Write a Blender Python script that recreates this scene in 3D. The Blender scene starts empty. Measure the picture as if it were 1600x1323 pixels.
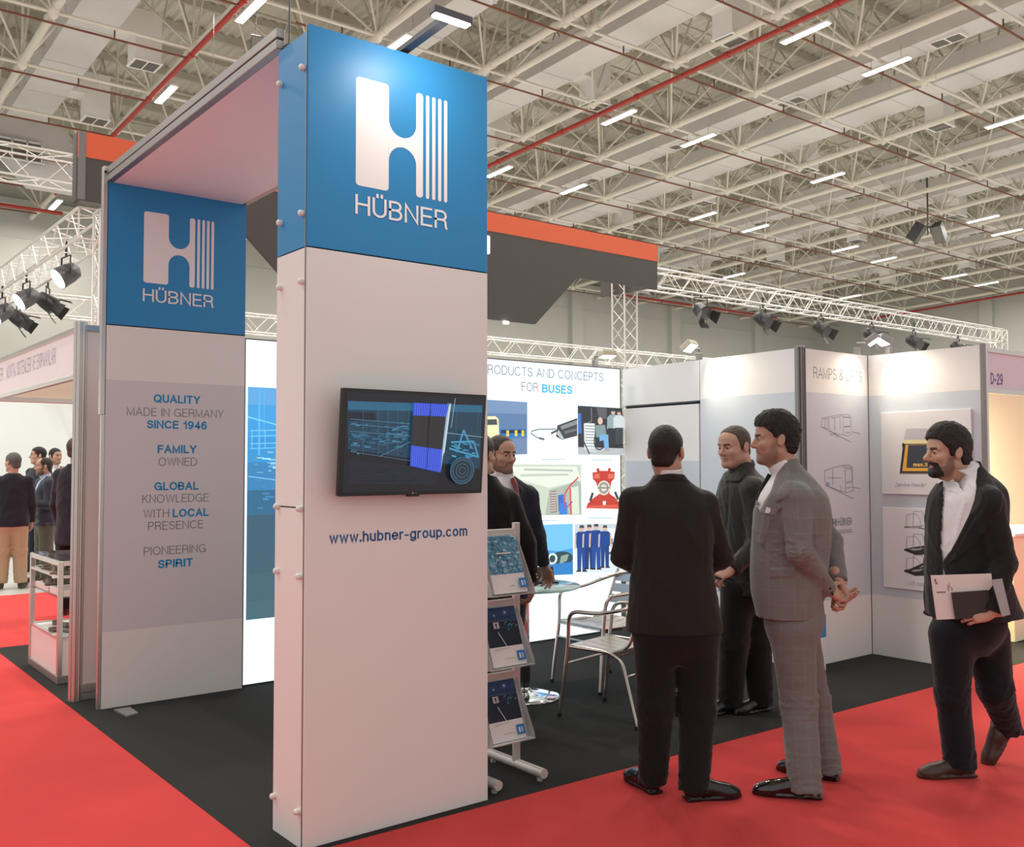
import bpy, math, random
import numpy as np
from mathutils import Vector, Matrix

# ------------------------------------------------------------------ camera
SC = bpy.context.scene
COL = SC.collection
FPX, YAW, PITCH, ROLL = 1513.0, math.radians(51.75), math.radians(2.28), math.radians(-0.1)
CAM = np.array([-1.836, -3.731, 1.6])


def cam_axes():
    f = np.array([math.cos(PITCH) * math.cos(YAW), math.cos(PITCH) * math.sin(YAW), math.sin(PITCH)])
    r = np.array([math.sin(YAW), -math.cos(YAW), 0.0])
    u = np.cross(r, f)
    c, s = math.cos(ROLL), math.sin(ROLL)
    return c * r + s * u, -s * r + c * u, f


AR, AU, AF = cam_axes()
cam_data = bpy.data.cameras.new('camera')
cam_data.sensor_fit = 'HORIZONTAL'
cam_data.sensor_width = 36.0
cam_data.lens = 36.0 * FPX / 1600.0
cam_data.clip_start, cam_data.clip_end = 0.05, 400
cam = bpy.data.objects.new('camera', cam_data)
COL.objects.link(cam)
_m = Matrix(((AR[0], AU[0], -AF[0], CAM[0]), (AR[1], AU[1], -AF[1], CAM[1]), (AR[2], AU[2], -AF[2], CAM[2]), (0, 0, 0, 1)))
cam.matrix_world = _m
SC.camera = cam

# ------------------------------------------------------------------ world, exposure
SC.view_settings.view_transform = 'Standard'
SC.view_settings.look = 'None'
SC.view_settings.exposure = 0.30
SC.view_settings.gamma = 1.0
SC.view_settings.use_curve_mapping = False
world = bpy.data.worlds.new('world')
SC.world = world
world.use_nodes = True
_bg = world.node_tree.nodes['Background']
_bg.inputs[0].default_value = (1.0, 0.97, 0.93, 1)
_bg.inputs[1].default_value = 0.66
LAMP_POWER = 205.0          # each ceiling fixture, watts
SPOT_POWER = 26.0          # each arm floodlight on the stand walls


# ------------------------------------------------------------------ survey helpers: where a sight line meets a plane of the place
def ray(px, py):
    return AR * ((px - 800) / FPX) + AU * (-(py - 661.5) / FPX) + AF


def on_x(px, py, x):
    d = ray(px, py); return CAM + d * ((x - CAM[0]) / d[0])


def on_y(px, py, y):
    d = ray(px, py); return CAM + d * ((y - CAM[1]) / d[1])


def on_z(px, py, z=0.0):
    d = ray(px, py); return CAM + d * ((z - CAM[2]) / d[2])


def at_depth(px, py, dep):
    return CAM + ray(px, py) * dep


def lin(h, k=1.0):
    """sRGB hex or 0-255 triple -> linear rgb"""
    if isinstance(h, str):
        h = h.lstrip('#'); h = [int(h[i:i + 2], 16) for i in (0, 2, 4)]
    out = []
    for v in h:
        v = v / 255.0
        out.append((v / 12.92 if v <= 0.04045 else ((v + 0.055) / 1.055) ** 2.4) * k)
    return tuple(out)


# ------------------------------------------------------------------ materials
MATS = {}


def mat(name, color, rough=0.6, metal=0.0, noise=0.0, scale=20.0, bump=0.0, bscale=None, emit=None, estr=0.0, spec=0.5,
        alpha=1.0, trans=0.0, coat=0.0, sheen=0.0, stretch=None):
    if name in MATS: return MATS[name]
    m = bpy.data.materials.new(name); m.use_nodes = True
    nt = m.node_tree; b = nt.nodes['Principled BSDF']
    if isinstance(color, str) or max(color) > 1.5: color = lin(color)
    b.inputs['Base Color'].default_value = (*color, 1)
    b.inputs['Roughness'].default_value = rough
    b.inputs['Metallic'].default_value = metal
    b.inputs['Specular IOR Level'].default_value = spec
    b.inputs['Transmission Weight'].default_value = trans
    b.inputs['Coat Weight'].default_value = coat
    b.inputs['Sheen Weight'].default_value = sheen
    b.inputs['Alpha'].default_value = alpha
    if emit is not None:
        b.inputs['Emission Color'].default_value = (*emit, 1)
        b.inputs['Emission Strength'].default_value = estr
    tc = nt.nodes.new('ShaderNodeTexCoord')
    mp = nt.nodes.new('ShaderNodeMapping')
    nt.links.new(tc.outputs['Object'], mp.inputs['Vector'])
    if stretch: mp.inputs['Scale'].default_value = stretch
    nz = nt.nodes.new('ShaderNodeTexNoise')
    nz.inputs['Scale'].default_value = scale; nz.inputs['Detail'].default_value = 4
    nt.links.new(mp.outputs[0], nz.inputs['Vector'])
    if noise > 0:
        mx = nt.nodes.new('ShaderNodeMix'); mx.data_type = 'RGBA'
        mx.inputs['A'].default_value = (*[c * (1 - noise) for c in color], 1)
        mx.inputs['B'].default_value = (*[min(1, c * (1 + noise)) for c in color], 1)
        nt.links.new(nz.outputs['Fac'], mx.inputs['Factor'])
        nt.links.new(mx.outputs['Result'], b.inputs['Base Color'])
    if bump > 0:
        n2 = nt.nodes.new('ShaderNodeTexNoise'); n2.inputs['Scale'].default_value = bscale or scale
        n2.inputs['Detail'].default_value = 3
        nt.links.new(mp.outputs[0], n2.inputs['Vector'])
        bp = nt.nodes.new('ShaderNodeBump'); bp.inputs['Strength'].default_value = bump
        bp.inputs['Distance'].default_value = 0.01
        nt.links.new(n2.outputs['Fac'], bp.inputs['Height'])
        nt.links.new(bp.outputs[0], b.inputs['Normal'])
    MATS[name] = m
    return m


def attr_mat(name, rough=0.5, estr=0.0, spec=0.4, noise=0.0, nscale=60, bump=0.0):
    """printed matter or skin: the pigment comes from the mesh's colour attribute; with estr the print is back-lit"""
    if name in MATS: return MATS[name]
    m = bpy.data.materials.new(name); m.use_nodes = True
    nt = m.node_tree; b = nt.nodes['Principled BSDF']
    a = nt.nodes.new('ShaderNodeAttribute'); a.attribute_name = 'Col'
    src = a.outputs['Color']
    if noise > 0:
        tc = nt.nodes.new('ShaderNodeTexCoord'); nz = nt.nodes.new('ShaderNodeTexNoise')
        nz.inputs['Scale'].default_value = nscale; nz.inputs['Detail'].default_value = 5
        nt.links.new(tc.outputs['Object'], nz.inputs['Vector'])
        rp = nt.nodes.new('ShaderNodeMapRange'); rp.inputs['To Min'].default_value = 1 - noise; rp.inputs['To Max'].default_value = 1 + noise
        nt.links.new(nz.outputs['Fac'], rp.inputs['Value'])
        vm = nt.nodes.new('ShaderNodeVectorMath'); vm.operation = 'SCALE'
        nt.links.new(src, vm.inputs[0]); nt.links.new(rp.outputs[0], vm.inputs['Scale'])
        src = vm.outputs[0]
        if bump > 0:
            bp = nt.nodes.new('ShaderNodeBump'); bp.inputs['Strength'].default_value = bump; bp.inputs['Distance'].default_value = 0.004
            nt.links.new(nz.outputs['Fac'], bp.inputs['Height']); nt.links.new(bp.outputs[0], b.inputs['Normal'])
    b.inputs['Roughness'].default_value = rough
    b.inputs['Specular IOR Level'].default_value = spec
    if estr > 0:
        b.inputs['Base Color'].default_value = (0.02, 0.02, 0.02, 1)
        nt.links.new(src, b.inputs['Emission Color'])
        b.inputs['Emission Strength'].default_value = estr
    else:
        nt.links.new(src, b.inputs['Base Color'])
    MATS[name] = m
    return m


# ------------------------------------------------------------------ mesh builder
class MB:
    def __init__(self):
        self.v, self.f, self.sm, self.col, self.mi = [], [], [], [], []

    def add(self, vs, fs, smooth=False, col=None, mi=0):
        o = len(self.v)
        self.v += [tuple(map(float, p)) for p in vs]
        for f in fs:
            self.f.append(tuple(i + o for i in f)); self.sm.append(smooth); self.col.append(col); self.mi.append(mi)
        return self

    def box(self, lo, hi, rot=None, pivot=None, col=None, bev=0.0, mi=0):
        x0, y0, z0 = lo; x1, y1, z1 = hi
        if bev > 0 and min(x1 - x0, y1 - y0, z1 - z0) > 2.2 * bev:
            b = bev; vs = []; idx = {}
            for sx in (0, 1):
                for sy in (0, 1):
                    for sz in (0, 1):
                        X, Y, Z = (x1 if sx else x0), (y1 if sy else y0), (z1 if sz else z0)
                        dx, dy, dz = (-b if sx else b), (-b if sy else b), (-b if sz else b)
                        idx[(sx, sy, sz, 'x')] = len(vs); vs.append((X, Y + dy, Z + dz))
                        idx[(sx, sy, sz, 'y')] = len(vs); vs.append((X + dx, Y, Z + dz))
                        idx[(sx, sy, sz, 'z')] = len(vs); vs.append((X + dx, Y + dy, Z))
            fs = []
            cyc = ((0, 0), (0, 1), (1, 1), (1, 0))
            for s in (0, 1):
                fs.append([idx[(s, a, c, 'x')] for a, c in cyc]); fs.append([idx[(a, s, c, 'y')] for a, c in cyc])
                fs.append([idx[(a, c, s, 'z')] for a, c in cyc])
            for a in (0, 1):
                for c in (0, 1):
                    fs.append([idx[(a, c, 0, 'x')], idx[(a, c, 1, 'x')], idx[(a, c, 1, 'y')], idx[(a, c, 0, 'y')]])
                    fs.append([idx[(a, 0, c, 'x')], idx[(a, 1, c, 'x')], idx[(a, 1, c, 'z')], idx[(a, 0, c, 'z')]])
                    fs.append([idx[(0, a, c, 'y')], idx[(1, a, c, 'y')], idx[(1, a, c, 'z')], idx[(0, a, c, 'z')]])
                    for e in (0, 1):
                        fs.append([idx[(a, c, e, 'x')], idx[(a, c, e, 'y')], idx[(a, c, e, 'z')]])
        else:
            vs = [(x, y, z) for x in (x0, x1) for y in (y0, y1) for z in (z0, z1)]
            fs = [(0, 1, 3, 2), (4, 6, 7, 5), (0, 4, 5, 1), (2, 3, 7, 6), (0, 2, 6, 4), (1, 5, 7, 3)]
        if rot is not None:
            pv = Vector(pivot) if pivot is not None else Vector(((x0 + x1) / 2, (y0 + y1) / 2, (z0 + z1) / 2))
            vs = [tuple(rot @ (Vector(p) - pv) + pv) for p in vs]
        return self.add(vs, fs, False, col, mi)

    def tube(self, pts, r, seg=8, smooth=True, cap=True, col=None, mi=0, closed=False):
        P = [Vector(p) for p in pts]; n = len(P)
        rs = r if isinstance(r, (list, tuple)) else [r] * n
        vs = []; prev = None
        for i, p in enumerate(P):
            if closed: t = (P[(i + 1) % n] - P[i - 1]).normalized()
            else: t = ((P[min(i + 1, n - 1)] - P[max(i - 1, 0)])).normalized()
            if prev is None:
                a = Vector((0, 0, 1)) if abs(t.z) < 0.9 else Vector((1, 0, 0))
                u = t.cross(a).normalized()
            else:
                u = (prev - t * prev.dot(t)).normalized()
            prev = u; w = t.cross(u)
            for k in range(seg):
                a = 2 * math.pi * (k + 0.5) / seg
                vs.append(tuple(p + (u * math.cos(a) + w * math.sin(a)) * rs[i]))
        fs = []
        m = n if closed else n - 1
        for i in range(m):
            for k in range(seg):
                j = (i + 1) % n
                fs.append((i * seg + k, i * seg + (k + 1) % seg, j * seg + (k + 1) % seg, j * seg + k))
        self.add(vs, fs, smooth, col, mi)
        if cap and not closed:
            self.add(vs[:seg], [tuple(range(seg))[::-1]], False, col, mi)
            self.add(vs[-seg:], [tuple(range(seg))], False, col, mi)
        return self

    def lathe(self, prof, seg=32, center=(0, 0, 0), smooth=True, col=None, mi=0, axis=None):
        vs = []
        M = Matrix.Identity(3)
        if axis is not None: M = Vector((0, 0, 1)).rotation_difference(Vector(axis)).to_matrix()
        for r, z in prof:
            for k in range(seg):
                a = 2 * math.pi * k / seg
                vs.append(tuple(M @ Vector((r * math.cos(a), r * math.sin(a), z)) + Vector(center)))
        fs = []
        for i in range(len(prof) - 1):
            for k in range(seg):
                fs.append((i * seg + k, i * seg + (k + 1) % seg, (i + 1) * seg + (k + 1) % seg, (i + 1) * seg + k))
        self.add(vs, fs, smooth, col, mi)
        self.add(vs[:seg], [tuple(range(seg))[::-1]], False, col, mi)
        self.add(vs[-seg:], [tuple(range(seg))], False, col, mi)
        return self

    def prism(self, poly, vec, col=None, mi=0):
        """closed outline (3-D points) pushed along vec"""
        n = len(poly); v = Vector(vec)
        a = [tuple(map(float, p)) for p in poly]; b = [tuple(Vector(p) + v) for p in a]
        fs = [tuple(range(n))[::-1], tuple(range(n, 2 * n))] + [(i, (i + 1) % n, n + (i + 1) % n, n + i) for i in range(n)]
        return self.add(a + b, fs, False, col, mi)

    def build(self, name, material, parent=None, **props):
        me = bpy.data.meshes.new(name)
        me.from_pydata(self.v, [], self.f)
        ms = material if isinstance(material, (list, tuple)) else [material]
        for m in ms: me.materials.append(m)
        me.polygons.foreach_set('use_smooth', self.sm)
        me.polygons.foreach_set('material_index', self.mi)
        if any(c is not None for c in self.col):
            at = me.color_attributes.new('Col', 'FLOAT_COLOR', 'CORNER')
            arr = []
            for f, c in zip(self.f, self.col):
                c = c or (1, 1, 1)
                arr += [c[0], c[1], c[2], 1.0] * len(f)
            at.data.foreach_set('color', arr)
        me.update()
        o = bpy.data.objects.new(name, me)
        COL.objects.link(o)
        if parent is not None: o.parent = parent
        for k, v in props.items(): o[k] = v
        return o


def tag(o, label, cat, group=None, kind=None):
    o['label'] = label; o['category'] = cat
    if group: o['group'] = group
    if kind: o['kind'] = kind
    return o


def thing(name, label, cat, loc=(0, 0, 0), rotz=0.0, group=None):
    o = bpy.data.objects.new(name, None); COL.objects.link(o)
    o.empty_display_size = 0.1
    o.location = tuple(map(float, loc)); o.rotation_euler = (0, 0, rotz)
    return tag(o, label, cat, group)


def struct(o):
    o['kind'] = 'structure'; return o


def dup(root, loc, rotz=None, label=None, group=None):
    r = root.copy(); COL.objects.link(r); r.location = tuple(map(float, loc))
    if rotz is not None: r.rotation_euler = (0, 0, rotz)
    if label: r['label'] = label
    if group: r['group'] = group
    for ch in list(root.children):
        c = ch.copy(); COL.objects.link(c); c.parent = r
        for g in list(ch.children):
            d = g.copy(); COL.objects.link(d); d.parent = c
    return r


# ------------------------------------------------------------------ printed graphics on flat faces
class Plane:
    """a flat face in the place; u runs to the viewer's right, v up, n towards the viewer"""
    def __init__(self, o, u, n):
        self.o, self.u, self.n = np.array(o, float), np.array(u, float), np.array(n, float)
        self.v = np.array([0, 0, 1.0])
        if abs(self.n[2]) > 1e-6:
            self.v = np.cross(self.n, self.u)

    def uv(self, px, py):
        d = ray(px, py); t = ((self.o - CAM) @ self.n) / (d @ self.n)
        q = CAM + d * t - self.o
        return (float(q @ self.u), float(q @ self.v))

    def p(self, u, v, lift=0.0):
        return tuple(self.o + self.u * u + self.v * v + self.n * lift)


class Print:
    def __init__(self, pl):
        self.pl, self.mb, self.k = pl, MB(), 0

    def poly(self, uv, col, px=False, lift=None):
        if px: uv = [self.pl.uv(*q) for q in uv]
        self.k += 1
        h = 0.0005 + 0.0001 * self.k if lift is None else lift
        if isinstance(col, str): col = lin(col)
        a = sum(uv[i][0] * uv[(i + 1) % len(uv)][1] - uv[(i + 1) % len(uv)][0] * uv[i][1] for i in range(len(uv)))
        if a < 0: uv = uv[::-1]
        self.mb.add([self.pl.p(u, v, h) for u, v in uv], [tuple(range(len(uv)))], False, col)
        return self

    def rect(self, u0, v0, u1, v1, col):
        return self.poly([(u0, v0), (u1, v0), (u1, v1), (u0, v1)], col)

    def line(self, pts, w, col, px=False):
        if px: pts = [self.pl.uv(*q) for q in pts]
        self.k += 1; h = 0.0005 + 0.0001 * self.k
        if isinstance(col, str): col = lin(col)
        for (a, b), (c, d) in zip(pts[:-1], pts[1:]):
            L = math.hypot(c - a, d - b) or 1e-6; nx, ny = -(d - b) / L * w / 2, (c - a) / L * w / 2
            q = [(a - nx, b - ny), (c - nx, d - ny), (c + nx, d + ny), (a + nx, b + ny)]
            self.mb.add([self.pl.p(u, v, h) for u, v in q], [(0, 1, 2, 3)], False, col)
        return self

    def ellipse(self, c, ru, rv, col, px=False, n=20):
        if px:
            c0 = self.pl.uv(*c); ru = abs(self.pl.uv(c[0] + ru, c[1])[0] - c0[0]); rv = abs(self.pl.uv(c[0], c[1] + rv)[1] - c0[1]); c = c0
        return self.poly([(c[0] + ru * math.cos(2 * math.pi * i / n), c[1] + rv * math.sin(2 * math.pi * i / n)) for i in range(n)], col)

    def ring(self, c, ru, rv, w, col, px=False, n=24):
        if px:
            c0 = self.pl.uv(*c); ru = abs(self.pl.uv(c[0] + ru, c[1])[0] - c0[0]); rv = abs(self.pl.uv(c[0], c[1] + rv)[1] - c0[1]); c = c0
        return self.line([(c[0] + ru * math.cos(2 * math.pi * i / n), c[1] + rv * math.sin(2 * math.pi * i / n)) for i in range(n + 1)], w, col)

    def text(self, s, u, v, h, col, bold=0.09, align='c', width=None):
        """capital height h, baseline v"""
        vs, fs, x0, x1, zi = glyphs(s, bold)
        sy = h; sx = h
        if width: sx = width / (x1 - x0)
        off = {'c': -(x0 + x1) / 2, 'l': -x0, 'r': -x1}[align]
        self.k += 1; lift = 0.0005 + 0.0001 * self.k
        if isinstance(col, str): col = lin(col)
        self.mb.add([self.pl.p(u + (x + off) * sx, v + y * sy, lift + 0.00004 * z) for (x, y), z in zip(vs, zi)], fs, False, col)
        return self

    def build(self, name, material, parent=None, **kw):
        return self.mb.build(name, material, parent, **kw)


_G = {}


def arc(cx, cy, rx, ry, a0, a1, n=10):
    return [(cx + rx * math.cos(math.radians(a0 + (a1 - a0) * i / n)), cy + ry * math.sin(math.radians(a0 + (a1 - a0) * i / n))) for i in range(n + 1)]


def letter_strokes():
    """plain grotesque letters as centre-line strokes; capital height 1, w = advance without side bearing"""
    G = {}
    G['A'] = (0.74, [[(0, 0), (0.37, 1), (0.74, 0)], [(0.13, 0.34), (0.61, 0.34)]])
    G['B'] = (0.62, [[(0, 0), (0, 1), (0.33, 1)] + arc(0.33, 0.765, 0.25, 0.235, 90, -90)[1:] + [(0, 0.53)], [(0.33, 0.53)] + arc(0.34, 0.265, 0.28, 0.265, 90, -90)[1:] + [(0, 0)]])
    G['C'] = (0.76, [arc(0.40, 0.5, 0.40, 0.5, 42, 320, 18)])
    G['D'] = (0.68, [[(0, 0), (0, 1), (0.28, 1)] + arc(0.28, 0.5, 0.40, 0.5, 90, -90, 14)[1:] + [(0, 0)]])
    G['E'] = (0.56, [[(0.56, 0), (0, 0), (0, 1), (0.55, 1)], [(0, 0.53), (0.51, 0.53)]])
    G['F'] = (0.52, [[(0, 0), (0, 1), (0.52, 1)], [(0, 0.52), (0.46, 0.52)]])
    G['G'] = (0.80, [arc(0.40, 0.5, 0.40, 0.5, 42, 345, 18), [(0.44, 0.45), (0.78, 0.45), (0.78, 0)]])
    G['H'] = (0.66, [[(0, 0), (0, 1)], [(0.66, 0), (0.66, 1)], [(0, 0.53), (0.66, 0.53)]])
    G['I'] = (0.0, [[(0, 0), (0, 1)]])
    G['J'] = (0.42, [[(0.42, 1), (0.42, 0.25)] + arc(0.21, 0.24, 0.21, 0.24, 0, -180)[1:]])
    G['K'] = (0.62, [[(0, 0), (0, 1)], [(0.60, 1), (0, 0.38)], [(0.20, 0.60), (0.64, 0)]])
    G['L'] = (0.50, [[(0, 1), (0, 0), (0.50, 0)]])
    G['M'] = (0.80, [[(0, 0), (0, 1), (0.40, 0.06), (0.80, 1), (0.80, 0)]])
    G['N'] = (0.66, [[(0, 0), (0, 1), (0.66, 0), (0.66, 1)]])
    G['O'] = (0.82, [arc(0.41, 0.5, 0.41, 0.5, 90, 450, 24)])
    G['P'] = (0.58, [[(0, 0), (0, 1), (0.32, 1)] + arc(0.32, 0.73, 0.26, 0.27, 90, -90)[1:] + [(0, 0.46)]])
    G['Q'] = (0.82, [arc(0.41, 0.5, 0.41, 0.5, 90, 450, 24), [(0.50, 0.24), (0.80, -0.03)]])
    G['R'] = (0.64, [[(0, 0), (0, 1), (0.34, 1)] + arc(0.34, 0.745, 0.26, 0.255, 90, -90)[1:] + [(0, 0.49)], [(0.33, 0.49)] + arc(0.40, 0.34, 0.18, 0.15, 90, 0, 5) + [(0.60, 0.10), (0.64, 0)]])
    G['S'] = (0.60, [arc(0.30, 0.755, 0.27, 0.245, 15, 250, 12) + arc(0.30, 0.265, 0.30, 0.265, 70, -165, 12)])
    G['T'] = (0.62, [[(0, 1), (0.62, 1)], [(0.31, 1), (0.31, 0)]])
    G['U'] = (0.64, [[(0, 1), (0, 0.32)] + arc(0.32, 0.32, 0.32, 0.32, 180, 360, 12)[1:] + [(0.64, 1)]])
    G['V'] = (0.68, [[(0, 1), (0.34, 0), (0.68, 1)]])
    G['W'] = (1.0, [[(0, 1), (0.25, 0), (0.50, 1), (0.75, 0), (1.0, 1)]])
    G['X'] = (0.66, [[(0, 1), (0.66, 0)], [(0.66, 1), (0, 0)]])
    G['Y'] = (0.66, [[(0, 1), (0.33, 0.42), (0.66, 1)], [(0.33, 0.42), (0.33, 0)]])
    G['Z'] = (0.60, [[(0, 1), (0.60, 1), (0, 0), (0.60, 0)]])
    G['Ü'] = (G['U'][0], G['U'][1] + [[(0.20, 1.13), (0.20, 1.24)], [(0.44, 1.13), (0.44, 1.24)]])
    G['Ş'] = G['S']; G['Ğ'] = G['G']; G['İ'] = G['I']
    G['1'] = (0.30, [[(0, 0.72), (0.14, 0.76), (0.28, 1), (0.28, 0)]])
    G['2'] = (0.54, [arc(0.27, 0.74, 0.26, 0.26, 170, -25, 10) + [(0.06, 0.12), (0, 0), (0.54, 0)]])
    G['3'] = (0.52, [arc(0.25, 0.76, 0.23, 0.24, 160, -80, 10), arc(0.25, 0.26, 0.27, 0.27, 80, -165, 10)])
    G['4'] = (0.58, [[(0.44, 0), (0.44, 1), (0, 0.27), (0.58, 0.27)]])
    G['6'] = (0.56, [arc(0.28, 0.31, 0.28, 0.31, 0, 360, 18), arc(0.33, 0.40, 0.33, 0.60, 185, 60, 10)])
    G['9'] = (0.56, [arc(0.28, 0.69, 0.28, 0.31, 0, 360, 18), arc(0.23, 0.60, 0.33, 0.60, 5, -120, 10)])
    G['&'] = (0.70, [[(0.70, 0), (0.18, 0.66)] + arc(0.30, 0.80, 0.17, 0.20, 215, -30, 9) + [(0.10, 0.42)] + arc(0.25, 0.23, 0.23, 0.23, 130, 320, 8) + [(0.62, 0.42)]])
    G['-'] = (0.28, [[(0, 0.38), (0.28, 0.38)]])
    G['.'] = (0.0, [[(0, 0), (0, 0.10)]])
    G['"'] = (0.14, [[(0, 0.75), (0, 1)], [(0.14, 0.75), (0.14, 1)]])
    G['„'] = (0.14, [[(0, -0.14), (0, 0.08)], [(0.14, -0.14), (0.14, 0.08)]])
    x = 0.73
    G['a'] = (0.44, [[(0.03, 0.55)] + arc(0.22, 0.53, 0.20, 0.20, 160, 0, 8) + [(0.42, 0.10), (0.46, 0)], [(0.42, 0.42), (0.18, 0.38)] + arc(0.18, 0.18, 0.18, 0.19, 95, 280, 8) + [(0.34, 0.08), (0.42, 0.2)]])
    G['b'] = (0.50, [[(0, 0), (0, 1)], arc(0.25, 0.365, 0.25, 0.365, 0, 360, 18)])
    G['c'] = (0.48, [arc(0.25, 0.365, 0.25, 0.365, 45, 315, 14)])
    G['d'] = (0.50, [[(0.50, 0), (0.50, 1)], arc(0.25, 0.365, 0.25, 0.365, 0, 360, 18)])
    G['e'] = (0.50, [[(0.0, 0.38), (0.50, 0.38)] + arc(0.25, 0.365, 0.25, 0.365, 0, 315, 16)])
    G['f'] = (0.28, [[(0.28, 1), (0.20, 1)] + arc(0.20, 0.87, 0.10, 0.13, 90, 180, 5) + [(0.10, 0)], [(0, x), (0.26, x)]])
    G['g'] = (0.50, [arc(0.25, 0.365, 0.25, 0.365, 0, 360, 18), [(0.50, x), (0.50, -0.05)] + arc(0.25, -0.05, 0.25, 0.22, 0, -160, 9)])
    G['h'] = (0.44, [[(0, 0), (0, 1)], [(0, 0.45)] + arc(0.22, 0.49, 0.22, 0.24, 170, 0, 9) + [(0.44, 0)]])
    G['i'] = (0.0, [[(0, 0), (0, x)], [(0, 0.88), (0, 1)]])
    G['k'] = (0.44, [[(0, 0), (0, 1)], [(0.42, x), (0, 0.30)], [(0.15, 0.43), (0.45, 0)]])
    G['l'] = (0.0, [[(0, 0), (0, 1)]])
    G['m'] = (0.74, [[(0, 0), (0, x)], [(0, 0.45)] + arc(0.185, 0.52, 0.185, 0.21, 170, 0, 8) + [(0.37, 0)], [(0.37, 0.45)] + arc(0.555, 0.52, 0.185, 0.21, 170, 0, 8) + [(0.74, 0)]])
    G['n'] = (0.44, [[(0, 0), (0, x)], [(0, 0.45)] + arc(0.22, 0.49, 0.22, 0.24, 170, 0, 9) + [(0.44, 0)]])
    G['o'] = (0.50, [arc(0.25, 0.365, 0.25, 0.365, 90, 450, 18)])
    G['p'] = (0.50, [[(0, -0.27), (0, x)], arc(0.25, 0.365, 0.25, 0.365, 0, 360, 18)])
    G['r'] = (0.26, [[(0, 0), (0, x)], [(0, 0.42)] + arc(0.24, 0.47, 0.24, 0.25, 175, 85, 6)])
    G['s'] = (0.42, [arc(0.21, 0.54, 0.18, 0.18, 20, 250, 9) + arc(0.21, 0.19, 0.21, 0.19, 70, -160, 9)])
    G['t'] = (0.26, [[(0.12, 0.93), (0.12, 0.12)] + arc(0.22, 0.12, 0.10, 0.12, 180, 270, 4), [(0, x), (0.26, x)]])
    G['u'] = (0.44, [[(0.44, x), (0.44, 0)], [(0, x), (0, 0.24)] + arc(0.22, 0.24, 0.22, 0.24, 180, 360, 9)])
    G['v'] = (0.46, [[(0, x), (0.23, 0), (0.46, x)]])
    G['w'] = (0.70, [[(0, x), (0.175, 0), (0.35, x), (0.525, 0), (0.70, x)]])
    G['x'] = (0.44, [[(0, x), (0.44, 0)], [(0.44, x), (0, 0)]])
    G['y'] = (0.46, [[(0, x), (0.23, 0)], [(0.46, x), (0.23, 0), (0.14, -0.2), (0.02, -0.24)]])
    return G


LETTERS = letter_strokes()


def glyphs(s, weight=0.09):
    """grotesque lettering as flat polygons, capital height = 1"""
    key = (s, weight)
    if key in _G: return _G[key]
    vs, fs, zi, x = [], [], [], 0.0
    h = weight / 2
    k = 1 - weight
    gap = max(0.07, 0.17 - 0.45 * weight)
    for ch in s:
        if ch == ' ': x += 0.40; continue
        w, strokes = LETTERS[ch]
        for si, st in enumerate(strokes):
            pts = [(x + h + px * k, h + py * k) for px, py in st]
            closed = math.hypot(pts[0][0] - pts[-1][0], pts[0][1] - pts[-1][1]) < 1e-4
            if closed: pts = pts[:-1]
            n = len(pts); o = len(vs)
            for i, p in enumerate(pts):
                a = pts[i - 1] if (i > 0 or closed) else None
                b = pts[(i + 1) % n] if (i < n - 1 or closed) else None
                d1 = Vector((p[0] - a[0], p[1] - a[1])).normalized() if a else None
                d2 = Vector((b[0] - p[0], b[1] - p[1])).normalized() if b else None
                if d1 is None: d1 = d2; p = (p[0] - d1.x * h * (0.98), p[1] - d1.y * h * 0.98)
                elif d2 is None: d2 = d1; p = (p[0] + d1.x * h * 0.98, p[1] + d1.y * h * 0.98)
                nn = Vector((-(d1.y + d2.y), d1.x + d2.x))
                nn = nn.normalized() if nn.length > 1e-5 else Vector((-d1.y, d1.x))
                m = h / max(0.42, abs(nn.x * -d1.y + nn.y * d1.x))
                vs += [(p[0] + nn.x * m, p[1] + nn.y * m), (p[0] - nn.x * m, p[1] - nn.y * m)]; zi += [si, si]
            for i in range(n if closed else n - 1):
                j = (i + 1) % n
                fs.append((o + 2 * i + 1, o + 2 * j + 1, o + 2 * j, o + 2 * i))
        x += w * k + weight + gap
    _G[key] = (vs, fs, min(p[0] for p in vs), max(p[0] for p in vs), zi)
    return _G[key]
# ------------------------------------------------------------------ the exhibition hall
M_floor = mat('hall_floor', '#b8b6b2', rough=0.35, noise=0.06, scale=3, spec=0.4)
M_red = mat('red_carpet', (0.58, 0.045, 0.042), rough=0.95, noise=0.10, scale=2.5, bump=0.25, bscale=260, spec=0.1, sheen=0.07)
M_black = mat('black_carpet', (0.032, 0.032, 0.030), rough=0.95, noise=0.35, scale=180, bump=0.5, bscale=420, spec=0.15)
M_wall = mat('hall_wall_paint', (0.52, 0.515, 0.48), rough=0.85, noise=0.05, scale=0.6)
M_steel = mat('cream_painted_steel', (0.80, 0.76, 0.66), rough=0.5, noise=0.06, scale=2)
M_steel2 = mat('grey_painted_steel', (0.56, 0.53, 0.44), rough=0.55, noise=0.08, scale=2)
M_deck = mat('corrugated_roof_sheet', (0.70, 0.67, 0.58), rough=0.55, noise=0.10, scale=1.2)
M_duct = mat('galvanised_duct', (0.72, 0.70, 0.69), rough=0.45, noise=0.08, scale=1.5)
M_ductside = M_duct
M_white = mat('white_painted_sheet', (0.88, 0.87, 0.84), rough=0.5, noise=0.03, scale=5)
M_grille = mat('vent_grille_dark', (0.16, 0.15, 0.13), rough=0.6, noise=0.3, scale=60)
M_redpipe = mat('red_pipe_paint', (0.46, 0.045, 0.035), rough=0.45, noise=0.12, scale=4)
M_rust = mat('brown_red_pipe', (0.22, 0.07, 0.038), rough=0.55, noise=0.4, scale=3)
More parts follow.
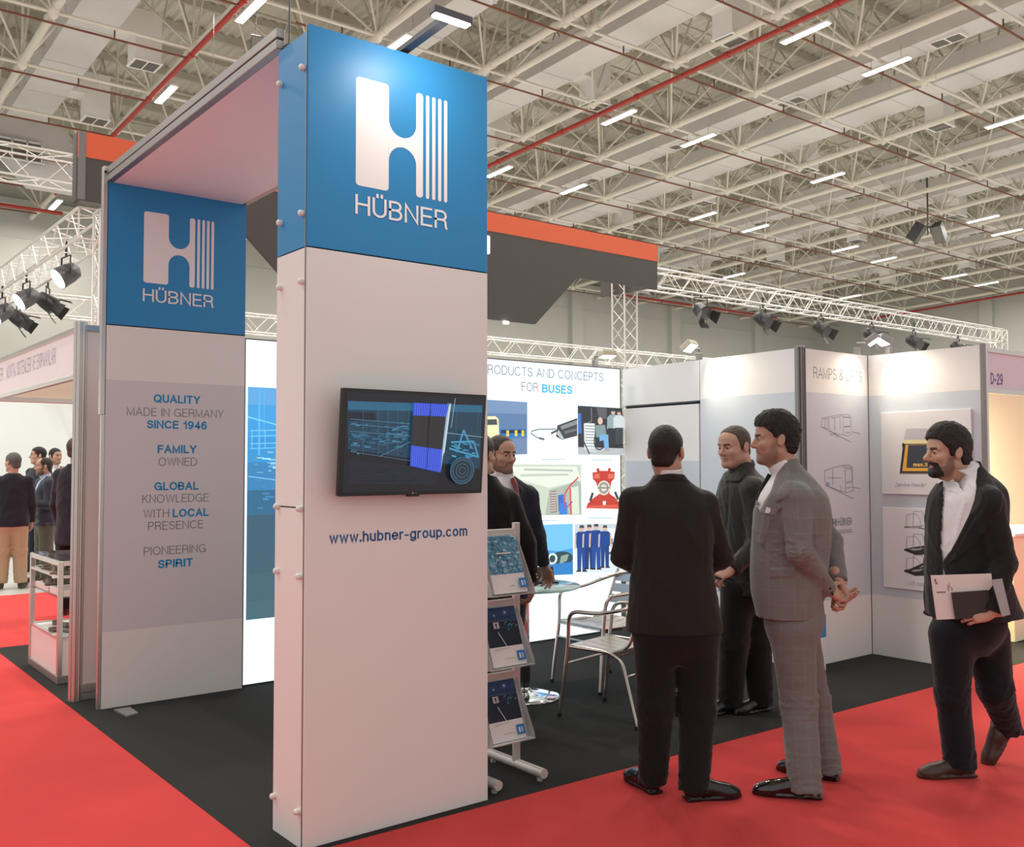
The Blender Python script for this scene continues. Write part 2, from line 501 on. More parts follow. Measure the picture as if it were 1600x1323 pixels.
M_tube = mat('lamp_diffuser', (0.9, 0.9, 0.9), rough=0.4, emit=(1.0, 0.98, 0.94), estr=9.0, noise=0.01)
M_alu = mat('brushed_aluminium', (0.62, 0.60, 0.57), rough=0.32, metal=0.85, noise=0.06, scale=30, stretch=(1, 1, 12))
M_truss = mat('truss_aluminium', (0.74, 0.72, 0.69), rough=0.38, metal=0.55, noise=0.06, scale=12)
M_blackmetal = mat('black_metal', (0.016, 0.016, 0.017), rough=0.45, noise=0.2, scale=20)

# floor and carpets
mb = MB(); mb.box((-16, -9, -0.08), (58, 38, -0.012)); struct(mb.build('floor', M_floor))


def slab(name, outline, z0, z1, m, label, cat):
    mb = MB(); mb.prism([(x, y, z0) for x, y in outline], (0, 0, z1 - z0))
    return tag(mb.build(name, m), label, cat)


slab('carpet', [(-0.15, -0.03), (7.6, -0.17), (7.6, 5.6), (-0.13, 5.67)], -0.011, -0.001, M_black,
     'black needle felt carpet covering the floor of the stand', 'carpet')
slab('carpet', [(-3.7, -4.6), (16, -4.6), (16, -0.32), (7.6, -0.17), (-0.145, -0.03), (-0.11, 3.4), (-0.115, 5.8), (-0.5, 5.8), (-3.7, 5.8)], -0.0115, -0.0025,
     M_red, 'red aisle carpet wrapping the front and left of the black carpet', 'carpet')
slab('carpet', [(-9, 5.815), (0.62, 5.68), (6, 5.66), (6, 9.42), (0.7, 9.34), (-9, 9.15)], -0.011, -0.002, M_red,
     'red carpet strip in front of the group of men at far left', 'carpet')

# walls of the hall with pilasters
KK = 1.395


def c9(x, y, dz=0.0):
    """hall-roof grid coordinates (grid pitch about 2.15) to metres; the roof falls 4 in 100 along y"""
    p = np.array([x, y, 9 + dz - 0.04 * y])
    return CAM + KK * (p - np.array([-1.928, -3.917, 1.68]))


WX, WY = c9(38.6, 0)[0], c9(0, 23.6)[1]
zt = c9(0, 23.6, 0.25)[2]
ztop = c9(0, 23.6, 2.0)[2]
mb = MB(); mb.box((-22, WY, -0.08), (WX + 0.3, WY + 0.3, ztop))
mb.box((-22, WY - 0.32, zt - 0.05), (WX, WY, zt + 0.25))
for i in range(8):
    x = 1.5 + i * 7.7
    mb.box((x, WY - 0.28, -0.05), (x + 0.75, WY, zt - 0.05))
    mb.box((x + 0.75, WY - 0.03, zt - 1.1), (x + 7.7, WY, zt - 1.06))
struct(mb.build('wall_back', M_wall))
mb = MB(); mb.box((WX, -14, -0.08), (WX + 0.3, WY, c9(0, -2, 2.2)[2]))
for i in range(6):
    y = -8 + i * 7.7
    mb.box((WX - 0.28, y, -0.05), (WX, y + 0.75, zt + 0.4))
struct(mb.build('wall_right', M_wall))

# roof deck: ribs run along y
mb = MB()
x = -6.0; vs = []; prof = []
k = 0
while x < 38.8:
    for dx, dz in ((0.0, 0.0), (0.05, 0.05), (0.11, 0.05), (0.16, 0.0)):
        prof.append((x + dx, dz))
    x += 0.21
Y0, Y1 = -5.5, 23.8
for y in (Y0, Y1):
    for xx, dz in prof: vs.append(tuple(c9(xx, y, 1.98 + dz)))
n = len(prof)
mb.add(vs, [(i, i + 1, n + i + 1, n + i) for i in range(n - 1)])
struct(mb.build('ceiling', M_deck))

# space frame
XN = [-2.78, -0.6, 1.56, 3.72, 5.96, 8.13, 8.65, 10.74, 12.95, 15.15, 17.38, 19.56, 21.74, 23.92, 26.1, 28.28, 30.46, 32.64, 34.82, 37.0]
YN = [5.32 + 2.145 * i for i in range(-3, 9)]
frame = thing('space_frame', 'cream steel tube space frame that carries the hall roof', 'roof frame', c9(10, 5))
FI = frame
frame.location = (0, 0, 0)
for x in XN:
    mb = MB(); mb.tube([c9(x, YN[0] - 1), c9(x, YN[-1] + 1)], 0.088, 8)
    for y in YN:
        p = c9(x, y)
        mb.lathe([(0.03, -0.16), (0.10, -0.1), (0.125, 0), (0.10, 0.1), (0.03, 0.16)], 10, p)
        for s in (-1, 1):
            a, b = c9(x, y + s * 0.1), c9(x, y + s * 0.26)
            mb.tube([a, b], [0.075, 0.12], 8)
    mb.build('lower_chord', M_steel, frame)
for y in YN:
    mb = MB()
    for a, b in zip(XN[:-1], XN[1:]): mb.tube([c9(a, y), c9(b, y)], 0.042, 6)
    mb.build('cross_chord', M_steel, frame)
cells = [(a, b) for a, b in zip(XN[:-1], XN[1:]) if b - a > 1]
for a, b in cells:
    xm = (a + b) / 2
    mb = MB(); mb.tube([c9(xm, YN[0] - 1, 1.5), c9(xm, YN[-1] + 1, 1.5)], 0.05, 6); mb.build('upper_chord', M_steel2, frame)
for y in YN:
    mb = MB(); mb.tube([c9(-3, y + 1.07, 1.5), c9(38.3, y + 1.07, 1.5)], 0.05, 6)
    mb.box(c9(-3, y + 1.03, 1.82), c9(38.3, y + 1.11, 1.98)); mb.build('purlin', M_steel2, frame)
    mb = MB(); mb.box(c9(-3, y - 0.04, 1.84), c9(38.3, y + 0.04, 1.97)); mb.build('purlin', M_steel2, frame)
for i, x in enumerate(XN):
    mb = MB()
    for y in YN:
        p = c9(x, y)
        mb.tube([p, c9(x, y, 1.86)], 0.034, 6)
        for a, b in cells:
            if x in (a, b):
                xm = (a + b) / 2
                for s in (-1, 1): mb.tube([p, c9(xm, y + s * 1.07, 1.5)], 0.03, 6)
        if x not in (8.13,):
            mb.tube([p, c9(x, y + 1.07, 0.02), ], 0.02, 5)
    mb.build('web', M_steel, frame)
    mb = MB()
    for y in YN[:-1]:
        mb.tube([c9(x, y, 0.0), c9(x, y + 1.07, 1.86)], 0.026, 6); mb.tube([c9(x, y + 2.145, 0.0), c9(x, y + 1.07, 1.86)], 0.026, 6)
    mb.build('web', M_steel2, frame)

# ventilation ducts
DUCTS = [(2.0, 2.75, 'far left one over the display case', True, 18.4), (6.75, 7.35, 'the narrow one above the blue tower', False, 23), (9.6, 10.35, 'first one right of the blue tower', True, 23),
         (14.42, 14.98, 'the narrow one without outlets right of the tower', False, 23), (16.35, 17.2, 'third one right of the blue tower', True, 23),
         (21.45, 21.95, 'the narrow one in mid hall', False, 23), (23.6, 24.35, 'the one above the hanging loudspeakers', True, 23), (28.4, 28.9, 'the narrow one far behind', False, 23),
         (30.4, 31.2, 'the farthest one with outlets', True, 23)]
for x0, x1, which, vents, yend in DUCTS:
    t = thing('ventilation_duct', 'grey roof air duct, ' + which, 'air duct', (0, 0, 0), 0, 'air ducts')
    mb = MB()
    ys = list(np.arange(0.5, yend, 1.55))
    for a, b in zip(ys[:-1], ys[1:]):
        A = [c9(x0, a + 0.012, 0.40), c9(x1, a + 0.012, 0.40), c9(x1, a + 0.012, 0.86), c9(x0, a + 0.012, 0.86)]
        B = c9(x0, b, 0.40) - c9(x0, a + 0.012, 0.40)
        mb.prism(A, B)
        A = [c9(x0 - 0.015, b - 0.02, 0.385), c9(x1 + 0.015, b - 0.02, 0.385), c9(x1 + 0.015, b - 0.02, 0.875), c9(x0 - 0.015, b - 0.02, 0.875)]
        mb.prism(A, c9(0, 0.045, 0) - c9(0, 0, 0))
    mb.build('trunk', M_duct, t)
    if vents:
        for y in (3.2, 6.35, 9.67, 12.8, 15.82, 19.0, 22.0):
            if y > yend: continue
            o = (x1 + 0.28)
            mb = MB()
            lo, hi = c9(o, y - 0.21, 0.0), c9(o + 0.44, y + 0.21, 0.0)
            zt_, zn = c9(o, y, 0.86)[2], c9(o, y, 0.42)[2]
            mb.box((lo[0], lo[1], lo[2]), (hi[0], hi[1], zt_))
            mb.box((c9(x1 - 0.01, y, 0)[0], lo[1], zn), (lo[0], hi[1], zt_))
            mb.box((lo[0] - 0.03, lo[1] - 0.03, lo[2] - 0.03), (hi[0] + 0.03, hi[1] + 0.03, lo[2]))
            v = mb.build('outlet_box', M_white, t)
            mb = MB()
            xm = (lo[0] + hi[0]) / 2
            for a, b in ((lo[0] + 0.03, xm - 0.02), (xm + 0.02, hi[0] - 0.03)):
                mb.box((a, lo[1] + 0.04, lo[2] - 0.036), (b, hi[1] - 0.04, lo[2] - 0.031))
                for k in range(5):
                    q = lo[1] + 0.08 + k * (hi[1] - lo[1] - 0.16) / 4
                    mb.box((a, q, lo[2] - 0.042), (b, q + 0.02, lo[2] - 0.036))
            mb.build('grille', M_grille, v)
    else:
        for y in (4.6, 7.9, 10.9, 14.0, 17.5):
            lo, hi = c9(x0 + 0.12, y - 0.3, 0.40), c9(x1 - 0.12, y + 0.3, 0.40)
            mb = MB(); mb.box((lo[0], lo[1], hi[2] - 0.05), (hi[0], hi[1], hi[2] + 0.05))
            v = mb.build('outlet_frame', M_white, t)
            mb = MB(); mb.box((lo[0] + 0.05, lo[1] + 0.05, hi[2] - 0.056), (hi[0] - 0.05, (lo[1] + hi[1]) / 2 - 0.03, hi[2] - 0.04))
            mb.box((lo[0] + 0.05, (lo[1] + hi[1]) / 2 + 0.03, hi[2] - 0.056), (hi[0] - 0.05, hi[1] - 0.05, hi[2] - 0.04)); mb.build('grille', M_grille, v)
# big elbow closing the left duct
t = thing('duct_elbow', 'wide curved duct elbow with a dark open grille above the truss at far left', 'air duct', (0, 0, 0))
mb = MB(); poly = []
for i in range(9):
    a = math.pi / 2 * i / 8; poly.append((2.75 + 0.95 * math.sin(a), 18.6 + 0.0, 0.86 - 0.95 * (1 - math.cos(a))))
pts = [c9(2.0, 18.5, 0.86), c9(2.75, 18.5, 0.86)] + [c9(2.75 + 0.95 * math.sin(math.pi / 2 * i / 8), 18.5, 0.86 - 1.0 * (1 - math.cos(math.pi / 2 * i / 8))) for i in range(1, 9)] + [c9(3.7, 18.5, -0.5), c9(2.75, 18.5, -0.5), c9(2.0, 18.5, 0.3)]
mb.prism(pts, (0, 1.2, -0.03)); mb.build('elbow_box', M_duct, t)
mb = MB(); q = c9(1.9, 18.45, 0)
mb.box((q[0] + 0.1, q[1] - 0.12, q[2] - 0.25), (q[0] + 1.35, q[1] + 0.02, q[2] + 0.3)); g_ = mb.build('grille', M_grille, t)
mb = MB()
for k in range(4): mb.box((q[0] + 0.1 + k * 0.4, q[1] - 0.15, q[2] - 0.27), (q[0] + 0.14 + k * 0.4, q[1] - 0.12, q[2] + 0.32))
mb.box((q[0] + 0.05, q[1] - 0.15, q[2] - 0.3), (q[0] + 1.4, q[1] - 0.12, q[2] - 0.25)); mb.box((q[0] + 0.05, q[1] - 0.15, q[2] + 0.28), (q[0] + 1.4, q[1] - 0.12, q[2] + 0.33)); mb.build('frame', M_white, t)

# fire main pipes and sprinkler branches
def red_main(pts, label, r=0.062):
    t = thing('fire_main_pipe', label, 'pipe', (0, 0, 0))
    mb = MB(); mb.tube(pts, r, 10); mb.build('pipe_run', M_redpipe, t)
    mb = MB()
    a, b = np.array(pts[0]), np.array(pts[-1]); L = np.linalg.norm(b - a); k = 0
    d = (b - a) / L
    while k < L:
        mb.tube([a + d * k, a + d * (k + 0.12)], r + 0.018, 10); k += 3.0
    mb.build('coupling', M_redpipe, t)
    k = 1.2
    while k < L:
        p = a + d * k; MB().tube([p, p + np.array([0, 0, 0.45])], 0.008, 5).build('hanger', M_steel2, t); k += 3.0


red_main([c9(3.70, 1.0, -0.08), c9(3.70, 20.8, -0.08)], 'red fire main pipe running along the roof above the left tower')
red_main([c9(11.1, -2.0, -0.08), c9(11.1, 20.8, -0.08)], 'red fire main pipe running along the roof right of the blue tower')
red_main([c9(24.0, 22.2, -0.1), c9(33.5, 22.2, -0.1)], 'red pipe under the roof at the back wall behind the lattice mast')
red_main([c9(37.6, 5.0, -0.1), c9(37.6, 20, -0.1)], 'red pipe under the roof along the far right wall')
red_main([c9(-2.5, 22.3, -0.1), c9(4.2, 22.3, -0.1)], 'red pipe under the roof at the back wall far left')
for i, y in enumerate(YN[1:]):
    for (a, b, side) in ((-2.5, 3.68, 'left of the left red main'), (4.6, 11.05, 'left of the right red main'), (11.15, 37.0, 'right of the right red main')):
        if a == 4.6 and i > 5: continue
        mb = MB(); yy = y + 0.16
        mb.tube([c9(a, yy, -0.1), c9(b, yy, -0.1)], 0.026, 6)
        x = a + 0.8
        while x < b:
            mb.tube([c9(x, yy, -0.1), c9(x, yy, -0.02)], 0.014, 5); mb.tube([c9(x, yy, -0.06), c9(x, yy, 0.05)], 0.02, 5); x += 2.1
        o = mb.build('sprinkler_pipe', M_rust)
        tag(o, 'thin rust brown sprinkler pipe across the roof, ' + side, 'pipe', 'sprinkler branch pipes ' + side)

# linear lamps under the frame
DEV = [(3.85, 5.3), (3.85, 9.75), (3.85, 13.5), (3.85, 21.5), (6.22, 9.5), (6.22, 5.3), (6.22, 1.2), (11.43, 1.2), (11.43, 5.3), (11.43, 9.6), (11.43, 13.5), (11.43, 17.6),
       (13.72, 1.2), (13.72, 5.22), (13.72, 9.55), (13.72, 13.5), (13.72, 17.6), (18.25, 1.2), (18.25, 5.2), (18.27, 9.45), (18.25, 13.3), (18.25, 17.6), (20.5, 13.3), (20.5, 5.2),
       (24.8, 5.2), (25.25, 9.1), (24.9, 13.25), (24.9, 17.6), (27.35, 5.2), (27.35, 9.4), (27.35, 13.4), (32.0, 9.4), (32.0, 13.4), (32, 17.6), (34.4, 9.4), (34.4, 13.4), (-1.5, 5.3), (-1.5, 9.7), (-1.5, 13.5), (-4.5, 7.0), (-4.5, 2.0), (-1.5, 1.2)]
mbt = MB(); mbt.box((-0.10, -0.64, 0.0), (0.10, 0.64, 0.055), bev=0.008)
lamp0 = thing('linear_lamp', 'long white lamp fixed under the hall roof frame', 'ceiling lamp', (0, 0, 0), 0, 'hall roof lamps')
mbt.build('housing', M_white, lamp0)
mb = MB(); mb.box((-0.085, -0.60, -0.018), (0.085, 0.60, 0.0), bev=0.006); mb.build('diffuser', M_tube, lamp0)
for y in (-0.4, 0.4): MB().tube([(0, y, 0.05), (0, y, 0.42)], 0.008, 5).build('hanger', M_steel2, lamp0)
al = bpy.data.lights.new('lamp_light', 'AREA'); al.shape = 'RECTANGLE'; al.size = 0.17; al.size_y = 1.2; al.energy = LAMP_POWER; al.color = (1.0, 0.955, 0.88)
for i, (x, y) in enumerate(DEV):
    p = c9(x, y, -0.14)
    o = lamp0 if i == 0 else dup(lamp0, p)
    if i == 0: o.location = tuple(p)
    o.rotation_euler = (math.atan(-0.04), 0, 0)
    if i == 0:
        l = bpy.data.objects.new('lamp_light', al); COL.objects.link(l); l.parent = o; l.location = (0, 0, -0.03)
# ------------------------------------------------------------------ the stand: towers, canopy, walls
BLUE = (0.022, 0.235, 0.52)
M_panel = mat('white_laminate_panel', (0.76, 0.74, 0.72), rough=0.42, noise=0.02, scale=3, spec=0.4)
M_blue = mat('blue_laminate_panel', BLUE, rough=0.42, noise=0.03, scale=3, spec=0.4)
M_dark = mat('dark_core', (0.012, 0.012, 0.013), rough=0.8, noise=0.2)
M_frame = mat('anodised_grey_frame', (0.32, 0.31, 0.30), rough=0.38, metal=0.6, noise=0.06, scale=20)
M_frame_d = mat('dark_grey_frame', (0.10, 0.10, 0.105), rough=0.42, metal=0.5, noise=0.08, scale=20)
M_print = attr_mat('printed_graphic', rough=0.5)
M_cap = mat('white_plastic_cap', (0.74, 0.72, 0.68), rough=0.35, noise=0.02)
M_canopy = mat('white_canopy_board', (0.90, 0.89, 0.89), rough=0.6, noise=0.02, scale=3)
PW, HT, SPLIT = 0.955, 3.475, 2.515
GREYBAND = lin('#cfcdd0'); WH = (0.78, 0.78, 0.77); TXB = lin('#1f86bd'); TXG = lin('#6f6d70')


def rounded(x0, y0, x1, y1, r, n=4):
    out = []
    for cx, cy, a0 in ((x1 - r, y1 - r, 0), (x0 + r, y1 - r, 90), (x0 + r, y0 + r, 180), (x1 - r, y0 + r, 270)):
        for i in range(n + 1):
            a = math.radians(a0 + 90 * i / n); out.append((cx + r * math.cos(a), cy + r * math.sin(a)))
    return out


def logo(P, u, v, w, col, words=True):
    """H emblem whose right side is four thin strips, wordmark below; (u, v) is its lower left corner"""
    def T(pts): return [(u + x * w, v + y * w) for x, y in pts]
    P.poly(T(rounded(0, 0, 0.345, 1, 0.035)), col)
    P.poly(T(rounded(0.645, 0, 0.722, 1, 0.03)), col)
    for a in (0.755, 0.825, 0.894, 0.962): P.poly(T(rounded(a, 0, a + 0.038, 1, 0.0185)), col)
    up = [(0.345 + 0.15 - 0.15 * math.cos(math.pi * i / 14), 0.68 - 0.15 * math.sin(math.pi * i / 14)) for i in range(15)]
    lo = [(0.345 + 0.15 - 0.15 * math.cos(math.pi * i / 14), 0.29 + 0.15 * math.sin(math.pi * i / 14)) for i in range(15)]
    for i in range(14): P.poly(T([up[i], up[i + 1], lo[i + 1], lo[i]]), col, lift=0.0012)
    if words: P.text('HÜBNER', u + w * 0.5, v - 0.265 * w, 0.18 * w, col, bold=0.115, width=w * 1.01)


# front tower
tower = thing('display_tower', 'tall white tower with a blue emblem top and wall screen, nearest to the camera', 'tower', (0, 0, 0))
mb = MB(); mb.box((0.012, 0.012, 0.012), (PW - 0.004, 0.285, HT - 0.16)); mb.build('core', M_dark, tower)
mb = MB(); mb.box((0.003, 0.0, 0.0), (PW, 0.012, SPLIT - 0.003), bev=0.001); mb.build('front_panel', M_panel, tower)
mb = MB(); mb.box((0.003, 0.0, SPLIT + 0.003), (PW, 0.012, HT), bev=0.001); mb.build('front_panel', M_blue, tower, label='blue upper panel')
zs = [(0.0, 1.405, M_panel), (1.411, SPLIT - 0.003, M_panel), (SPLIT + 0.003, on_x(432, 85, 0)[2], M_blue)]
for a, b, m in zs:
    mb = MB(); mb.prism([(0.0, 0.018, a), (0.0, 0.29, a), (0.0, 0.29, b), (0.0, 0.018, b)], (0.012, 0, 0)); mb.build('side_panel', m, tower)
    mb = MB(); mb.box((PW - 0.012, 0.014, a), (PW, 0.29, b)); mb.build('side_panel', m, tower)
    mb = MB(); mb.box((0.014, 0.28, a), (PW - 0.014, 0.29, b)); mb.build('rear_panel', m, tower)
for (x, y) in ((0.016, 0.02), (0.016, 0.245), (PW - 0.056, 0.02), (PW - 0.056, 0.245)):
    mb = MB(); mb.box((x, y, 0.0), (x + 0.04, y + 0.04, HT + 0.005), bev=0.003)
    mb.lathe([(0.012, 0), (0.012, 0.004)], 12, (x + 0.02, y + 0.02, HT + 0.005)); mb.build('corner_post', M_frame_d, tower)
for (lo, hi) in (((0.016, 0.05, HT - 0.09), (0.056, 0.26, HT - 0.01)), ((0.05, 0.245, HT - 0.09), (PW - 0.05, 0.285, HT - 0.01)), ((PW - 0.056, 0.05, HT - 0.09), (PW - 0.016, 0.26, HT - 0.01))):
    mb = MB(); mb.box(lo, hi, bev=0.003); mb.build('top_rail', M_frame_d, tower)
mb = MB(); mb.box((-0.0005, 0.012, 0.0), (0.003, 0.018, HT)); mb.build('edge_trim', M_frame, tower)
caps = [(436, 131), (472.5, 104), (436, 348), (473.5, 331), (435.5, 449), (473.5, 438), (431, 791), (468, 795), (430.5, 892), (467.5, 901), (425.5, 1244), (464.5, 1269)]
for px, py in caps:
    q = on_x(px, py, -0.012)
    mb = MB(); mb.lathe([(0.0125, -0.004), (0.0135, 0.002), (0.0135, 0.014), (0.012, 0.019), (0.007, 0.0225), (0.001, 0.0235)], 14, (0.0, min(max(q[1], 0.035), 0.272), q[2]), axis=(-1, 0, 0))
    mb.build('cap_nut', M_cap, tower)
PF = Plane((0, 0, 0), (1, 0, 0), (0, -1, 0))
P = Print(PF)
a, b, c = PF.uv(556.5, 111.6), PF.uv(557, 288.8), PF.uv(698.5, 320)
LW = c[0] - a[0]; LH = a[1] - b[1]
logo(P, a[0], b[1], LW, lin('#f1efee'))
P.build('emblem', M_print, tower); P = Print(PF)
w0, w1 = PF.uv(514, 851), PF.uv(730, 836)
P.text('www.hubner-group.com', (w0[0] + w1[0]) / 2, (w0[1] + w1[1]) / 2 + 0.001, 0.047, lin('#24598c'), bold=0.155, width=w1[0] - w0[0])
P.build('web_address', M_print, tower)

# arm lamp on top of the tower, throwing light on the blue panel
arm0, arm1 = on_y(636, 78, 0.03), on_z(692, 37, 3.50)
lampt = thing('arm_floodlight', 'grey arm floodlight reaching out over the blue tower top', 'spotlight', (0.5, 0.1, HT))
def rel(p, o): return tuple(np.array(p) - np.array(o))
mb = MB(); A0, A1 = np.array((0.49, 0.12, 3.49)), np.array((0.50, -0.325, 3.525))
mb.prism([rel(A0 + q, (0.5, 0.1, HT)) for q in ((-0.022, 0, -0.012), (0.022, 0, -0.012), (0.022, 0, 0.012), (-0.022, 0, 0.012))], A1 - A0); mb.build('arm', M_frame_d, lampt)
mb = MB(); mb.box((-0.10, -0.475, 0.03), (0.10, -0.425, 0.062), bev=0.004); mb.build('head', M_frame_d, lampt)
M_led = mat('led_lens', (0.9, 0.9, 0.9), rough=0.3, emit=(1, 0.98, 0.95), estr=9.0, noise=0.01)
mb = MB(); mb.box((-0.088, -0.47, 0.022), (0.088, -0.43, 0.031)); mb.build('lens', M_led, lampt)
mb = MB(); mb.box((-0.04, -0.02, -0.1), (0.03, 0.05, 0.02)); mb.build('clamp', M_frame_d, lampt)
ld = bpy.data.lights.new('floodlight', 'AREA'); ld.shape = 'RECTANGLE'; ld.size, ld.size_y = 0.18, 0.04; ld.energy = 3.6; ld.color = (1, 0.96, 0.88)
lo = bpy.data.objects.new('floodlight', ld); COL.objects.link(lo); lo.parent = lampt; lo.location = (0, -0.45, 0.018)
lo.rotation_euler = Vector((-0.03, 0.55, -0.75)).to_track_quat('-Z', 'Y').to_euler()

# rear tower panel with emblem and claims
rear = thing('display_tower', 'tall printed panel tower with blue emblem top and company claims, behind at left', 'tower', (0, 0, 0))
YR = 2.915
mb = MB(); mb.box((0.0, YR, 0.0), (PW, YR + 0.02, SPLIT - 0.006)); mb.build('panel', M_panel, rear)
mb = MB(); mb.box((0.0, YR, SPLIT + 0.002), (PW, YR + 0.02, HT - 0.006)); mb.build('panel', M_blue, rear, label='blue upper panel')
mb = MB(); mb.box((-0.002, YR + 0.004, 0.0), (PW + 0.002, YR + 0.016, HT)); mb.build('core', M_dark, rear)
mb = MB(); mb.box((-0.034, YR + 0.0, SPLIT - 0.6), (-0.003, YR + 0.045, HT + 0.09), bev=0.003); mb.box((-0.022, YR + 0.004, 0.0), (-0.002, YR + 0.04, SPLIT - 0.6)); mb.build('edge_post', M_alu, rear)
mb = MB(); mb.lathe([(0.009, 0), (0.009, 0.003)], 10, (-0.02, YR - 0.001, HT + 0.05), axis=(0, -1, 0)); mb.build('post_bore', M_dark, rear)
mb = MB(); q = [on_z(*p, 0.012) for p in ((178, 1108), (203, 1104), (216, 1113), (198, 1118))]
mb.prism([(a_[0], a_[1], 0.0) for a_ in q], (0, 0, 0.012)); mb.build('foot_plate', M_frame, rear)
PR = Plane((0, YR, 0), (1, 0, 0), (0, -1, 0))
P = Print(PR)
P.rect(0.001, 0.495, PW - 0.001, 2.148, GREYBAND)
logo(P, a[0], b[1], LW, lin('#e9e4e4'))
P.build('emblem', M_print, rear); P = Print(PR); P.k = 30
CL = [('QUALITY', 277, 630, 73, 1), ('MADE IN GERMANY', 276, 651, 151, 0), ('SINCE 1946', 277, 670, 94, 1), ('FAMILY', 277, 708, 61, 1), ('OWNED', 278, 727.5, 60, 0),
      ('GLOBAL', 276, 765.5, 69, 1), ('KNOWLEDGE', 275, 784.5, 104, 0), ('WITH', 244, 808.5, 40, 0), ('LOCAL', 298, 807, 56, 1), ('PRESENCE', 275, 826.5, 86, 0), ('PIONEERING', 274, 865, 97, 0), ('SPIRIT', 274, 886, 55, 1)]
for s, px, py, w, bd in CL:
    c0, c1, c2 = PR.uv(px, py), PR.uv(px - w / 2, py), PR.uv(px + w / 2, py)
    P = Print(PR); P.k = 8; P.text(s, c0[0], c0[1], 0.056, TXB if bd else TXG, bold=0.19 if bd else 0.085, width=c2[0] - c1[0]); P.build('claim_text', M_print, rear)

# canopy between the two towers
can = thing('canopy', 'flat white canopy with grey edge beams joining the two towers overhead', 'canopy', (0, 0, 0))
mb = MB(); mb.box((0.03, 0.29, HT - 0.012), (PW - 0.03, YR + 0.0, HT + 0.004)); mb.build('soffit', M_canopy, can)
for x0, x1 in ((-0.012, 0.03), (PW - 0.03, PW + 0.012)):
    mb = MB()
    for z0, z1 in ((HT - 0.012, HT + 0.032), (HT + 0.04, HT + 0.085)): mb.box((x0, 0.29, z0), (x1, YR + 0.02, z1), bev=0.003)
    mb.box((x0 + 0.006, 0.295, HT + 0.03), (x1 - 0.006, YR + 0.015, HT + 0.042), mi=1); mb.build('edge_beam', [M_frame, M_dark], can)
mb = MB(); mb.box((0.03, YR - 0.02, HT + 0.004), (PW - 0.03, YR + 0.02, HT + 0.085)); mb.build('end_beam', M_frame, can)
mb = MB(); mb.tube([(0.036, 0.262, HT), (0.036, 0.262, 11.2)], 0.004, 5)
tag(mb.build('suspension_cable', M_frame_d), 'thin vertical steel cable rising from the blue tower top to the roof', 'cable')

# wall screen
tv = thing('wall_screen', 'black flat screen tilted down on the front of the near tower', 'screen', (0.485, -0.02, 1.685))
ang = math.atan2(0.038, 0.45)
RT = Matrix.Rotation(ang, 3, 'X')
def tvb(mb, lo, hi, **k): return mb.box(lo, hi, rot=RT, pivot=(0, -0.07, 0), **k)
TW, TH = 0.374, 0.2285
mb = MB(); tvb(mb, (-TW, -0.085, -TH), (TW, -0.055, TH), bev=0.004); mb.build('bezel', mat('gloss_black_plastic', (0.008, 0.008, 0.009), rough=0.16, noise=0.1), tv)
mb = MB(); tvb(mb, (-TW + 0.03, -0.056, -TH + 0.03), (TW - 0.03, -0.035, TH - 0.05), bev=0.005); mb.build('rear_housing', M_blackmetal, tv)
mb = MB(); mb.box((-0.12, -0.04, -0.1), (0.12, 0.016, 0.1)); mb.build('wall_mount', M_blackmetal, tv)
mb = MB(); tvb(mb, (-0.03, -0.083, -TH - 0.008), (0.03, -0.062, -TH + 0.004)); mb.build('sensor_lip', M_blackmetal, tv)
# picture: drawn flat in screen coordinates, then tilted with the set
PT = Plane((0, -0.0855, 0), (1, 0, 0), (0, -1, 0))
S = Print(PT)
W2, H2 = TW - 0.016, TH - 0.016
def sx(px): return -TW + (px - 432) / (1160 - 432) * 2 * TW       # coordinates of the picture, 0..1600 style
def sp(x, y):  # quad corners of the set in the studied picture
    f = (y - 180) / (690 - 180); l, r = 436 - 34 * f, 1178 - 34 * f
    t, bt = 168 + 32 * (x - l) / (r - l), 704 - 25 * (x - l) / (r - l)
    return ((x - l) / (r - l) * 2 * TW - TW, TH - (y - t) / (bt - t) * 2 * TH)
S.poly([(-W2, -H2), (W2, -H2), (W2, H2), (-W2, H2)], (0.003, 0.006, 0.012))
def sq(pts, col): S.poly([sp(*p) for p in pts], col)
def sl(pts, w, col): S.line([sp(*p) for p in pts], w, col)
sq([(455, 232), (1150, 250), (1130, 560), (450, 470)], (0.008, 0.045, 0.085))
sq([(455, 232), (1150, 250), (1148, 285), (455, 275)], (0.015, 0.12, 0.22))
sq([(455, 285), (585, 290), (585, 330), (455, 330)], (0.004, 0.012, 0.025))
sq([(450, 520), (900, 560), (890, 640), (450, 640)], (0.006, 0.011, 0.022))
rg = random.Random(4)
for i in range(110):
    x, y = rg.uniform(455, 740), rg.gauss(415, 42)
    if not 330 < y < 500: continue
    w, h = rg.uniform(10, 46), rg.uniform(3, 10); k = rg.choice((0.4, 0.7, 1.0, 1.5))
    sq([(x, y), (min(x + w, 744), y + w * 0.05), (min(x + w, 744) - 4, y + h), (x - 4, y + h)], (0.03 * k, 0.13 * k, 0.22 * k))
for y in (320, 345, 380): sl([(455, y), (750, y + 22)], 0.0016, (0.10, 0.28, 0.42))
for x in (520, 595, 640, 690): sl([(x, 250), (x - 6, 500)], 0.0012, (0.05, 0.17, 0.27))
sl([(455, 480), (760, 525)], 0.0016, (0.09, 0.25, 0.38)); sl([(600, 500), (750, 430)], 0.002, (0.1, 0.27, 0.4))
for x in (750, 880, 1000, 1120): sl([(x, 250), (x - 10, 380)], 0.0012, (0.04, 0.14, 0.22))
sl([(945, 385), (1140, 405)], 0.002, (0.3, 0.5, 0.6)); sl([(990, 215), (975, 300), (965, 360)], 0.0025, (0.35, 0.5, 0.6))
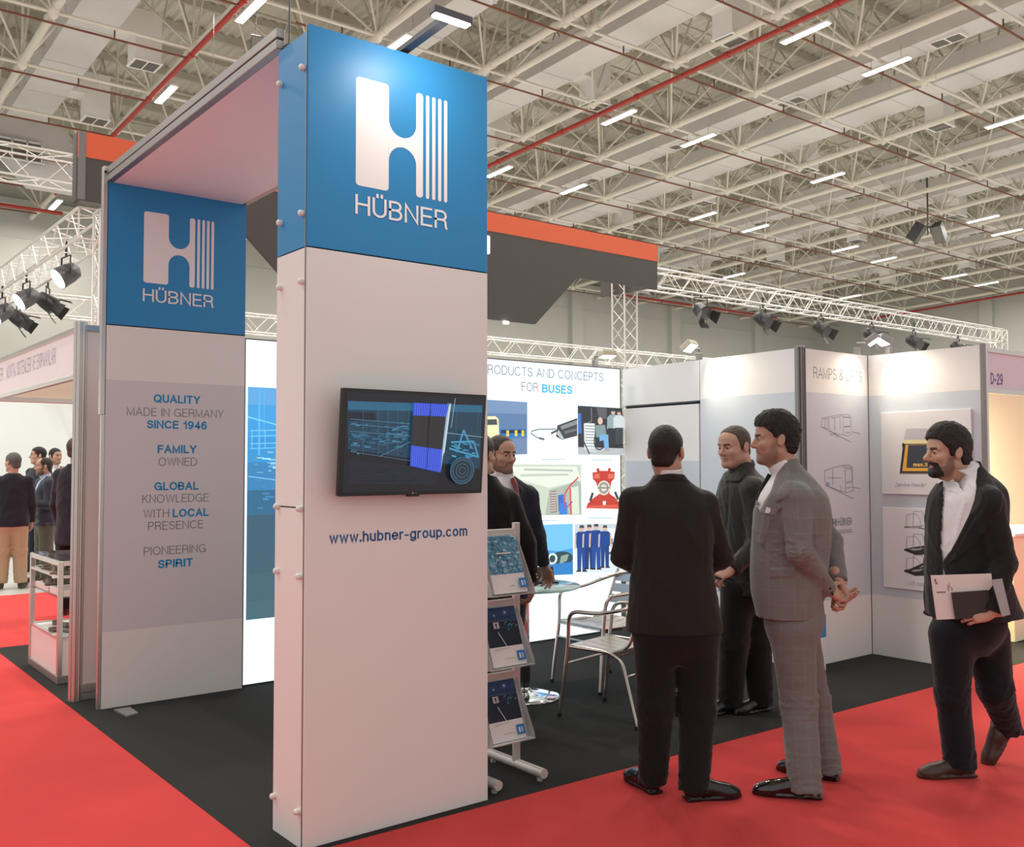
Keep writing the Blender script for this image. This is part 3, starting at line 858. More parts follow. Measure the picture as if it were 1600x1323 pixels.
# bellows block: ribbed blue, black, blue
sq([(935, 245), (968, 240), (905, 580), (890, 572)], (0.25, 0.42, 0.55)); sq([(955, 250), (966, 246), (928, 480), (915, 500)], (0.55, 0.65, 0.7))
sq([(768, 238), (955, 245), (938, 305), (764, 300)], (0.035, 0.075, 0.62)); sq([(764, 300), (938, 305), (915, 467), (752, 447)], (0.018, 0.018, 0.02)); sq([(752, 447), (915, 467), (905, 580), (745, 548)], (0.035, 0.075, 0.62))
for i in range(1, 16):
    f = i / 16
    tx, mx, lx, bx = 768 + 187 * f, 764 + 174 * f, 752 + 163 * f, 745 + 160 * f
    sl([(tx, 239 + 6 * f), (mx, 299 + 5 * f)], 0.0022, (0.10, 0.2, 0.9)); sl([(mx, 302 + 5 * f), (lx, 446 + 19 * f)], 0.0018, (0.05, 0.05, 0.055)); sl([(lx, 450 + 19 * f), (bx, 547 + 32 * f)], 0.0022, (0.10, 0.2, 0.9))
sl([(855, 242), (828, 560)], 0.004, (0.005, 0.005, 0.03))
# chassis and wheel
for p in ([(1030, 370), (1000, 460)], [(1030, 370), (1075, 460)], [(960, 430), (1085, 425)], [(950, 460), (1105, 500)], [(1085, 425), (1110, 500)]): sl(p, 0.008, (0.07, 0.30, 0.50))
for i in range(26):
    x, y = rg.uniform(955, 1100), rg.uniform(420, 500); sq([(x, y), (x + 22, y + 4), (x + 18, y + 9), (x - 2, y + 6)], (0.04, 0.2 + rg.random() * 0.2, 0.35 + rg.random() * 0.2))
c0 = sp(1018, 568)
S.ellipse(c0, 0.066, 0.060, (0.012, 0.05, 0.085)); S.ellipse(c0, 0.048, 0.044, (0.008, 0.02, 0.03))
for r_, k in ((0.066, 1), (0.052, 0.6), (0.034, 0.9), (0.018, 0.7)): S.ring(c0, r_, r_ * 0.92, 0.0022, (0.07 * k, 0.22 * k, 0.33 * k))
for i in range(14): sl([(rg.uniform(470, 880), rg.uniform(560, 640)), (rg.uniform(470, 880), rg.uniform(560, 640))], 0.001, (0.012, 0.03, 0.05))
rot = [tuple(RT @ (Vector(v) - Vector((0, -0.07, 0))) + Vector((0, -0.07, 0))) for v in S.mb.v]; S.mb.v = rot
S.build('picture', attr_mat('screen_picture', rough=0.2, estr=0.8), tv)
G = Print(Plane((0, -0.0855, 0), (1, 0, 0), (0, -1, 0)))
G.ellipse((-0.008, -TH + 0.0085), 0.0045, 0.0045, (0.35, 0.35, 0.36)); G.text('LG', 0.008, -TH + 0.0055, 0.006, (0.35, 0.35, 0.36), bold=0.16)
G.mb.v = [tuple(RT @ (Vector(v) - Vector((0, -0.07, 0))) + Vector((0, -0.07, 0))) for v in G.mb.v]
G.build('maker_mark', M_print, tv)
# ------------------------------------------------------------------ light box and stand walls
XS, XR, YJ, ZW = 4.60, 5.558, 0.804, 2.49
YL = 2.95
lbox = thing('light_box', 'backlit white graphic wall with bus pictures and product photos at the rear of the stand', 'light box', (0, 0, 0))
LX0, LX1, LZ = PW + 0.012, 4.765, 2.50
mb = MB(); mb.box((LX0, YL + 0.004, 0.0), (LX1, YL + 0.12, LZ)); mb.build('casing', M_frame, lbox)
mb = MB()
mb.box((LX0, YL - 0.006, 0.0), (LX0 + 0.008, YL + 0.01, LZ)); mb.box((LX1 - 0.008, YL - 0.006, 0.0), (LX1, YL + 0.01, LZ))
mb.box((LX0, YL - 0.006, LZ - 0.008), (LX1, YL + 0.01, LZ)); mb.box((LX0, YL - 0.006, 0.0), (LX1, YL + 0.01, 0.012)); mb.build('edge_profile', M_frame_d, lbox)
PL = Plane((0, YL, 0), (1, 0, 0), (0, -1, 0))
P = Print(PL)
P.rect(LX0, 0.01, LX1, LZ - 0.005, (0.80, 0.93, 1.0))
# tall bus illustration at the left: layers from light blue down to slate
x0, x1 = PW + 0.04, 2.25
lay = [(2.148, (0.10, 0.33, 0.62)), (2.02, (0.05, 0.30, 0.62)), (1.90, (0.04, 0.29, 0.62)), (1.78, (0.035, 0.26, 0.56)), (1.60, (0.04, 0.20, 0.42)), (1.40, (0.035, 0.13, 0.24)), (1.22, (0.045, 0.105, 0.155)), (1.0, (0.05, 0.105, 0.145)), (0.8, (0.055, 0.115, 0.155)), (0.6, (0.06, 0.125, 0.165))]
for (za, c_), zb in zip(lay, [l[0] for l in lay[1:]] + [0.47]): P.rect(x0, zb, x1, za, c_)
for i in range(26):
    x = x0 + 0.012 + rg.random() * (x1 - x0 - 0.03); P.rect(x, 1.65 + rg.random() * 0.2, x + 0.006 + 0.01 * rg.random(), 2.14, (0.08, 0.40, 0.75))
P.line([(x0, 1.93), (x0 + 0.30, 1.86), (x1, 1.80)], 0.008, (0.2, 0.6, 0.95))
for z in (1.83, 1.79, 1.735, 1.70): P.line([(x0 + 0.02, z), (x0 + 0.28, z + 0.01), (x1, z - 0.03)], 0.007, (0.16, 0.50, 0.82))
for i in range(12): P.rect(x0 + 0.03 + i * 0.1, 1.70, x0 + 0.036 + i * 0.1, 1.84, (0.16, 0.50, 0.82))
for i in range(90):
    x, z = x0 + 0.03 + rg.random() * 0.75, rg.gauss(1.595, 0.035); w = 0.015 + 0.05 * rg.random(); k = rg.choice((0.35, 0.6, 1.0))
    P.rect(x, z, min(x + w, x1), z + 0.004 + 0.012 * rg.random(), (0.35 * k, 0.72 * k, 0.95 * k))
P.line([(x0 + 0.005, 1.50), (x0 + 0.3, 1.46), (x1, 1.40)], 0.008, (0.18, 0.45, 0.68))
for i in range(36):
    x, z = x0 + 0.03 + rg.random() * 0.5, rg.gauss(1.34, 0.04); P.rect(x, z, x + 0.03 + 0.03 * rg.random(), z + 0.01, (0.06, 0.22, 0.42))
# heading
u0, u1 = PL.uv(760, 583)[0], PL.uv(941, 597)[0]
za, zb = PL.uv(850, 590)[1], PL.uv(905, 613)[1]
TG = (0.10, 0.11, 0.13)
P.text('PRODUCTS AND CONCEPTS', (u0 + u1) / 2 - 0.035, za, 0.08, TG, bold=0.085, width=(u1 - u0) + 0.06)
ub, ue = PL.uv(845, 608)[0], PL.uv(892, 612)[0]
P.text('BUSES', (ub + ue) / 2, PL.uv(868, 614.5)[1], 0.075, (0.02, 0.40, 0.75), bold=0.17, width=ue - ub)
ub, ue = PL.uv(813, 606)[0], PL.uv(839, 608)[0]
P.text('FOR', (ub + ue) / 2, PL.uv(826, 611.5)[1], 0.08, TG, bold=0.085, width=ue - ub)


def C5(x, y): return (740 + x / 3.306, 520 + y / 3.306)
def ply(pts, col): P.poly([PL.uv(*C5(*p)) for p in pts], col)
def pln(pts, w, col): P.line([PL.uv(*C5(*p)) for p in pts], w, col)
def pel(c, a, b, col): P.ellipse(C5(*c), a / 3.306, b / 3.306, col, px=True)
# picture: two buses on blue-grey
ply([(-60, 338), (270, 358), (270, 626), (-60, 640)], (0.10, 0.19, 0.34)); ply([(-60, 338), (270, 358), (270, 420), (-60, 410)], (0.16, 0.26, 0.42)); ply([(-60, 560), (270, 545), (270, 626), (-60, 640)], (0.15, 0.22, 0.36))
ply([(40, 432), (105, 430), (122, 445), (126, 540), (118, 556), (40, 558)], (0.72, 0.70, 0.42)); ply([(45, 448), (112, 446), (116, 475), (45, 476)], (0.06, 0.07, 0.07)); ply([(45, 488), (118, 486), (120, 512), (45, 512)], (0.85, 0.80, 0.45))
ply([(128, 498), (262, 496), (264, 536), (130, 542)], (0.02, 0.16, 0.45)); ply([(134, 502), (258, 500), (258, 518), (134, 519)], (0.01, 0.03, 0.07))
for x in (162, 205, 240): ply([(x, 503), (x + 14, 503), (x + 14, 534), (x, 534)], (0.75, 0.52, 0.05))
# picture: dark finned tube with a cable
ply([(425, 478), (528, 440), (528, 532), (448, 552), (418, 535)], (0.05, 0.055, 0.06)); ply([(440, 482), (528, 450), (528, 472), (448, 500)], (0.22, 0.24, 0.25)); ply([(432, 500), (460, 545), (446, 550), (420, 520)], (0.42, 0.45, 0.46))
ply([(460, 508), (528, 492), (528, 504), (465, 522)], (0.14, 0.15, 0.16)); pln([(392, 520), (425, 503)], 0.02, (0.08, 0.08, 0.09)); pln([(418, 497), (330, 498), (292, 508), (290, 520), (320, 540), (345, 546)], 0.010, (0.12, 0.15, 0.15)); pln([(330, 543), (358, 550)], 0.02, (0.12, 0.14, 0.14))
# picture: people with a wheelchair lift in front of a dark vehicle
ply([(530, 376), (760, 390), (766, 630), (532, 626)], (0.03, 0.035, 0.04)); ply([(532, 590), (766, 596), (766, 632), (532, 628)], (0.42, 0.45, 0.46)); ply([(530, 415), (548, 416), (550, 520), (532, 520)], (0.05, 0.15, 0.45))
ply([(740, 420), (764, 424), (764, 590), (745, 590)], (0.07, 0.07, 0.08)); pln([(600, 388), (602, 455), (575, 470)], 0.012, (0.16, 0.17, 0.18)); ply([(625, 385), (680, 388), (680, 445), (640, 440)], (0.10, 0.10, 0.11))
for y in range(472, 596, 15): pln([(566, y), (618, y + 2)], 0.022, (0.65, 0.70, 0.70))
pln([(563, 468), (566, 600), (622, 612)], 0.012, (0.55, 0.6, 0.6)); pln([(560, 560), (590, 625)], 0.014, (0.05, 0.05, 0.05))
def person_print(x, y, h, top, leg, skin=(0.60, 0.40, 0.31)):
    """a small printed standing figure: feet at (x, y), height h, in picture units"""
    w = h * 0.135
    ply([(x - w * 0.75, y - h * 0.52), (x + w * 0.75, y - h * 0.52), (x + w * 0.70, y), (x + w * 0.12, y), (x, y - h * 0.40), (x - w * 0.12, y), (x - w * 0.70, y)], leg)
    ply([(x - w * 0.55, y - h * 0.86), (x + w * 0.55, y - h * 0.86), (x + w * 1.05, y - h * 0.80), (x + w * 0.85, y - h * 0.50), (x - w * 0.85, y - h * 0.50), (x - w * 1.05, y - h * 0.80)], top)
    for s in (-1, 1): ply([(x + s * w * 0.85, y - h * 0.80), (x + s * w * 1.15, y - h * 0.78), (x + s * w * 1.2, y - h * 0.48), (x + s * w * 0.95, y - h * 0.48)], skin if top[2] > 0.2 and top[0] < 0.1 else top)
    pel((x, y - h * 0.93), h * 0.055, h * 0.07, skin); ply([(x - h * 0.055, y - h * 0.94), (x + h * 0.055, y - h * 0.94), (x + h * 0.04, y - h * 1.0), (x - h * 0.04, y - h * 1.0)], (0.06, 0.05, 0.05))
    ply([(x - w * 0.8, y - 4), (x - w * 0.1, y - 4), (x - w * 0.1, y + 4), (x - w * 0.9, y + 4)], (0.02, 0.02, 0.02)); ply([(x + w * 0.1, y - 4), (x + w * 0.8, y - 4), (x + w * 0.9, y + 4), (x + w * 0.1, y + 4)], (0.02, 0.02, 0.02))
person_print(712, 590, 195, (0.26, 0.34, 0.36), (0.03, 0.035, 0.04)); person_print(742, 580, 180, (0.55, 0.6, 0.62), (0.05, 0.06, 0.07))
P.ring(C5(640, 560), 8, 13, 0.012, (0.04, 0.04, 0.04), px=True); ply([(618, 478), (670, 475), (678, 535), (624, 540)], (0.20, 0.27, 0.29)); ply([(640, 528), (686, 525), (690, 605), (668, 606), (662, 555), (642, 560)], (0.16, 0.38, 0.65)); pel((645, 455), 13, 19, (0.62, 0.45, 0.38)); ply([(668, 603), (696, 600), (696, 610), (668, 611)], (0.5, 0.3, 0.2))
# captions: short grey strokes of small print
for (xa, xb, y) in ((345, 462, 653), (603, 700, 656), (330, 424, 968), (582, 712, 955), (622, 664, 1260)):
    x = xa
    while x < xb:
        w = 5 + rg.random() * 9; pln([(x, y), (min(x + w, xb), y + 0.6)], 0.008, (0.30, 0.42, 0.52)); x += w + 2.5
# picture: pale bus interior
ply([(130, 678), (545, 680), (547, 938), (130, 945)], (0.52, 0.58, 0.48)); ply([(160, 690), (520, 690), (545, 760), (380, 800), (160, 740)], (0.70, 0.74, 0.64)); ply([(250, 700), (500, 706), (505, 716), (250, 710)], (0.40, 0.47, 0.40)); ply([(230, 730), (480, 726), (480, 736), (230, 742)], (0.46, 0.52, 0.44))
ply([(380, 810), (470, 785), (525, 760), (545, 780), (545, 938), (360, 940)], (0.36, 0.42, 0.36)); ply([(385, 820), (415, 812), (420, 925), (388, 930)], (0.30, 0.20, 0.18)); ply([(425, 838), (455, 832), (455, 915), (428, 922)], (0.04, 0.14, 0.52)); ply([(432, 880), (470, 872), (475, 935), (432, 938)], (0.05, 0.20, 0.60)); ply([(490, 800), (530, 790), (535, 935), (498, 935)], (0.62, 0.68, 0.56))
for i in range(8): ply([(388, 825 + i * 13), (415, 822 + i * 13), (415, 826 + i * 13), (388, 829 + i * 13)], (0.6, 0.62, 0.56))
pln([(458, 900), (460, 830), (485, 790), (530, 745)], 0.014, (0.55, 0.05, 0.05)); pln([(492, 938), (488, 800)], 0.016, (0.6, 0.05, 0.05)); pln([(470, 900), (500, 870)], 0.012, (0.5, 0.05, 0.12))
# picture: red cast joint
ply([(570, 905), (578, 880), (610, 850), (640, 830), (620, 770), (605, 755), (602, 720), (625, 718), (622, 700), (636, 698), (640, 712), (682, 712), (684, 698), (697, 697), (696, 715), (718, 716), (716, 752), (700, 768), (690, 830), (720, 850), (742, 880), (748, 902), (740, 908)], (0.48, 0.045, 0.03))
ply([(590, 890), (740, 886), (745, 902), (575, 905)], (0.62, 0.10, 0.06)); ply([(612, 728), (640, 728), (640, 752), (612, 752)], (0.66, 0.14, 0.09)); ply([(682, 728), (712, 728), (712, 752), (682, 752)], (0.66, 0.14, 0.09))
pel((661, 800), 32, 38, (0.62, 0.62, 0.52)); pel((661, 800), 25, 30, (0.28, 0.25, 0.2)); pel((661, 800), 16, 19, (0.60, 0.58, 0.5)); pln([(628, 800), (694, 800)], 0.012, (0.2, 0.2, 0.18)); pln([(590, 868), (604, 825)], 0.03, (0.05, 0.05, 0.05)); pln([(735, 860), (718, 820)], 0.03, (0.05, 0.05, 0.05)); ply([(655, 868), (672, 868), (670, 888), (657, 888)], (0.7, 0.72, 0.7))
# picture: blue round object
ply([(345, 990), (500, 985), (502, 1245), (345, 1252)], (0.06, 0.30, 0.62)); ply([(345, 990), (500, 985), (500, 1110), (430, 1125), (345, 1120)], (0.16, 0.48, 0.80)); pel((440, 1165), 62, 38, (0.03, 0.07, 0.08)); pel((395, 1165), 26, 30, (0.55, 0.68, 0.66)); pel((395, 1165), 15, 19, (0.04, 0.06, 0.07)); ply([(440, 1150), (480, 1140), (470, 1175), (430, 1195)], (0.26, 0.34, 0.30)); ply([(345, 1200), (500, 1180), (502, 1245), (345, 1252)], (0.03, 0.20, 0.50))
# picture: four men in navy shirts
ply([(510, 985), (770, 985), (770, 1235), (512, 1240)], (0.62, 0.70, 0.73)); ply([(510, 985), (770, 985), (770, 1060), (510, 1060)], (0.50, 0.57, 0.60)); ply([(680, 1010), (755, 1005), (755, 1140), (680, 1145)], (0.75, 0.80, 0.80)); ply([(690, 1060), (706, 1060), (706, 1090), (690, 1090)], (0.1, 0.12, 0.13)); ply([(672, 1130), (715, 1128), (715, 1142), (672, 1144)], (0.12, 0.13, 0.14))
NV, NV2 = (0.012, 0.055, 0.24), (0.016, 0.065, 0.27)
person_print(546, 1228, 236, NV, NV2); person_print(585, 1215, 226, NV, (0.012, 0.04, 0.16)); person_print(620, 1217, 232, NV, NV2); person_print(665, 1208, 216, NV, (0.012, 0.05, 0.2))
P.build('backlit_print', attr_mat('backlit_print', rough=0.35, estr=1.06), lbox)

# side walls: printed laminate on aluminium frames
M_post = mat('grey_wall_post', (0.24, 0.235, 0.23), rough=0.42, metal=0.3, noise=0.06, scale=20)
BAND = lin('#c4cad2')
SKEW = -math.radians(4.3)
_wd = np.array([math.sin(-SKEW), math.cos(SKEW), 0.0]); _wn = np.array([-math.cos(SKEW), math.sin(-SKEW), 0.0])


def on_wall(px, py):
    """sight line on the slightly turned side wall, as unturned wall coordinates"""
    o = np.array([XS, YJ, 0.0]); d = ray(px, py); t = ((o - CAM) @ _wn) / (d @ _wn); q = CAM + d * t
    return np.array([XS, YJ + (q - o) @ _wd, q[2]])


def turn_wall(o):
    R = Matrix.Rotation(SKEW, 3, 'Z'); p = Vector((XS, YJ, 0))
    o.location = p - R @ p; o.rotation_euler = (0, 0, SKEW)

def wall_panel(mb, lo, hi): mb.box(lo, hi)
YD = on_wall(1093, 563)[1]; YC = on_wall(972, 572)[1]
ztop_d, zdoor = ZW, on_wall(1040, 632)[2]
stw = thing('wall_panel', 'white printed stand wall with a grey band, left of the dark upright post', 'stand wall', (0, 0, 0))
mb = MB(); mb.box((XS, YJ + 0.02, 0.0), (XS + 0.05, YD - 0.004, ZW)); mb.build('panel', M_panel, stw)
PS = Plane((XS, 0, 0), (0, -1, 0), (-1, 0, 0))
P = Print(PS); P.rect(-YD + 0.006, 0.495, -YJ - 0.03, 2.148, BAND); P.build('printed_band', M_print, stw)
mb = MB()
mb.box((XS - 0.025, YJ - 0.005, 0.0), (XS - 0.003, YJ + 0.028, ZW + 0.012), bev=0.002); mb.box((XS + 0.0, YJ - 0.02, 0.0), (XS + 0.055, YJ + 0.02, ZW + 0.016), bev=0.004)
for x in (0.012, 0.03, 0.044): mb.box((XS + x, YJ - 0.022, 0.0), (XS + x + 0.004, YJ - 0.018, ZW), mi=1)
mb.build('corner_post', [M_post, M_dark], stw)
cab = thing('wall_panel', 'blank white wall panel over the storage door in the rear corner', 'stand wall', (0, 0, 0))
mb = MB(); mb.box((XS, YD + 0.003, zdoor + 0.016), (XS + 0.05, YC - 0.006, ZW)); mb.build('panel', M_panel, cab)
mb = MB(); mb.box((XS + 0.042, YD - 0.003, 0.0), (XS + 0.06, YC - 0.006, ZW - 0.03)); mb.build('reveal', M_dark, cab)
mb = MB(); mb.box((XS - 0.004, YD + 0.02, zdoor + 0.002), (XS + 0.02, YC - 0.04, zdoor + 0.009)); mb.build('door_track', M_frame_d, cab)
door = thing('storage_door', 'plain white storage door with a grey lower band beside the backlit wall', 'door', (0, 0, 0))
mb = MB(); mb.box((XS + 0.002, YD + 0.016, 0.012), (XS + 0.04, YC - 0.035, zdoor - 0.012)); mb.build('leaf', M_panel, door)
P = Print(Plane((XS + 0.002, 0, 0), (0, -1, 0), (-1, 0, 0))); P.rect(-YC + 0.036, 0.495, -YD - 0.017, on_wall(1040, 720)[2], BAND); P.build('printed_band', M_print, door)
mb = MB(); mb.tube([(XS - 0.03, 2.66, 1.02), (XS - 0.03, 2.78, 1.02)], 0.009, 8); mb.tube([(XS + 0.004, 2.78, 1.02), (XS - 0.03, 2.78, 1.02)], 0.01, 8); mb.build('door_handle', M_alu, door)

for _o in (stw, cab, door): turn_wall(_o)
jog = thing('wall_panel', 'narrow printed wall with RAMPS & LIFTS heading and bus outline drawings', 'stand wall', (0, 0, 0))
mb = MB(); mb.box((XS + 0.056, YJ, 0.0), (XR - 0.004, YJ + 0.05, ZW)); mb.build('panel', M_panel, jog)
PJ = Plane((0, YJ, 0), (1, 0, 0), (0, -1, 0)); P = Print(PJ)
P.rect(XS + 0.058, 0.495, XR - 0.006, 2.148, BAND)
ua, ub = PJ.uv(1271, 580)[0], PJ.uv(1347, 594)[0]
P.text('RAMPS & LIFTS', (ua + ub) / 2, PJ.uv(1309, 594)[1], 0.09, (0.12, 0.12, 0.13), bold=0.075, width=ub - ua)
LC = (0.22, 0.23, 0.25)
def C8(x, y): return (1250 + x / 4.725, 560 + y / 4.725)
def jl(pts, w=0.0042): P.line([PJ.uv(*C8(*p)) for p in pts], w, LC)
for p in ([(160, 440), (215, 430), (300, 414), (350, 413), (378, 428), (378, 560), (350, 572), (300, 560), (240, 545), (215, 520), (160, 505), (160, 440)], [(212, 432), (214, 520)], [(300, 416), (318, 430), (320, 565)], [(318, 430), (372, 432)], [(320, 505), (374, 503)], [(326, 436), (370, 438), (368, 498), (330, 500)], [(330, 548), (370, 545)],
          [(165, 450), (205, 444), (205, 500)], [(184, 447), (184, 506)], [(230, 440), (295, 428), (296, 520)], [(255, 435), (256, 530)], [(150, 500), (378, 618)], [(386, 542), (442, 553)], [(218, 550), (232, 565), (250, 555), (270, 570), (292, 572)]): jl(p)
for p in ([(182, 826), (240, 806), (320, 787), (362, 786), (386, 802), (390, 975), (350, 990), (300, 978), (200, 940), (182, 900), (182, 826)], [(310, 790), (332, 802), (334, 985)], [(332, 802), (384, 806)], [(336, 812), (380, 816), (382, 905), (338, 912)], [(338, 920), (386, 914)], [(340, 955), (384, 950)], [(200, 880), (300, 880)], [(240, 812), (242, 935)], [(180, 930), (388, 1032)], [(392, 950), (444, 960)], [(296, 930), (300, 985)]): jl(p)
P.poly([PJ.uv(*C8(*p)) for p in ((196, 912), (216, 914), (216, 950), (198, 945))], lin('#7fa6c6')); 
lg = PJ.uv(*C8(234, 1240)); sw = PJ.uv(*C8(268, 1240))[0] - lg[0]
logo(P, lg[0], lg[1], sw, (0.10, 0.11, 0.12), words=False)
ua, ub = PJ.uv(*C8(276, 1240))[0], PJ.uv(*C8(380, 1240))[0]
P.text('HÜBNER', (ua + ub) / 2, lg[1] + 0.004, 0.058, (0.13, 0.14, 0.15), bold=0.1, width=ub - ua)
P.line([(lg[0] + 0.02, lg[1] - 0.035), (ub, lg[1] - 0.035)], 0.004, (0.2, 0.2, 0.21)); 
for i in range(12): P.line([(ua + i * (ub - ua) / 12, lg[1] - 0.052), (ua + (i + 0.75) * (ub - ua) / 12, lg[1] - 0.052)], 0.010, (0.30, 0.31, 0.32))
P.build('printed_graphic', M_print, jog)

rw = thing('wall_panel', 'white printed end wall carrying two product boards, behind the walking man', 'stand wall', (0, 0, 0))
YE = -0.155
mb = MB(); mb.box((XR, YE + 0.01, 0.0), (XR + 0.03, YJ + 0.05, ZW)); mb.build('panel', M_panel, rw)
PX = Plane((XR, 0, 0), (0, -1, 0), (-1, 0, 0)); P = Print(PX); P.rect(-YJ + 0.006, 0.495, -YE - 0.012, 2.148, BAND); P.build('printed_band', M_print, rw)
mb = MB(); mb.box((XR - 0.008, YE - 0.022, 0.0), (XR + 0.03, YE + 0.01, ZW + 0.012), bev=0.004)
mb.build('end_post', M_post, rw)
mb = MB(); mb.box((XR - 0.003, YJ - 0.004, 0), (XR + 0.001, YJ, ZW)); mb.build('corner_joint', M_dark, rw)
M_board = mat('white_foam_board', (0.74, 0.735, 0.74), rough=0.5, noise=0.02)
def C7(x, y): return (1360 + x / 4.264, 630 + y / 4.264)
PB = Plane((XR - 0.02, 0, 0), (0, -1, 0), (-1, 0, 0))
def board(v_hi, v_lo, label):
    u0, u1 = PB.uv(*C7(72, 300))[0], PB.uv(1518, 700)[0]
    t = thing('product_board', label, 'board', (XR - 0.01, -(u0 + u1) / 2, (v_hi + v_lo) / 2))
    o = np.array(t.location)
    mb = MB(); mb.box((-0.01, -(u1 - u0) / 2, -(v_hi - v_lo) / 2), (0.0095, (u1 - u0) / 2, (v_hi - v_lo) / 2), bev=0.002); mb.build('board', M_board, t)
    return t, Print(Plane((-0.01, 0, 0), (0, -1, 0), (-1, 0, 0))), o
def loc(pt, o):
    u, v = PB.uv(*C7(*pt)); return (u + o[1], v - o[2])
vh, vl = PB.uv(*C7(68, 62))[1], PB.uv(*C7(75, 602))[1]
t, P, o = board(vh, vl, 'white board showing a yellow edged folding ramp, upper one on the end wall')
def bp(pts, col): P.poly([loc(p, o) for p in pts], col)
bp([(238, 168), (655, 168), (655, 246), (222, 242)], (0.52, 0.50, 0.53)); bp([(225, 243), (657, 246), (657, 268), (218, 270)], (0.80, 0.74, 0.40)); bp([(218, 270), (657, 268), (668, 470), (195, 468)], (0.03, 0.03, 0.04)); bp([(235, 276), (640, 272), (650, 452), (212, 452)], (0.80, 0.45, 0.06)); bp([(252, 278), (630, 274), (634, 430), (240, 430)], (0.05, 0.06, 0.085)); bp([(200, 462), (664, 462), (664, 470), (195, 470)], (0.20, 0.14, 0.10)); bp([(212, 265), (224, 265), (224, 292), (212, 292)], (0.03, 0.03, 0.03))
a_, b_ = loc((286, 420), o), loc((382, 420), o); P.text('max.3', (a_[0] + b_[0]) / 2, a_[1], 0.03, (0.80, 0.55, 0.12), bold=0.2, width=b_[0] - a_[0])
a_, b_ = loc((165, 553), o), loc((372, 553), o); P.text('„Service-friendly"', (a_[0] + b_[0]) / 2, a_[1], 0.030, (0.30, 0.30, 0.32), bold=0.1, width=b_[0] - a_[0])
P.build('print', M_print, t)
vh, vl = PB.uv(*C7(72, 690))[1], PB.uv(*C7(85, 1222))[1]
t, P, o = board(vh, vl, 'white board showing three dark lift platforms, lower one on the end wall')
for y in (820, 970, 1110):
    k = 0.18 if y == 820 else 0.03
    bp([(225, y), (300, y - 14 if y > 900 else y - 2), (420, y - 30 if y > 900 else y + 28), (420, y + 34), (300, y + 40 if y > 900 else y + 8), (225, y + 10)], (k, k, k * 1.05)); bp([(250, y), (360, y - 8), (330, y + 8), (290, y + 12)], (0.35, 0.35, 0.36))
    for q in ([(240, y), (242, y - 78), (300, y - 84), (330, y - 50), (336, y - 4)], [(285, y + 2), (287, y - 100), (345, y - 98), (362, y - 60)]): P.line([loc(p, o) for p in q], 0.005, (0.35, 0.35, 0.37))
P.line([loc(p, o) for p in ((262, 1112), (400, 1050))], 0.018, (0.03, 0.03, 0.03))
a_, b_ = loc((258, 1212), o), loc((378, 1218), o); P.text('Lift systems', a_[0], (a_[1] + b_[1]) / 2, 0.032, (0.30, 0.30, 0.32), bold=0.1, align='l', width=(b_[0] - a_[0]) * 1.35)
P.build('print', M_print, t)

# arm floodlights clipped on the wall tops
M_lampbody = mat('cream_lamp_housing', (0.60, 0.55, 0.42), rough=0.5, noise=0.05)
def arm_lamp(base, out, aim, label, power, head_mat=M_frame):
    """base on the wall top; out = horizontal throw of the arm (2-D); aim = lit point"""
    t = thing('arm_floodlight', label, 'spotlight', base, 0, 'floodlights on the wall tops')
    b = Vector(base); e = Vector((out[0], out[1], 0.035)); d = (Vector(aim) - (b + e)).normalized()
    mb = MB(); mb.tube([(0, 0, 0.0), (0, 0, 0.05), tuple(e * 0.92)], 0.009, 6); mb.build('arm', M_frame, t)
    mb = MB(); mb.box((-0.022, -0.022, -0.05), (0.022, 0.022, 0.012), bev=0.003); mb.build('clamp', M_frame, t)
    side = d.cross(Vector((0, 0, 1))).normalized(); up = side.cross(d)
    R = Matrix((side, up, d)).transposed()
    def bx(lo, hi, **k):
        m = MB(); m.box(lo, hi, **k); m.v = [tuple(R @ Vector(v) + e) for v in m.v]; return m
    bx((-0.075, -0.055, -0.05), (0.075, 0.055, 0.0), bev=0.006).build('head', head_mat, t)
    bx((-0.066, -0.046, 0.0), (0.066, 0.046, 0.004)).build('lens', M_led, t)
    l = bpy.data.lights.new('floodlight', 'SPOT'); l.energy = power; l.spot_size = math.radians(105); l.spot_blend = 0.8; l.shadow_soft_size = 0.05; l.color = (1.0, 0.90, 0.70)
    lo = bpy.data.objects.new('floodlight', l); COL.objects.link(lo); lo.parent = t; lo.location = e + d * 0.012; lo.rotation_euler = d.to_track_quat('-Z', 'Y').to_euler()
    return t
arm_lamp((XS + 0.02 + 0.0755 * (YD - YJ), YD + 0.02, ZW + 0.05), (-0.20, -0.08), (XS + 0.04, 1.30, 1.9), 'cream arm floodlight over the joint between storage door and band wall', SPOT_POWER, M_lampbody)
arm_lamp((XR + 0.02, 0.62, ZW + 0.05), (-0.22, 0.0), (XR, 0.20, 1.9), 'right one of two arm floodlights over the end wall corner', SPOT_POWER)
arm_lamp((XR - 0.12, YJ + 0.02, ZW + 0.05), (0.0, -0.22), (5.12, YJ, 1.9), 'left one of two arm floodlights over the RAMPS & LIFTS wall', SPOT_POWER * 0.8)
arm_lamp((4.45, YL + 0.02, LZ + 0.05), (0.02, -0.15), (4.4, YL - 0.4, 1.0), 'cream arm floodlight above the right end of the backlit wall', 2, M_lampbody)

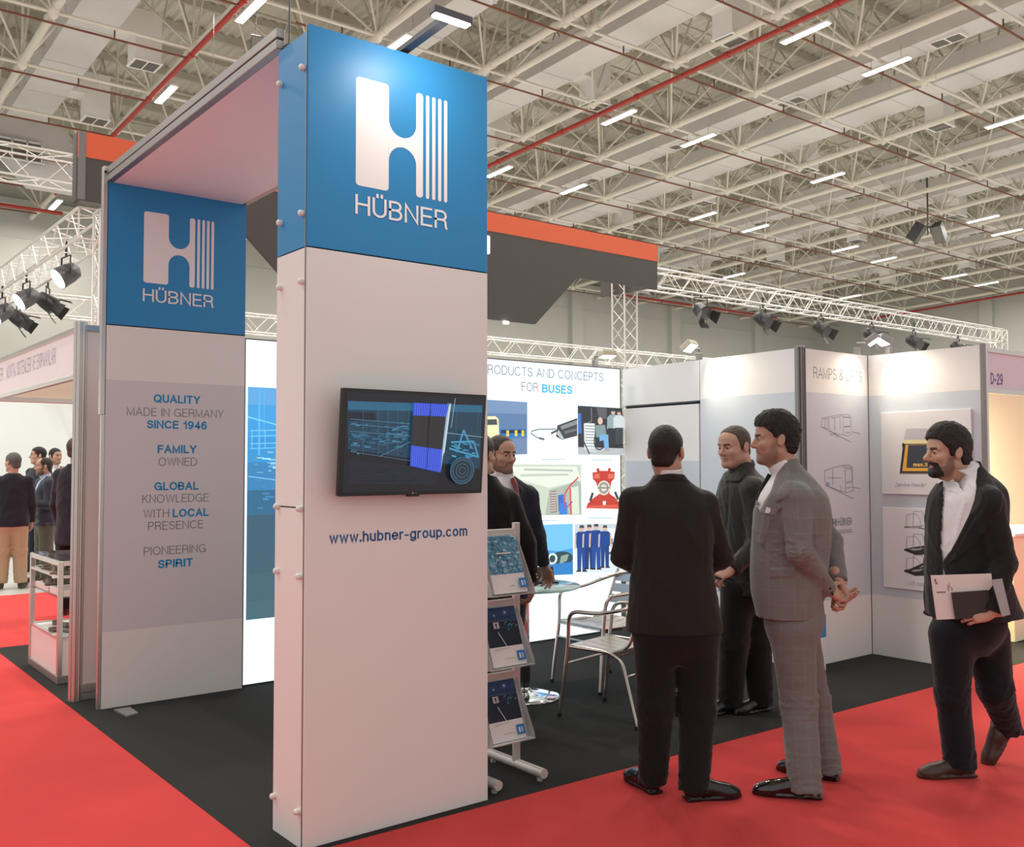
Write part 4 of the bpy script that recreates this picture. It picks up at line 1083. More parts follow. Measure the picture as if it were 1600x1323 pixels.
# blue bin leaning place: small blue object seen behind the grey suit
bt = on_z(1291, 1047, 0.0); by = min(bt[1], 0.70)
zb_, zt_ = on_y(1291, 995, by)[2], on_y(1291, 959, by)[2]
mb = MB(); mb.box((bt[0] - 0.20, by, 0.0), (bt[0], by + 0.09, zb_), bev=0.004)
tag(mb.build('plinth', M_panel), 'low white plinth standing behind the man in the grey suit', 'plinth')
mb = MB(); mb.box((bt[0] - 0.20, by, zb_), (bt[0] + 0.012, by + 0.09, zt_), bev=0.006)
tag(mb.build('box', M_blue), 'small blue box on the low plinth behind the grey suit', 'box')

# neighbouring stand on the right
nb = thing('neighbour_stand', 'lilac white fascia with stand number D-29 over a warm lit opening at right', 'stand', (0, 0, 0))
NX, NY = XR + 0.04, YE - 0.01
z1_, z0_ = on_y(1560, 552, NY)[2], on_y(1560, 609, NY)[2]
M_lilac = mat('lilac_white_fascia', (0.66, 0.61, 0.68), rough=0.5, noise=0.02)
M_warm = mat('cream_stand_wall', (0.86, 0.77, 0.56), rough=0.6, noise=0.02)
mb = MB(); mb.box((NX + 0.02, NY, z0_), (NX + 7.0, NY + 0.02, z1_)); mb.build('fascia', M_lilac, nb)
mb = MB()
for z in (z0_ - 0.03, z1_): mb.box((NX + 0.02, NY - 0.012, z), (NX + 7.0, NY + 0.03, z + 0.035))
mb.box((NX - 0.005, NY - 0.012, 0), (NX + 0.02, NY + 0.03, z1_ + 0.04), bev=0.004); mb.build('frame', M_alu, nb)
mb = MB(); mb.box((NX + 0.0, 1.5, 0), (NX + 7.0, 1.55, 2.45)); mb.box((NX + 7.0, NY + 0.08, 0), (NX + 7.05, 1.55, 2.45)); mb.box((NX + 0.0, NY + 0.08, 0), (NX + 0.01, 1.5, 2.45)); mb.build('inner_wall', M_warm, nb)
PN = Plane((0, NY, 0), (1, 0, 0), (0, -1, 0)); P = Print(PN); a_, b_ = PN.uv(1548, 600), PN.uv(1567, 603)
P.text('D-29', (a_[0] + b_[0]) / 2, a_[1], 0.09, (0.10, 0.08, 0.28), bold=0.17, width=b_[0] - a_[0]); P.build('stand_number', M_print, nb)
ct = thing('counter', 'white counter in the warm lit neighbouring stand at the right edge', 'counter', (0, 0, 0))
q = on_z(1588, 1003, 0); 
mb = MB(); mb.box((q[0] - 0.02, q[1], 0), (q[0] + 1.2, q[1] + 0.5, on_y(1585, 838, q[1])[2]), bev=0.005); mb.build('body', M_warm, ct)
mb = MB(); h_ = on_y(1585, 838, q[1])[2]; mb.box((q[0] - 0.05, q[1] - 0.03, h_), (q[0] + 1.25, q[1] + 0.53, h_ + 0.03), bev=0.004); mb.build('top', M_panel, ct)
l = bpy.data.lights.new('stand_lamp', 'AREA'); l.shape = 'RECTANGLE'; l.size, l.size_y = 1.6, 0.3; l.energy = 170; l.color = (1.0, 0.90, 0.66)
mb = MB(); mb.box((-0.8, -0.15, 0), (0.8, 0.15, 0.05)); o = mb.build('unseen_strip_lamp', M_white); o.location = (NX + 1.6, 0.55, 2.40); tag(o, 'strip lamp inside the warm lit neighbouring stand', 'lamp')
MB().box((-1.60, -0.02, 0.05), (1.60, 0.02, 0.08)).build('rail', M_alu, o)
lo = bpy.data.objects.new('stand_lamp', l); COL.objects.link(lo); lo.parent = o; lo.location = (0, 0, -0.01)
# ------------------------------------------------------------------ furniture on the stand
M_chrome = mat('polished_chrome', (0.78, 0.78, 0.78), rough=0.08, metal=1.0, noise=0.03, scale=8)
M_chair = mat('polished_aluminium', (0.66, 0.63, 0.58), rough=0.20, metal=0.95, noise=0.08, scale=14)
M_seat = mat('satin_aluminium_slat', (0.60, 0.57, 0.51), rough=0.30, metal=0.85, noise=0.10, scale=10)
M_rubber = mat('black_rubber', (0.012, 0.012, 0.012), rough=0.7, noise=0.2)

# glass-top table
tb = on_z(820, 1088, 0.0)
table = thing('bistro_table', 'round glass topped table on a chrome column behind the brochure rack', 'table', (tb[0], tb[1], 0))
M_glass = mat('frosted_green_glass', (0.62, 0.84, 0.80), rough=0.12, trans=0.55, noise=0.02, scale=3)
mb = MB(); mb.lathe([(0.02, 0.745), (0.375, 0.745), (0.383, 0.749), (0.385, 0.753), (0.381, 0.757), (0.02, 0.757)], 56); mb.build('glass_top', M_glass, table)
mb = MB(); mb.lathe([(0.24, 0.0), (0.242, 0.006), (0.23, 0.014), (0.15, 0.026), (0.07, 0.036), (0.04, 0.05), (0.03, 0.07)], 48); mb.build('base_plate', M_chrome, table)
mb = MB(); mb.lathe([(0.032, 0.05), (0.032, 0.72)], 24); mb.build('column', M_chrome, table)
mb = MB(); mb.lathe([(0.036, 0.10), (0.038, 0.11), (0.038, 0.26), (0.036, 0.27)], 24); mb.build('sleeve', M_blackmetal, table)
mb = MB(); mb.lathe([(0.032, 0.70), (0.11, 0.735), (0.11, 0.744)], 24); mb.build('top_flange', M_chrome, table)


def smooth_path(pts, r=0.06, n=5):
    """polyline with rounded corners"""
    P = [Vector(p) for p in pts]; out = [P[0]]
    for a, b, c in zip(P[:-2], P[1:-1], P[2:]):
        d1, d2 = (a - b), (c - b); k = min(r, d1.length * 0.45, d2.length * 0.45)
        s, e = b + d1.normalized() * k, b + d2.normalized() * k
        for i in range(n + 1):
            t = i / n; out.append(s * (1 - t) ** 2 + b * 2 * t * (1 - t) + e * t * t)
    out.append(P[-1]); return [tuple(p) for p in out]


def make_chair(label, loc, rz):
    """aluminium armchair; front towards +y, seat 0.45 high"""
    t = thing('aluminium_armchair', label, 'chair', loc, rz, 'aluminium armchairs by the glass table')
    fw, bw, fd, bd = 0.255, 0.215, 0.27, -0.275
    for s in (-1, 1):
        # front leg runs up into the arm, which sweeps back round the top of the backrest
        p = smooth_path([(s * fw, fd, 0.012), (s * 0.235, 0.215, 0.44), (s * 0.25, 0.20, 0.665), (s * 0.262, -0.05, 0.67), (s * 0.245, -0.235, 0.715), (s * 0.13, -0.315, 0.765), (0, -0.335, 0.775)], 0.08)
        mb = MB(); mb.tube(p, 0.0125, 10); mb.build('arm_leg_tube', M_chair, t)
        mb = MB(); mb.tube(smooth_path([(s * bw, bd, 0.012), (s * 0.215, -0.17, 0.40), (s * 0.225, -0.06, 0.437), (s * 0.23, 0.215, 0.44)], 0.06), 0.0125, 10); mb.build('leg', M_chair, t)
        mb = MB(); mb.tube(smooth_path([(s * 0.205, -0.10, 0.437), (s * 0.20, -0.205, 0.47), (s * 0.175, -0.325, 0.79)], 0.05), 0.011, 8); mb.build('back_upright', M_chair, t)
        for (x, y) in ((s * fw, fd), (s * bw, bd)):
            mb = MB(); mb.lathe([(0.014, 0.0), (0.015, 0.004), (0.014, 0.022)], 10, (x, y, 0)); mb.build('foot_cap', M_rubber, t)
    mb = MB(); mb.tube([(-0.242, 0.235, 0.33), (0.242, 0.235, 0.33)], 0.008, 8); mb.build('stretcher', M_chair, t)
    mb = MB(); mb.tube([(-0.212, -0.20, 0.30), (0.212, -0.20, 0.30)], 0.008, 8); mb.build('stretcher', M_chair, t)
    for q_ in ([(-0.232, 0.215, 0.44), (0.232, 0.215, 0.44)], [(-0.222, -0.16, 0.43), (0.222, -0.16, 0.43)]): MB().tube(q_, 0.011, 8).build('seat_frame', M_chair, t)
    n = 5
    for i in range(n):
        x0 = -0.215 + i * 0.086; x1 = x0 + 0.080; vs = []; m = 13
        for j in range(m):
            f = j / (m - 1); y = -0.185 + 0.42 * f
            z = 0.447 - 0.018 * math.sin(math.pi * min(1, f * 1.15)) + (-0.022 * ((f - 0.86) / 0.14) ** 2 if f > 0.86 else 0) + (0.012 * ((0.12 - f) / 0.12) if f < 0.12 else 0)
            vs += [(x0, y, z + 0.004), (x1, y, z + 0.004), (x1, y, z - 0.001), (x0, y, z - 0.001)]
        fs = []
        for j in range(m - 1):
            for k in range(4): fs.append((4 * j + k, 4 * j + (k + 1) % 4, 4 * j + 4 + (k + 1) % 4, 4 * j + 4 + k))
        fs += [(3, 2, 1, 0), (4 * m - 4, 4 * m - 3, 4 * m - 2, 4 * m - 1)]
        mb = MB(); mb.add(vs, fs, False); mb.build('seat_slat', M_seat, t)
    for i in range(3):
        z0 = 0.545 + i * 0.078; vs = []; m = 9
        for j in range(m):
            f = j / (m - 1) * 2 - 1; x = 0.19 * f
            for (dz, dy) in ((0, 0), (0.06, 0), (0.06, 0.005), (0, 0.005)):
                z = z0 + dz; y = -0.232 - (z - 0.545) * 0.36 - 0.018 * (1 - f * f) + dy; vs.append((x, y, z))
        fs = []
        for j in range(m - 1):
            for k in range(4): fs.append((4 * j + k, 4 * j + (k + 1) % 4, 4 * j + 4 + (k + 1) % 4, 4 * j + 4 + k))
        fs += [(3, 2, 1, 0), (4 * m - 4, 4 * m - 3, 4 * m - 2, 4 * m - 1)]
        mb = MB(); mb.add(vs, fs, False); mb.build('back_slat', M_seat, t)
    return t


ca, cb, cc, cd = [on_z(*p) for p in ((879, 1118), (993, 1138), (945, 1096), (1048, 1118))]
ctr = (ca + cb + cc + cd) / 4
rz = math.atan2(ca[1] - cb[1] + cc[1] - cd[1], ca[0] - cb[0] + cc[0] - cd[0]) - math.pi / 2
ch1 = make_chair('aluminium armchair nearest the aisle, half hidden by the man in the black suit', (ctr[0], ctr[1], 0), rz)
fa, fb = on_z(862, 1065), on_z(938, 1086)
d = (fa - fb) / np.linalg.norm(fa - fb); nrm = np.array([d[1], -d[0], 0])      # points away from the front edge
ctr2 = (fa + fb) / 2 + nrm * 0.27
rz2 = math.atan2(-nrm[1], -nrm[0]) - math.pi / 2
ch2 = dup(ch1, (ctr2[0], ctr2[1], 0), rz2, 'farther aluminium armchair turned towards the glass table column')

# brochure rack
M_rack = mat('silver_lacquered_tube', (0.60, 0.57, 0.54), rough=0.4, metal=0.3, noise=0.03, scale=20)
M_acryl = mat('clear_acrylic_shelf', (0.70, 0.72, 0.72), rough=0.15, trans=0.6, noise=0.02)
RX0, RX1, RY = 1.04, 1.327, 0.25
rack = thing('brochure_rack', 'silver brochure rack with sloped trays beside the near tower', 'rack', ((RX0 + RX1) / 2, RY, 0))
ro = np.array([(RX0 + RX1) / 2, RY, 0.0]); hw = (RX1 - RX0) / 2
for s in (-1, 1):
    mb = MB(); mb.box((s * hw - 0.02, -0.012, 0.045), (s * hw + 0.02, 0.012, 1.285), bev=0.004); mb.build('upright', M_rack, rack)
    mb = MB(); mb.tube([(s * hw, -0.225, 0.042), (s * hw, 0.235, 0.042)], 0.0245, 12)
    mb.build('foot', M_rack, rack)
    for y in (-0.19, 0.20):
        mb = MB(); mb.lathe([(0.014, 0), (0.016, 0.006), (0.012, 0.022)], 10, (s * hw, y, 0)); mb.build('foot_cap', M_acryl, rack)
TIERS = [1.235, 0.875, 0.505, ]
for z in TIERS:
    mb = MB(); mb.box((-hw + 0.02, -0.012, z - 0.055 + 0.02), (hw - 0.02, 0.010, z + 0.02), bev=0.004); mb.build('crossbar', M_rack, rack)
BL = 0.297; SL = math.radians(21)      # brochure length, slope off vertical
def slope(z, f):      # point on a tray, f = distance down from its top edge
    return -0.018 - f * math.sin(SL), z - 0.02 - f * math.cos(SL)
for z in TIERS:
    y0, z0 = slope(z, 0.0); y1, z1 = slope(z, BL + 0.008)
    mb = MB(); mb.prism([(-hw + 0.004, y0 + 0.012, z0), (-hw + 0.004, y1 + 0.012, z1), (-hw + 0.004, y1 + 0.016, z1), (-hw + 0.004, y0 + 0.016, z0)], (2 * hw - 0.008, 0, 0))
    mb.prism([(-hw + 0.004, y1 + 0.014, z1), (-hw + 0.004, y1 - 0.034, z1 + 0.004), (-hw + 0.004, y1 - 0.034, z1 + 0.010), (-hw + 0.004, y1 + 0.014, z1 + 0.006)], (2 * hw - 0.008, 0, 0))
    for s in (-1, 1):
        x = s * (hw - 0.006)
        mb.prism([(x, y0 + 0.01, z0), (x, y1 + 0.012, z1), (x, y1 - 0.034, z1 + 0.006), (x, y1 - 0.03, z1 + 0.03), (x, y0 - 0.002, z0)], (0.003 * -s, 0, 0))
    mb.build('tray', M_acryl, rack)
M_paper = mat('paper_edges', (0.70, 0.68, 0.66), rough=0.7, noise=0.06, scale=160, stretch=(1, 40, 1))


def brochure(z, stack, kind, label, dx=0.0):
    """stack thickness in m; cover printed as seen"""
    y0, z0 = slope(z, 0.0)
    t = thing('brochure', label, 'brochure', (ro[0] + dx, RY + y0, z0), 0, 'brochures in the rack')
    ca_, sa_ = math.cos(SL), math.sin(SL)
    ux, dn, nn = Vector((1, 0, 0)), Vector((0, -sa_, -ca_)), Vector((0, -ca_, sa_))
    b = 0.105
    a = [ux * -b + nn * -0.010, ux * b + nn * -0.010, ux * b + dn * BL + nn * -0.010, ux * -b + dn * BL + nn * -0.010]
    mb = MB(); mb.prism([tuple(p) for p in a], tuple(nn * stack)); mb.build('page_block', M_paper, t)
    pl = Plane(np.array(nn * (stack - 0.0098)) + np.array(dn * BL), (1, 0, 0), tuple(nn)); pl.v = -np.array(dn)
    P = Print(pl)
    P.rect(-b, 0, b, BL, (0.70, 0.67, 0.66)); rr = random.Random(len(label))
    if kind == 'mosaic':
        P.rect(-b, 0.098, b, BL, (0.10, 0.27, 0.40))
        for i in range(170):
            u, v = rr.uniform(-b, b - 0.006), rr.uniform(0.10, BL - 0.006); w, h = rr.uniform(0.006, 0.026), rr.uniform(0.004, 0.016); k = rr.random()
            P.rect(u, v, min(u + w, b), min(v + h, BL), rr.choice(((0.05, 0.17, 0.28), (0.14, 0.33, 0.46), (0.22, 0.40, 0.50), (0.07, 0.22, 0.34), (0.30, 0.45, 0.52))))
        P.rect(-0.055, 0.198, 0.04, 0.204, (0.66, 0.62, 0.56)); P.rect(-0.008, 0.030, 0.018, 0.034, (0.35, 0.34, 0.34))
    else:
        P.rect(-b, 0.098, b, BL, (0.008, 0.013, 0.028)); P.rect(-b, 0.225, b, BL, (0.014, 0.04, 0.11)); P.rect(-b, 0.252, b, BL, (0.018, 0.055, 0.15)); P.rect(-b, 0.275, b, BL, (0.015, 0.045, 0.12))
        for c_, r_ in (((0.035, 0.268), 0.006), ((-0.035, 0.257), 0.004)):
            P.ellipse(c_, r_ * 2.6, r_ * 2.6, (0.04, 0.10, 0.22)); P.ellipse(c_, r_, r_, (0.40, 0.52, 0.62))
        P.line([(-b, 0.228), (-0.02, 0.232), (b, 0.222)], 0.003, (0.04, 0.09, 0.15)); P.line([(-0.02, 0.226), (0.05, 0.226), (0.075, 0.205)], 0.002, (0.06, 0.12, 0.17))
        for i in range(36):
            u, v = rr.gauss(0.035, 0.025), rr.gauss(0.198, 0.009); P.rect(u, v, min(u + rr.uniform(0.004, 0.014), b), v + 0.004, rr.choice(((0.02, 0.08, 0.14), (0.05, 0.20, 0.28), (0.015, 0.05, 0.10), (0.12, 0.33, 0.38))))
        P.rect(-0.056, 0.190, -0.020, 0.222, (0.46, 0.43, 0.43)); P.ellipse((-0.038, 0.210), 0.006, 0.006, (0.01, 0.01, 0.01)); P.poly([(-0.042, 0.194), (-0.034, 0.194), (-0.036, 0.209), (-0.040, 0.209)], (0.01, 0.01, 0.01))
        P.line([(-0.036, 0.172), (0.0, 0.098)], 0.005, (0.5, 0.49, 0.49)); P.line([(-0.036, 0.17), (-0.055, 0.098)], 0.002, (0.02, 0.04, 0.06))
        for v, u1 in ((0.086, 0.02), (0.078, -0.052)):
            u = -0.075
            while u < u1: P.rect(u, v, u + 0.006, v + 0.003, (0.42, 0.45, 0.52)); u += 0.008
        u = -0.03
        while u < 0.045: P.rect(u, 0.034, u + 0.005, 0.037, (0.36, 0.35, 0.36)); u += 0.007
    P.rect(b - 0.052, 0.020, b - 0.004, 0.068, lin('#1f74b5')); logo(P, b - 0.041, 0.030, 0.026, lin('#d5dbe2'), words=False)
    P.build('cover', M_print, t)
    return t


brochure(TIERS[0], 0.030, 'mosaic', 'thick brochure with a blue mosaic cover on the top tray')
brochure(TIERS[1], 0.022, 'night', 'brochure with dark night-blue cover on the middle tray of the rack')
brochure(TIERS[2], 0.016, 'night', 'brochure with dark night-blue cover on the lowest tray of the rack')

# ------------------------------------------------------------------ left neighbour stand
M_warmlit = mat('warm_lit_panel', (0.80, 0.66, 0.52), rough=0.6, noise=0.04, scale=4)  # warm light inside the stand is put into this base colour
LXN, LYN = -0.095, 3.26
ls = thing('neighbour_stand', 'white lettered fascia on aluminium posts of the stand at far left', 'stand', (0, 0, 0))
M_fascia = mat('white_fascia_film', (0.88, 0.87, 0.89), rough=0.45, noise=0.02)
mb = MB()
mb.lathe([(0.038, 0.0), (0.038, 2.56)], 8, (LXN + 0.025, LYN + 0.01, 0))
for k in range(8):
    a = 2 * math.pi * (k + 0.5) / 8; c0 = (LXN + 0.025 + 0.036 * math.cos(a), LYN + 0.01 + 0.036 * math.sin(a))
    mb.tube([(c0[0], c0[1], 0.0), (c0[0], c0[1], 2.562)], 0.008, 6)
mb.build('corner_post', M_alu, ls)
mb = MB(); mb.box((LXN + 0.055, LYN - 0.004, 0.11), (2.6, LYN + 0.014, 2.50)); mb.build('partition', M_panel, ls)
mb = MB(); mb.box((LXN + 0.05, LYN - 0.016, 2.50), (2.6, LYN + 0.026, 2.545), bev=0.004); mb.build('rail', M_alu, ls)
MB().box((LXN + 0.05, LYN - 0.016, 0.05), (2.6, LYN + 0.026, 0.11), bev=0.004).build('rail', M_alu, ls)
fz0, fz1 = 2.17, 2.53
FE = on_z(55, 629, fz0)[1]
mb = MB(); mb.box((LXN, LYN + 0.05, fz0 + 0.03), (LXN + 0.012, FE, fz1 - 0.03)); mb.build('fascia', M_fascia, ls)
mb = MB(); mb.box((LXN - 0.01, LYN + 0.04, fz1 - 0.035), (LXN + 0.026, FE, fz1), bev=0.003); mb.box((LXN - 0.01, LYN + 0.04, fz0), (LXN + 0.026, FE, fz0 + 0.032), bev=0.003)
mb.box((LXN - 0.01, FE - 0.02, fz0), (3.2, FE + 0.02, fz0 + 0.045), bev=0.004); mb.box((LXN - 0.01, FE - 0.02, fz1 - 0.035), (3.2, FE + 0.02, fz1), bev=0.004); mb.build('fascia_frame', M_alu, ls)
mb = MB(); mb.box((LXN + 0.02, FE - 0.006, fz0 + 0.04), (3.2, FE + 0.006, fz1 - 0.03)); mb.build('far_fascia', M_warmlit, ls)
for x in (3.2, LXN): MB().lathe([(0.04, 0.0), (0.04, 2.56)], 8, (x, FE, 0)).build('post', M_alu, ls)
PFs = Plane((LXN, 0, 0), (0, -1, 0), (-1, 0, 0)); P = Print(PFs)
ua, ub = PFs.uv(10, 600)[0], PFs.uv(87, 565)[0]
P.text('MONTAJ SISTEMLERI VE EKIPMANLARI', (ua + ub) / 2, 2.325, 0.115, (0.46, 0.44, 0.55), bold=0.12, width=ub - ua)
P.build('lettering', M_print, ls); P = Print(PFs)
P.text('UNER', ua - 0.35, 2.325, 0.115, (0.46, 0.44, 0.55), bold=0.12, width=0.42)
P.build('lettering', M_print, ls)
for i, y in enumerate((4.2, 5.6)):
    l = bpy.data.lights.new('stand_spot', 'SPOT'); l.energy = 38; l.spot_size = math.radians(120); l.spot_blend = 0.6; l.color = (1.0, 0.90, 0.76); l.shadow_soft_size = 0.06
    t = thing('stand_spotlight', ('nearer' if i == 0 else 'farther') + ' spotlight on the inner side of the left fascia', 'spotlight', (LXN + 0.04, y, fz1 - 0.02), 0, 'spotlights of the left stand')
    mb = MB(); mb.tube([(0, 0, 0), (0.28, 0, 0.06)], 0.01, 6); mb.build('arm', M_alu, t)
    mb = MB(); mb.lathe([(0.03, 0.0), (0.05, 0.08), (0.055, 0.1)], 14, (0.30, 0, 0.10), axis=(0.2, 0, -1)); mb.build('head', M_white, t)
    lo = bpy.data.objects.new('stand_spot', l); COL.objects.link(lo); lo.parent = t; lo.location = (0.33, 0, -0.02); lo.rotation_euler = (0, math.radians(10), 0)

# pale lit stand wall far behind the group of men
M_pale = mat('pale_green_white_wall', (0.78, 0.84, 0.82), rough=0.6, noise=0.02, scale=2)
bw = thing('partition_wall', 'pale white green partition wall behind the group of men at far left', 'wall', (0, 0, 0))
mb = MB(); mb.box((-9, 14.6, -0.01), (4.0, 14.7, 3.05)); mb.build('panel', M_pale, bw)
mb = MB(); mb.box((-9, 14.55, -0.01), (4.0, 14.6, 0.05)); mb.box((3.96, 14.5, -0.01), (4.04, 14.72, 3.1)); mb.build('frame', M_alu, bw)
l = bpy.data.lights.new('added_wash_lamp', 'AREA'); l.shape = 'RECTANGLE'; l.size, l.size_y = 2.6, 0.25; l.energy = 110; l.color = (0.96, 1, 0.97)  # lamp added out of view to brighten the pale wall
mb = MB(); mb.box((-1.4, -0.13, 0), (1.4, 0.13, 0.06)); o = mb.build('unseen_strip_lamp', M_white); o.location = (-4.5, 11.5, 4.6); o.rotation_euler = (math.radians(30), math.radians(-25), 0)
tag(o, 'added unseen strip lamp washing the pale partition wall at far left', 'lamp')
for x in (-1, 1): MB().tube([(x, 0, 0.06), (x, 0, 0.5)], 0.008, 5).build('hanger', M_steel2, o)
lo = bpy.data.objects.new('added_wash_lamp', l); COL.objects.link(lo); lo.parent = o; lo.location = (0, 0, -0.01)
gq0, gq1 = on_y(26, 885, 12.6), on_y(50, 818, 12.6)
mb = MB(); mb.box((gq0[0], 12.6, 0.0), (gq1[0], 12.7, gq1[2]), bev=0.01); tag(mb.build('exhibit_panel', mat('green_film', (0.13, 0.42, 0.08), rough=0.5, noise=0.05)), 'bright green panel behind the man in khaki trousers', 'panel')

# display case
CX0, CX1, CY0, CY1, CZ = -0.05, 0.52, 3.845, 4.76, 0.885
case = thing('display_case', 'white glazed display case with trays of small parts at the left edge of the stand', 'display case', (0, 0, 0))
M_case = mat('white_lacquered_board', (0.80, 0.76, 0.74), rough=0.4, noise=0.02)
M_vit = mat('clear_glass', (0.96, 0.98, 0.98), rough=0.02, trans=0.97, noise=0.0)
mb = MB(); mb.box((CX0 + 0.012, CY0 + 0.012, 0.06), (CX1 - 0.012, CY1 - 0.012, 0.325)); mb.build('cabinet', M_case, case)
mb = MB(); mb.box((CX0, CY0, 0.0), (CX1, CY1, 0.06), bev=0.004); mb.build('plinth', M_frame, case)
for x in (CX0, CX1 - 0.035):
    for y in (CY0, CY1 - 0.035):
        mb = MB(); mb.box((x, y, 0.06), (x + 0.035, y + 0.035, CZ), bev=0.004); mb.build('post', M_alu, case)
mb = MB()
for z in (CZ - 0.035, CZ - 0.125, 0.322):
    h = 0.035 if z > 0.8 else (0.02 if z > 0.5 else 0.012)
    mb.box((CX0 + 0.003, CY0 + 0.035, z), (CX0 + 0.032, CY1 - 0.035, z + h)); mb.box((CX1 - 0.032, CY0 + 0.035, z), (CX1 - 0.003, CY1 - 0.035, z + h))
    mb.box((CX0 + 0.035, CY0 + 0.003, z), (CX1 - 0.035, CY0 + 0.032, z + h)); mb.box((CX0 + 0.035, CY1 - 0.032, z), (CX1 - 0.035, CY1 - 0.003, z + h))
mb.build('rail', M_alu, case)
for z in (0.62, CZ - 0.108):
    mb = MB(); mb.box((CX0 + 0.02, CY0 + 0.02, z - 0.008), (CX1 - 0.02, CY1 - 0.02, z)); mb.build('glass_shelf', M_vit, case)
mb = MB(); mb.box((CX0 + 0.01, CY0 + 0.01, CZ), (CX1 - 0.01, CY1 - 0.01, CZ + 0.006)); mb.build('glass_top', M_vit, case)
M_part = mat('cast_steel_part', (0.20, 0.18, 0.15), rough=0.35, metal=0.7, noise=0.3, scale=25)
M_brass = mat('brass_part', (0.60, 0.45, 0.20), rough=0.35, metal=0.7, noise=0.15)
rc = random.Random(11)
def small_part(x, y, z, kind, label):
    """turned and cast machine pieces, each resting on its shelf"""
    mb = MB(); m = M_part
    if kind == 0: mb.lathe([(0.045, 0), (0.045, 0.012), (0.026, 0.014), (0.026, 0.04), (0.018, 0.042)], 18)
    elif kind == 1:
        mb.box((-0.09, -0.028, 0), (0.09, 0.028, 0.02), bev=0.004); mb.lathe([(0.024, 0.02), (0.024, 0.05), (0.014, 0.052)], 14, (0.055, 0, 0)); mb.box((-0.08, -0.012, 0.02), (-0.03, 0.012, 0.04), bev=0.003)
    elif kind == 2:
        mb.tube(smooth_path([(-0.12, 0, 0.018), (0.03, 0.01, 0.018), (0.10, 0.06, 0.018)], 0.04), 0.017, 10); mb.lathe([(0.03, 0.0), (0.03, 0.036)], 14, (-0.12, 0, 0)); mb.lathe([(0.028, 0.0), (0.028, 0.036)], 14, (0.10, 0.06, 0))
    else:
        mb.lathe([(0.02, 0), (0.03, 0.01), (0.03, 0.05), (0.012, 0.055), (0.012, 0.08)], 14); m = M_brass
    o = mb.build('machine_part', m); o.location = (x, y, z); o.rotation_euler = (0, 0, rc.uniform(0, 6))
    tag(o, label, 'machine part', 'machine parts in the display case')
KN = ['flanged bush', 'clamp block', 'bent link rod', 'brass nipple']
LV = [(CZ - 0.108, 'upper glass shelf', [(0.02, 4.0, 1), (0.03, 4.2, 0), (0.05, 4.42, 1), (0.10, 4.6, 3), (0.25, 4.05, 2), (0.27, 4.3, 1), (0.12, 3.98, 3)]), (0.66, 'middle shelf', [(0.06, 4.35, 1), (0.12, 4.5, 2), (0.22, 4.42, 0), (0.10, 4.62, 1)]), (0.325, 'cabinet top', [(0.08, 4.12, 2), (0.16, 4.28, 1), (0.12, 4.42, 2), (0.25, 4.05, 1), (0.24, 4.5, 0)])]
for z, nm, lst in LV:
    for i, (x, y, k) in enumerate(lst):
        small_part(x, y, z, k, 'dark steel %s on the %s in the display case' % (KN[k], nm) if k < 3 else 'brass fitting on the %s in the display case' % nm)
for lo, hi, w in (((-0.02, 4.28, 0.62), (0.30, 4.72, 0.66), 'rear'), ((-0.02, 3.88, 0.62), (0.32, 4.24, 0.67), 'front')):
    mb = MB(); mb.box(lo, hi, bev=0.004); tag(mb.build('presentation_tray', M_case), 'white presentation block on the middle glass shelf, %s one' % w, 'tray', 'trays in the display case')

# ------------------------------------------------------------------ hanging sign, lattice trusses and stage lamps behind
SY = 9.60
M_signd = mat('charcoal_sign_board', (0.062, 0.056, 0.052), rough=0.7, noise=0.08, scale=3)
M_orange = mat('orange_sign_band', (0.62, 0.10, 0.035), rough=0.6, noise=0.04, scale=3)
sg = thing('overhead_sign', 'long charcoal sign box with an orange top band hung behind the towers', 'sign', (0, 0, 0))
def spx(px, py): q = on_y(px, py, SY); return (q[0], q[2])
zt, zo, zb, zd = spx(1027, 383)[1], spx(1027, 397)[1], spx(1025, 452)[1], spx(837, 506)[1]
xl, xr = spx(124, 220)[0], spx(1027, 400)[0]
xa, xb_ = spx(837, 506)[0], spx(903, 433)[0]
wl = xb_ - xa; xm_ = (xl + xr) / 2; 
pent = [(xl, zb), (2 * xm_ - xb_, zb), (2 * xm_ - xa, zd), (xa, zd), (xb_, zb), (xr, zb), (xr, zo - 0.15), (xl, zo - 0.15)]
mb = MB(); mb.prism([(x, SY, z) for x, z in pent], (0, 0.08, 0)); mb.build('board', M_signd, sg)
mb = MB(); mb.box((xl, SY - 0.004, zo - 0.15), (xr, SY + 0.08, zt)); mb.build('top_band', M_orange, sg)
mb = MB(); mb.box((xl - 0.01, SY + 0.08, zb + 0.0), (xl + 0.04, SY + 0.28, zt)); mb.build('return_board', M_signd, sg)
mb = MB(); mb.box((xr - 0.05, SY + 0.08, zb + 0.05), (xr, SY + 1.6, zt)); mb.build('return_board', M_signd, sg)
mb = MB(); mb.box((xl - 0.01, SY - 0.01, zb), (xl + 0.08, SY + 0.0, zt)); mb.build('edge_strip', mat('grey_sign_edge', (0.17, 0.165, 0.16), rough=0.6, noise=0.05), sg)
G_ = Print(Plane((0, SY, 0), (1, 0, 0), (0, -1, 0)))
M_letter = mat('backlit_letter', (0.8, 0.8, 0.85), rough=0.4, emit=(0.86, 0.86, 1.0), estr=1.6, noise=0.01)
q = on_y(760.5, 383, SY)
mb = MB(); mb.box((q[0] - 0.35, SY - 0.06, q[2] - 0.16), (q[0] + 0.04, SY - 0.005, q[2] + 0.16), bev=0.02); mb.build('backlit_letter', M_letter, sg)
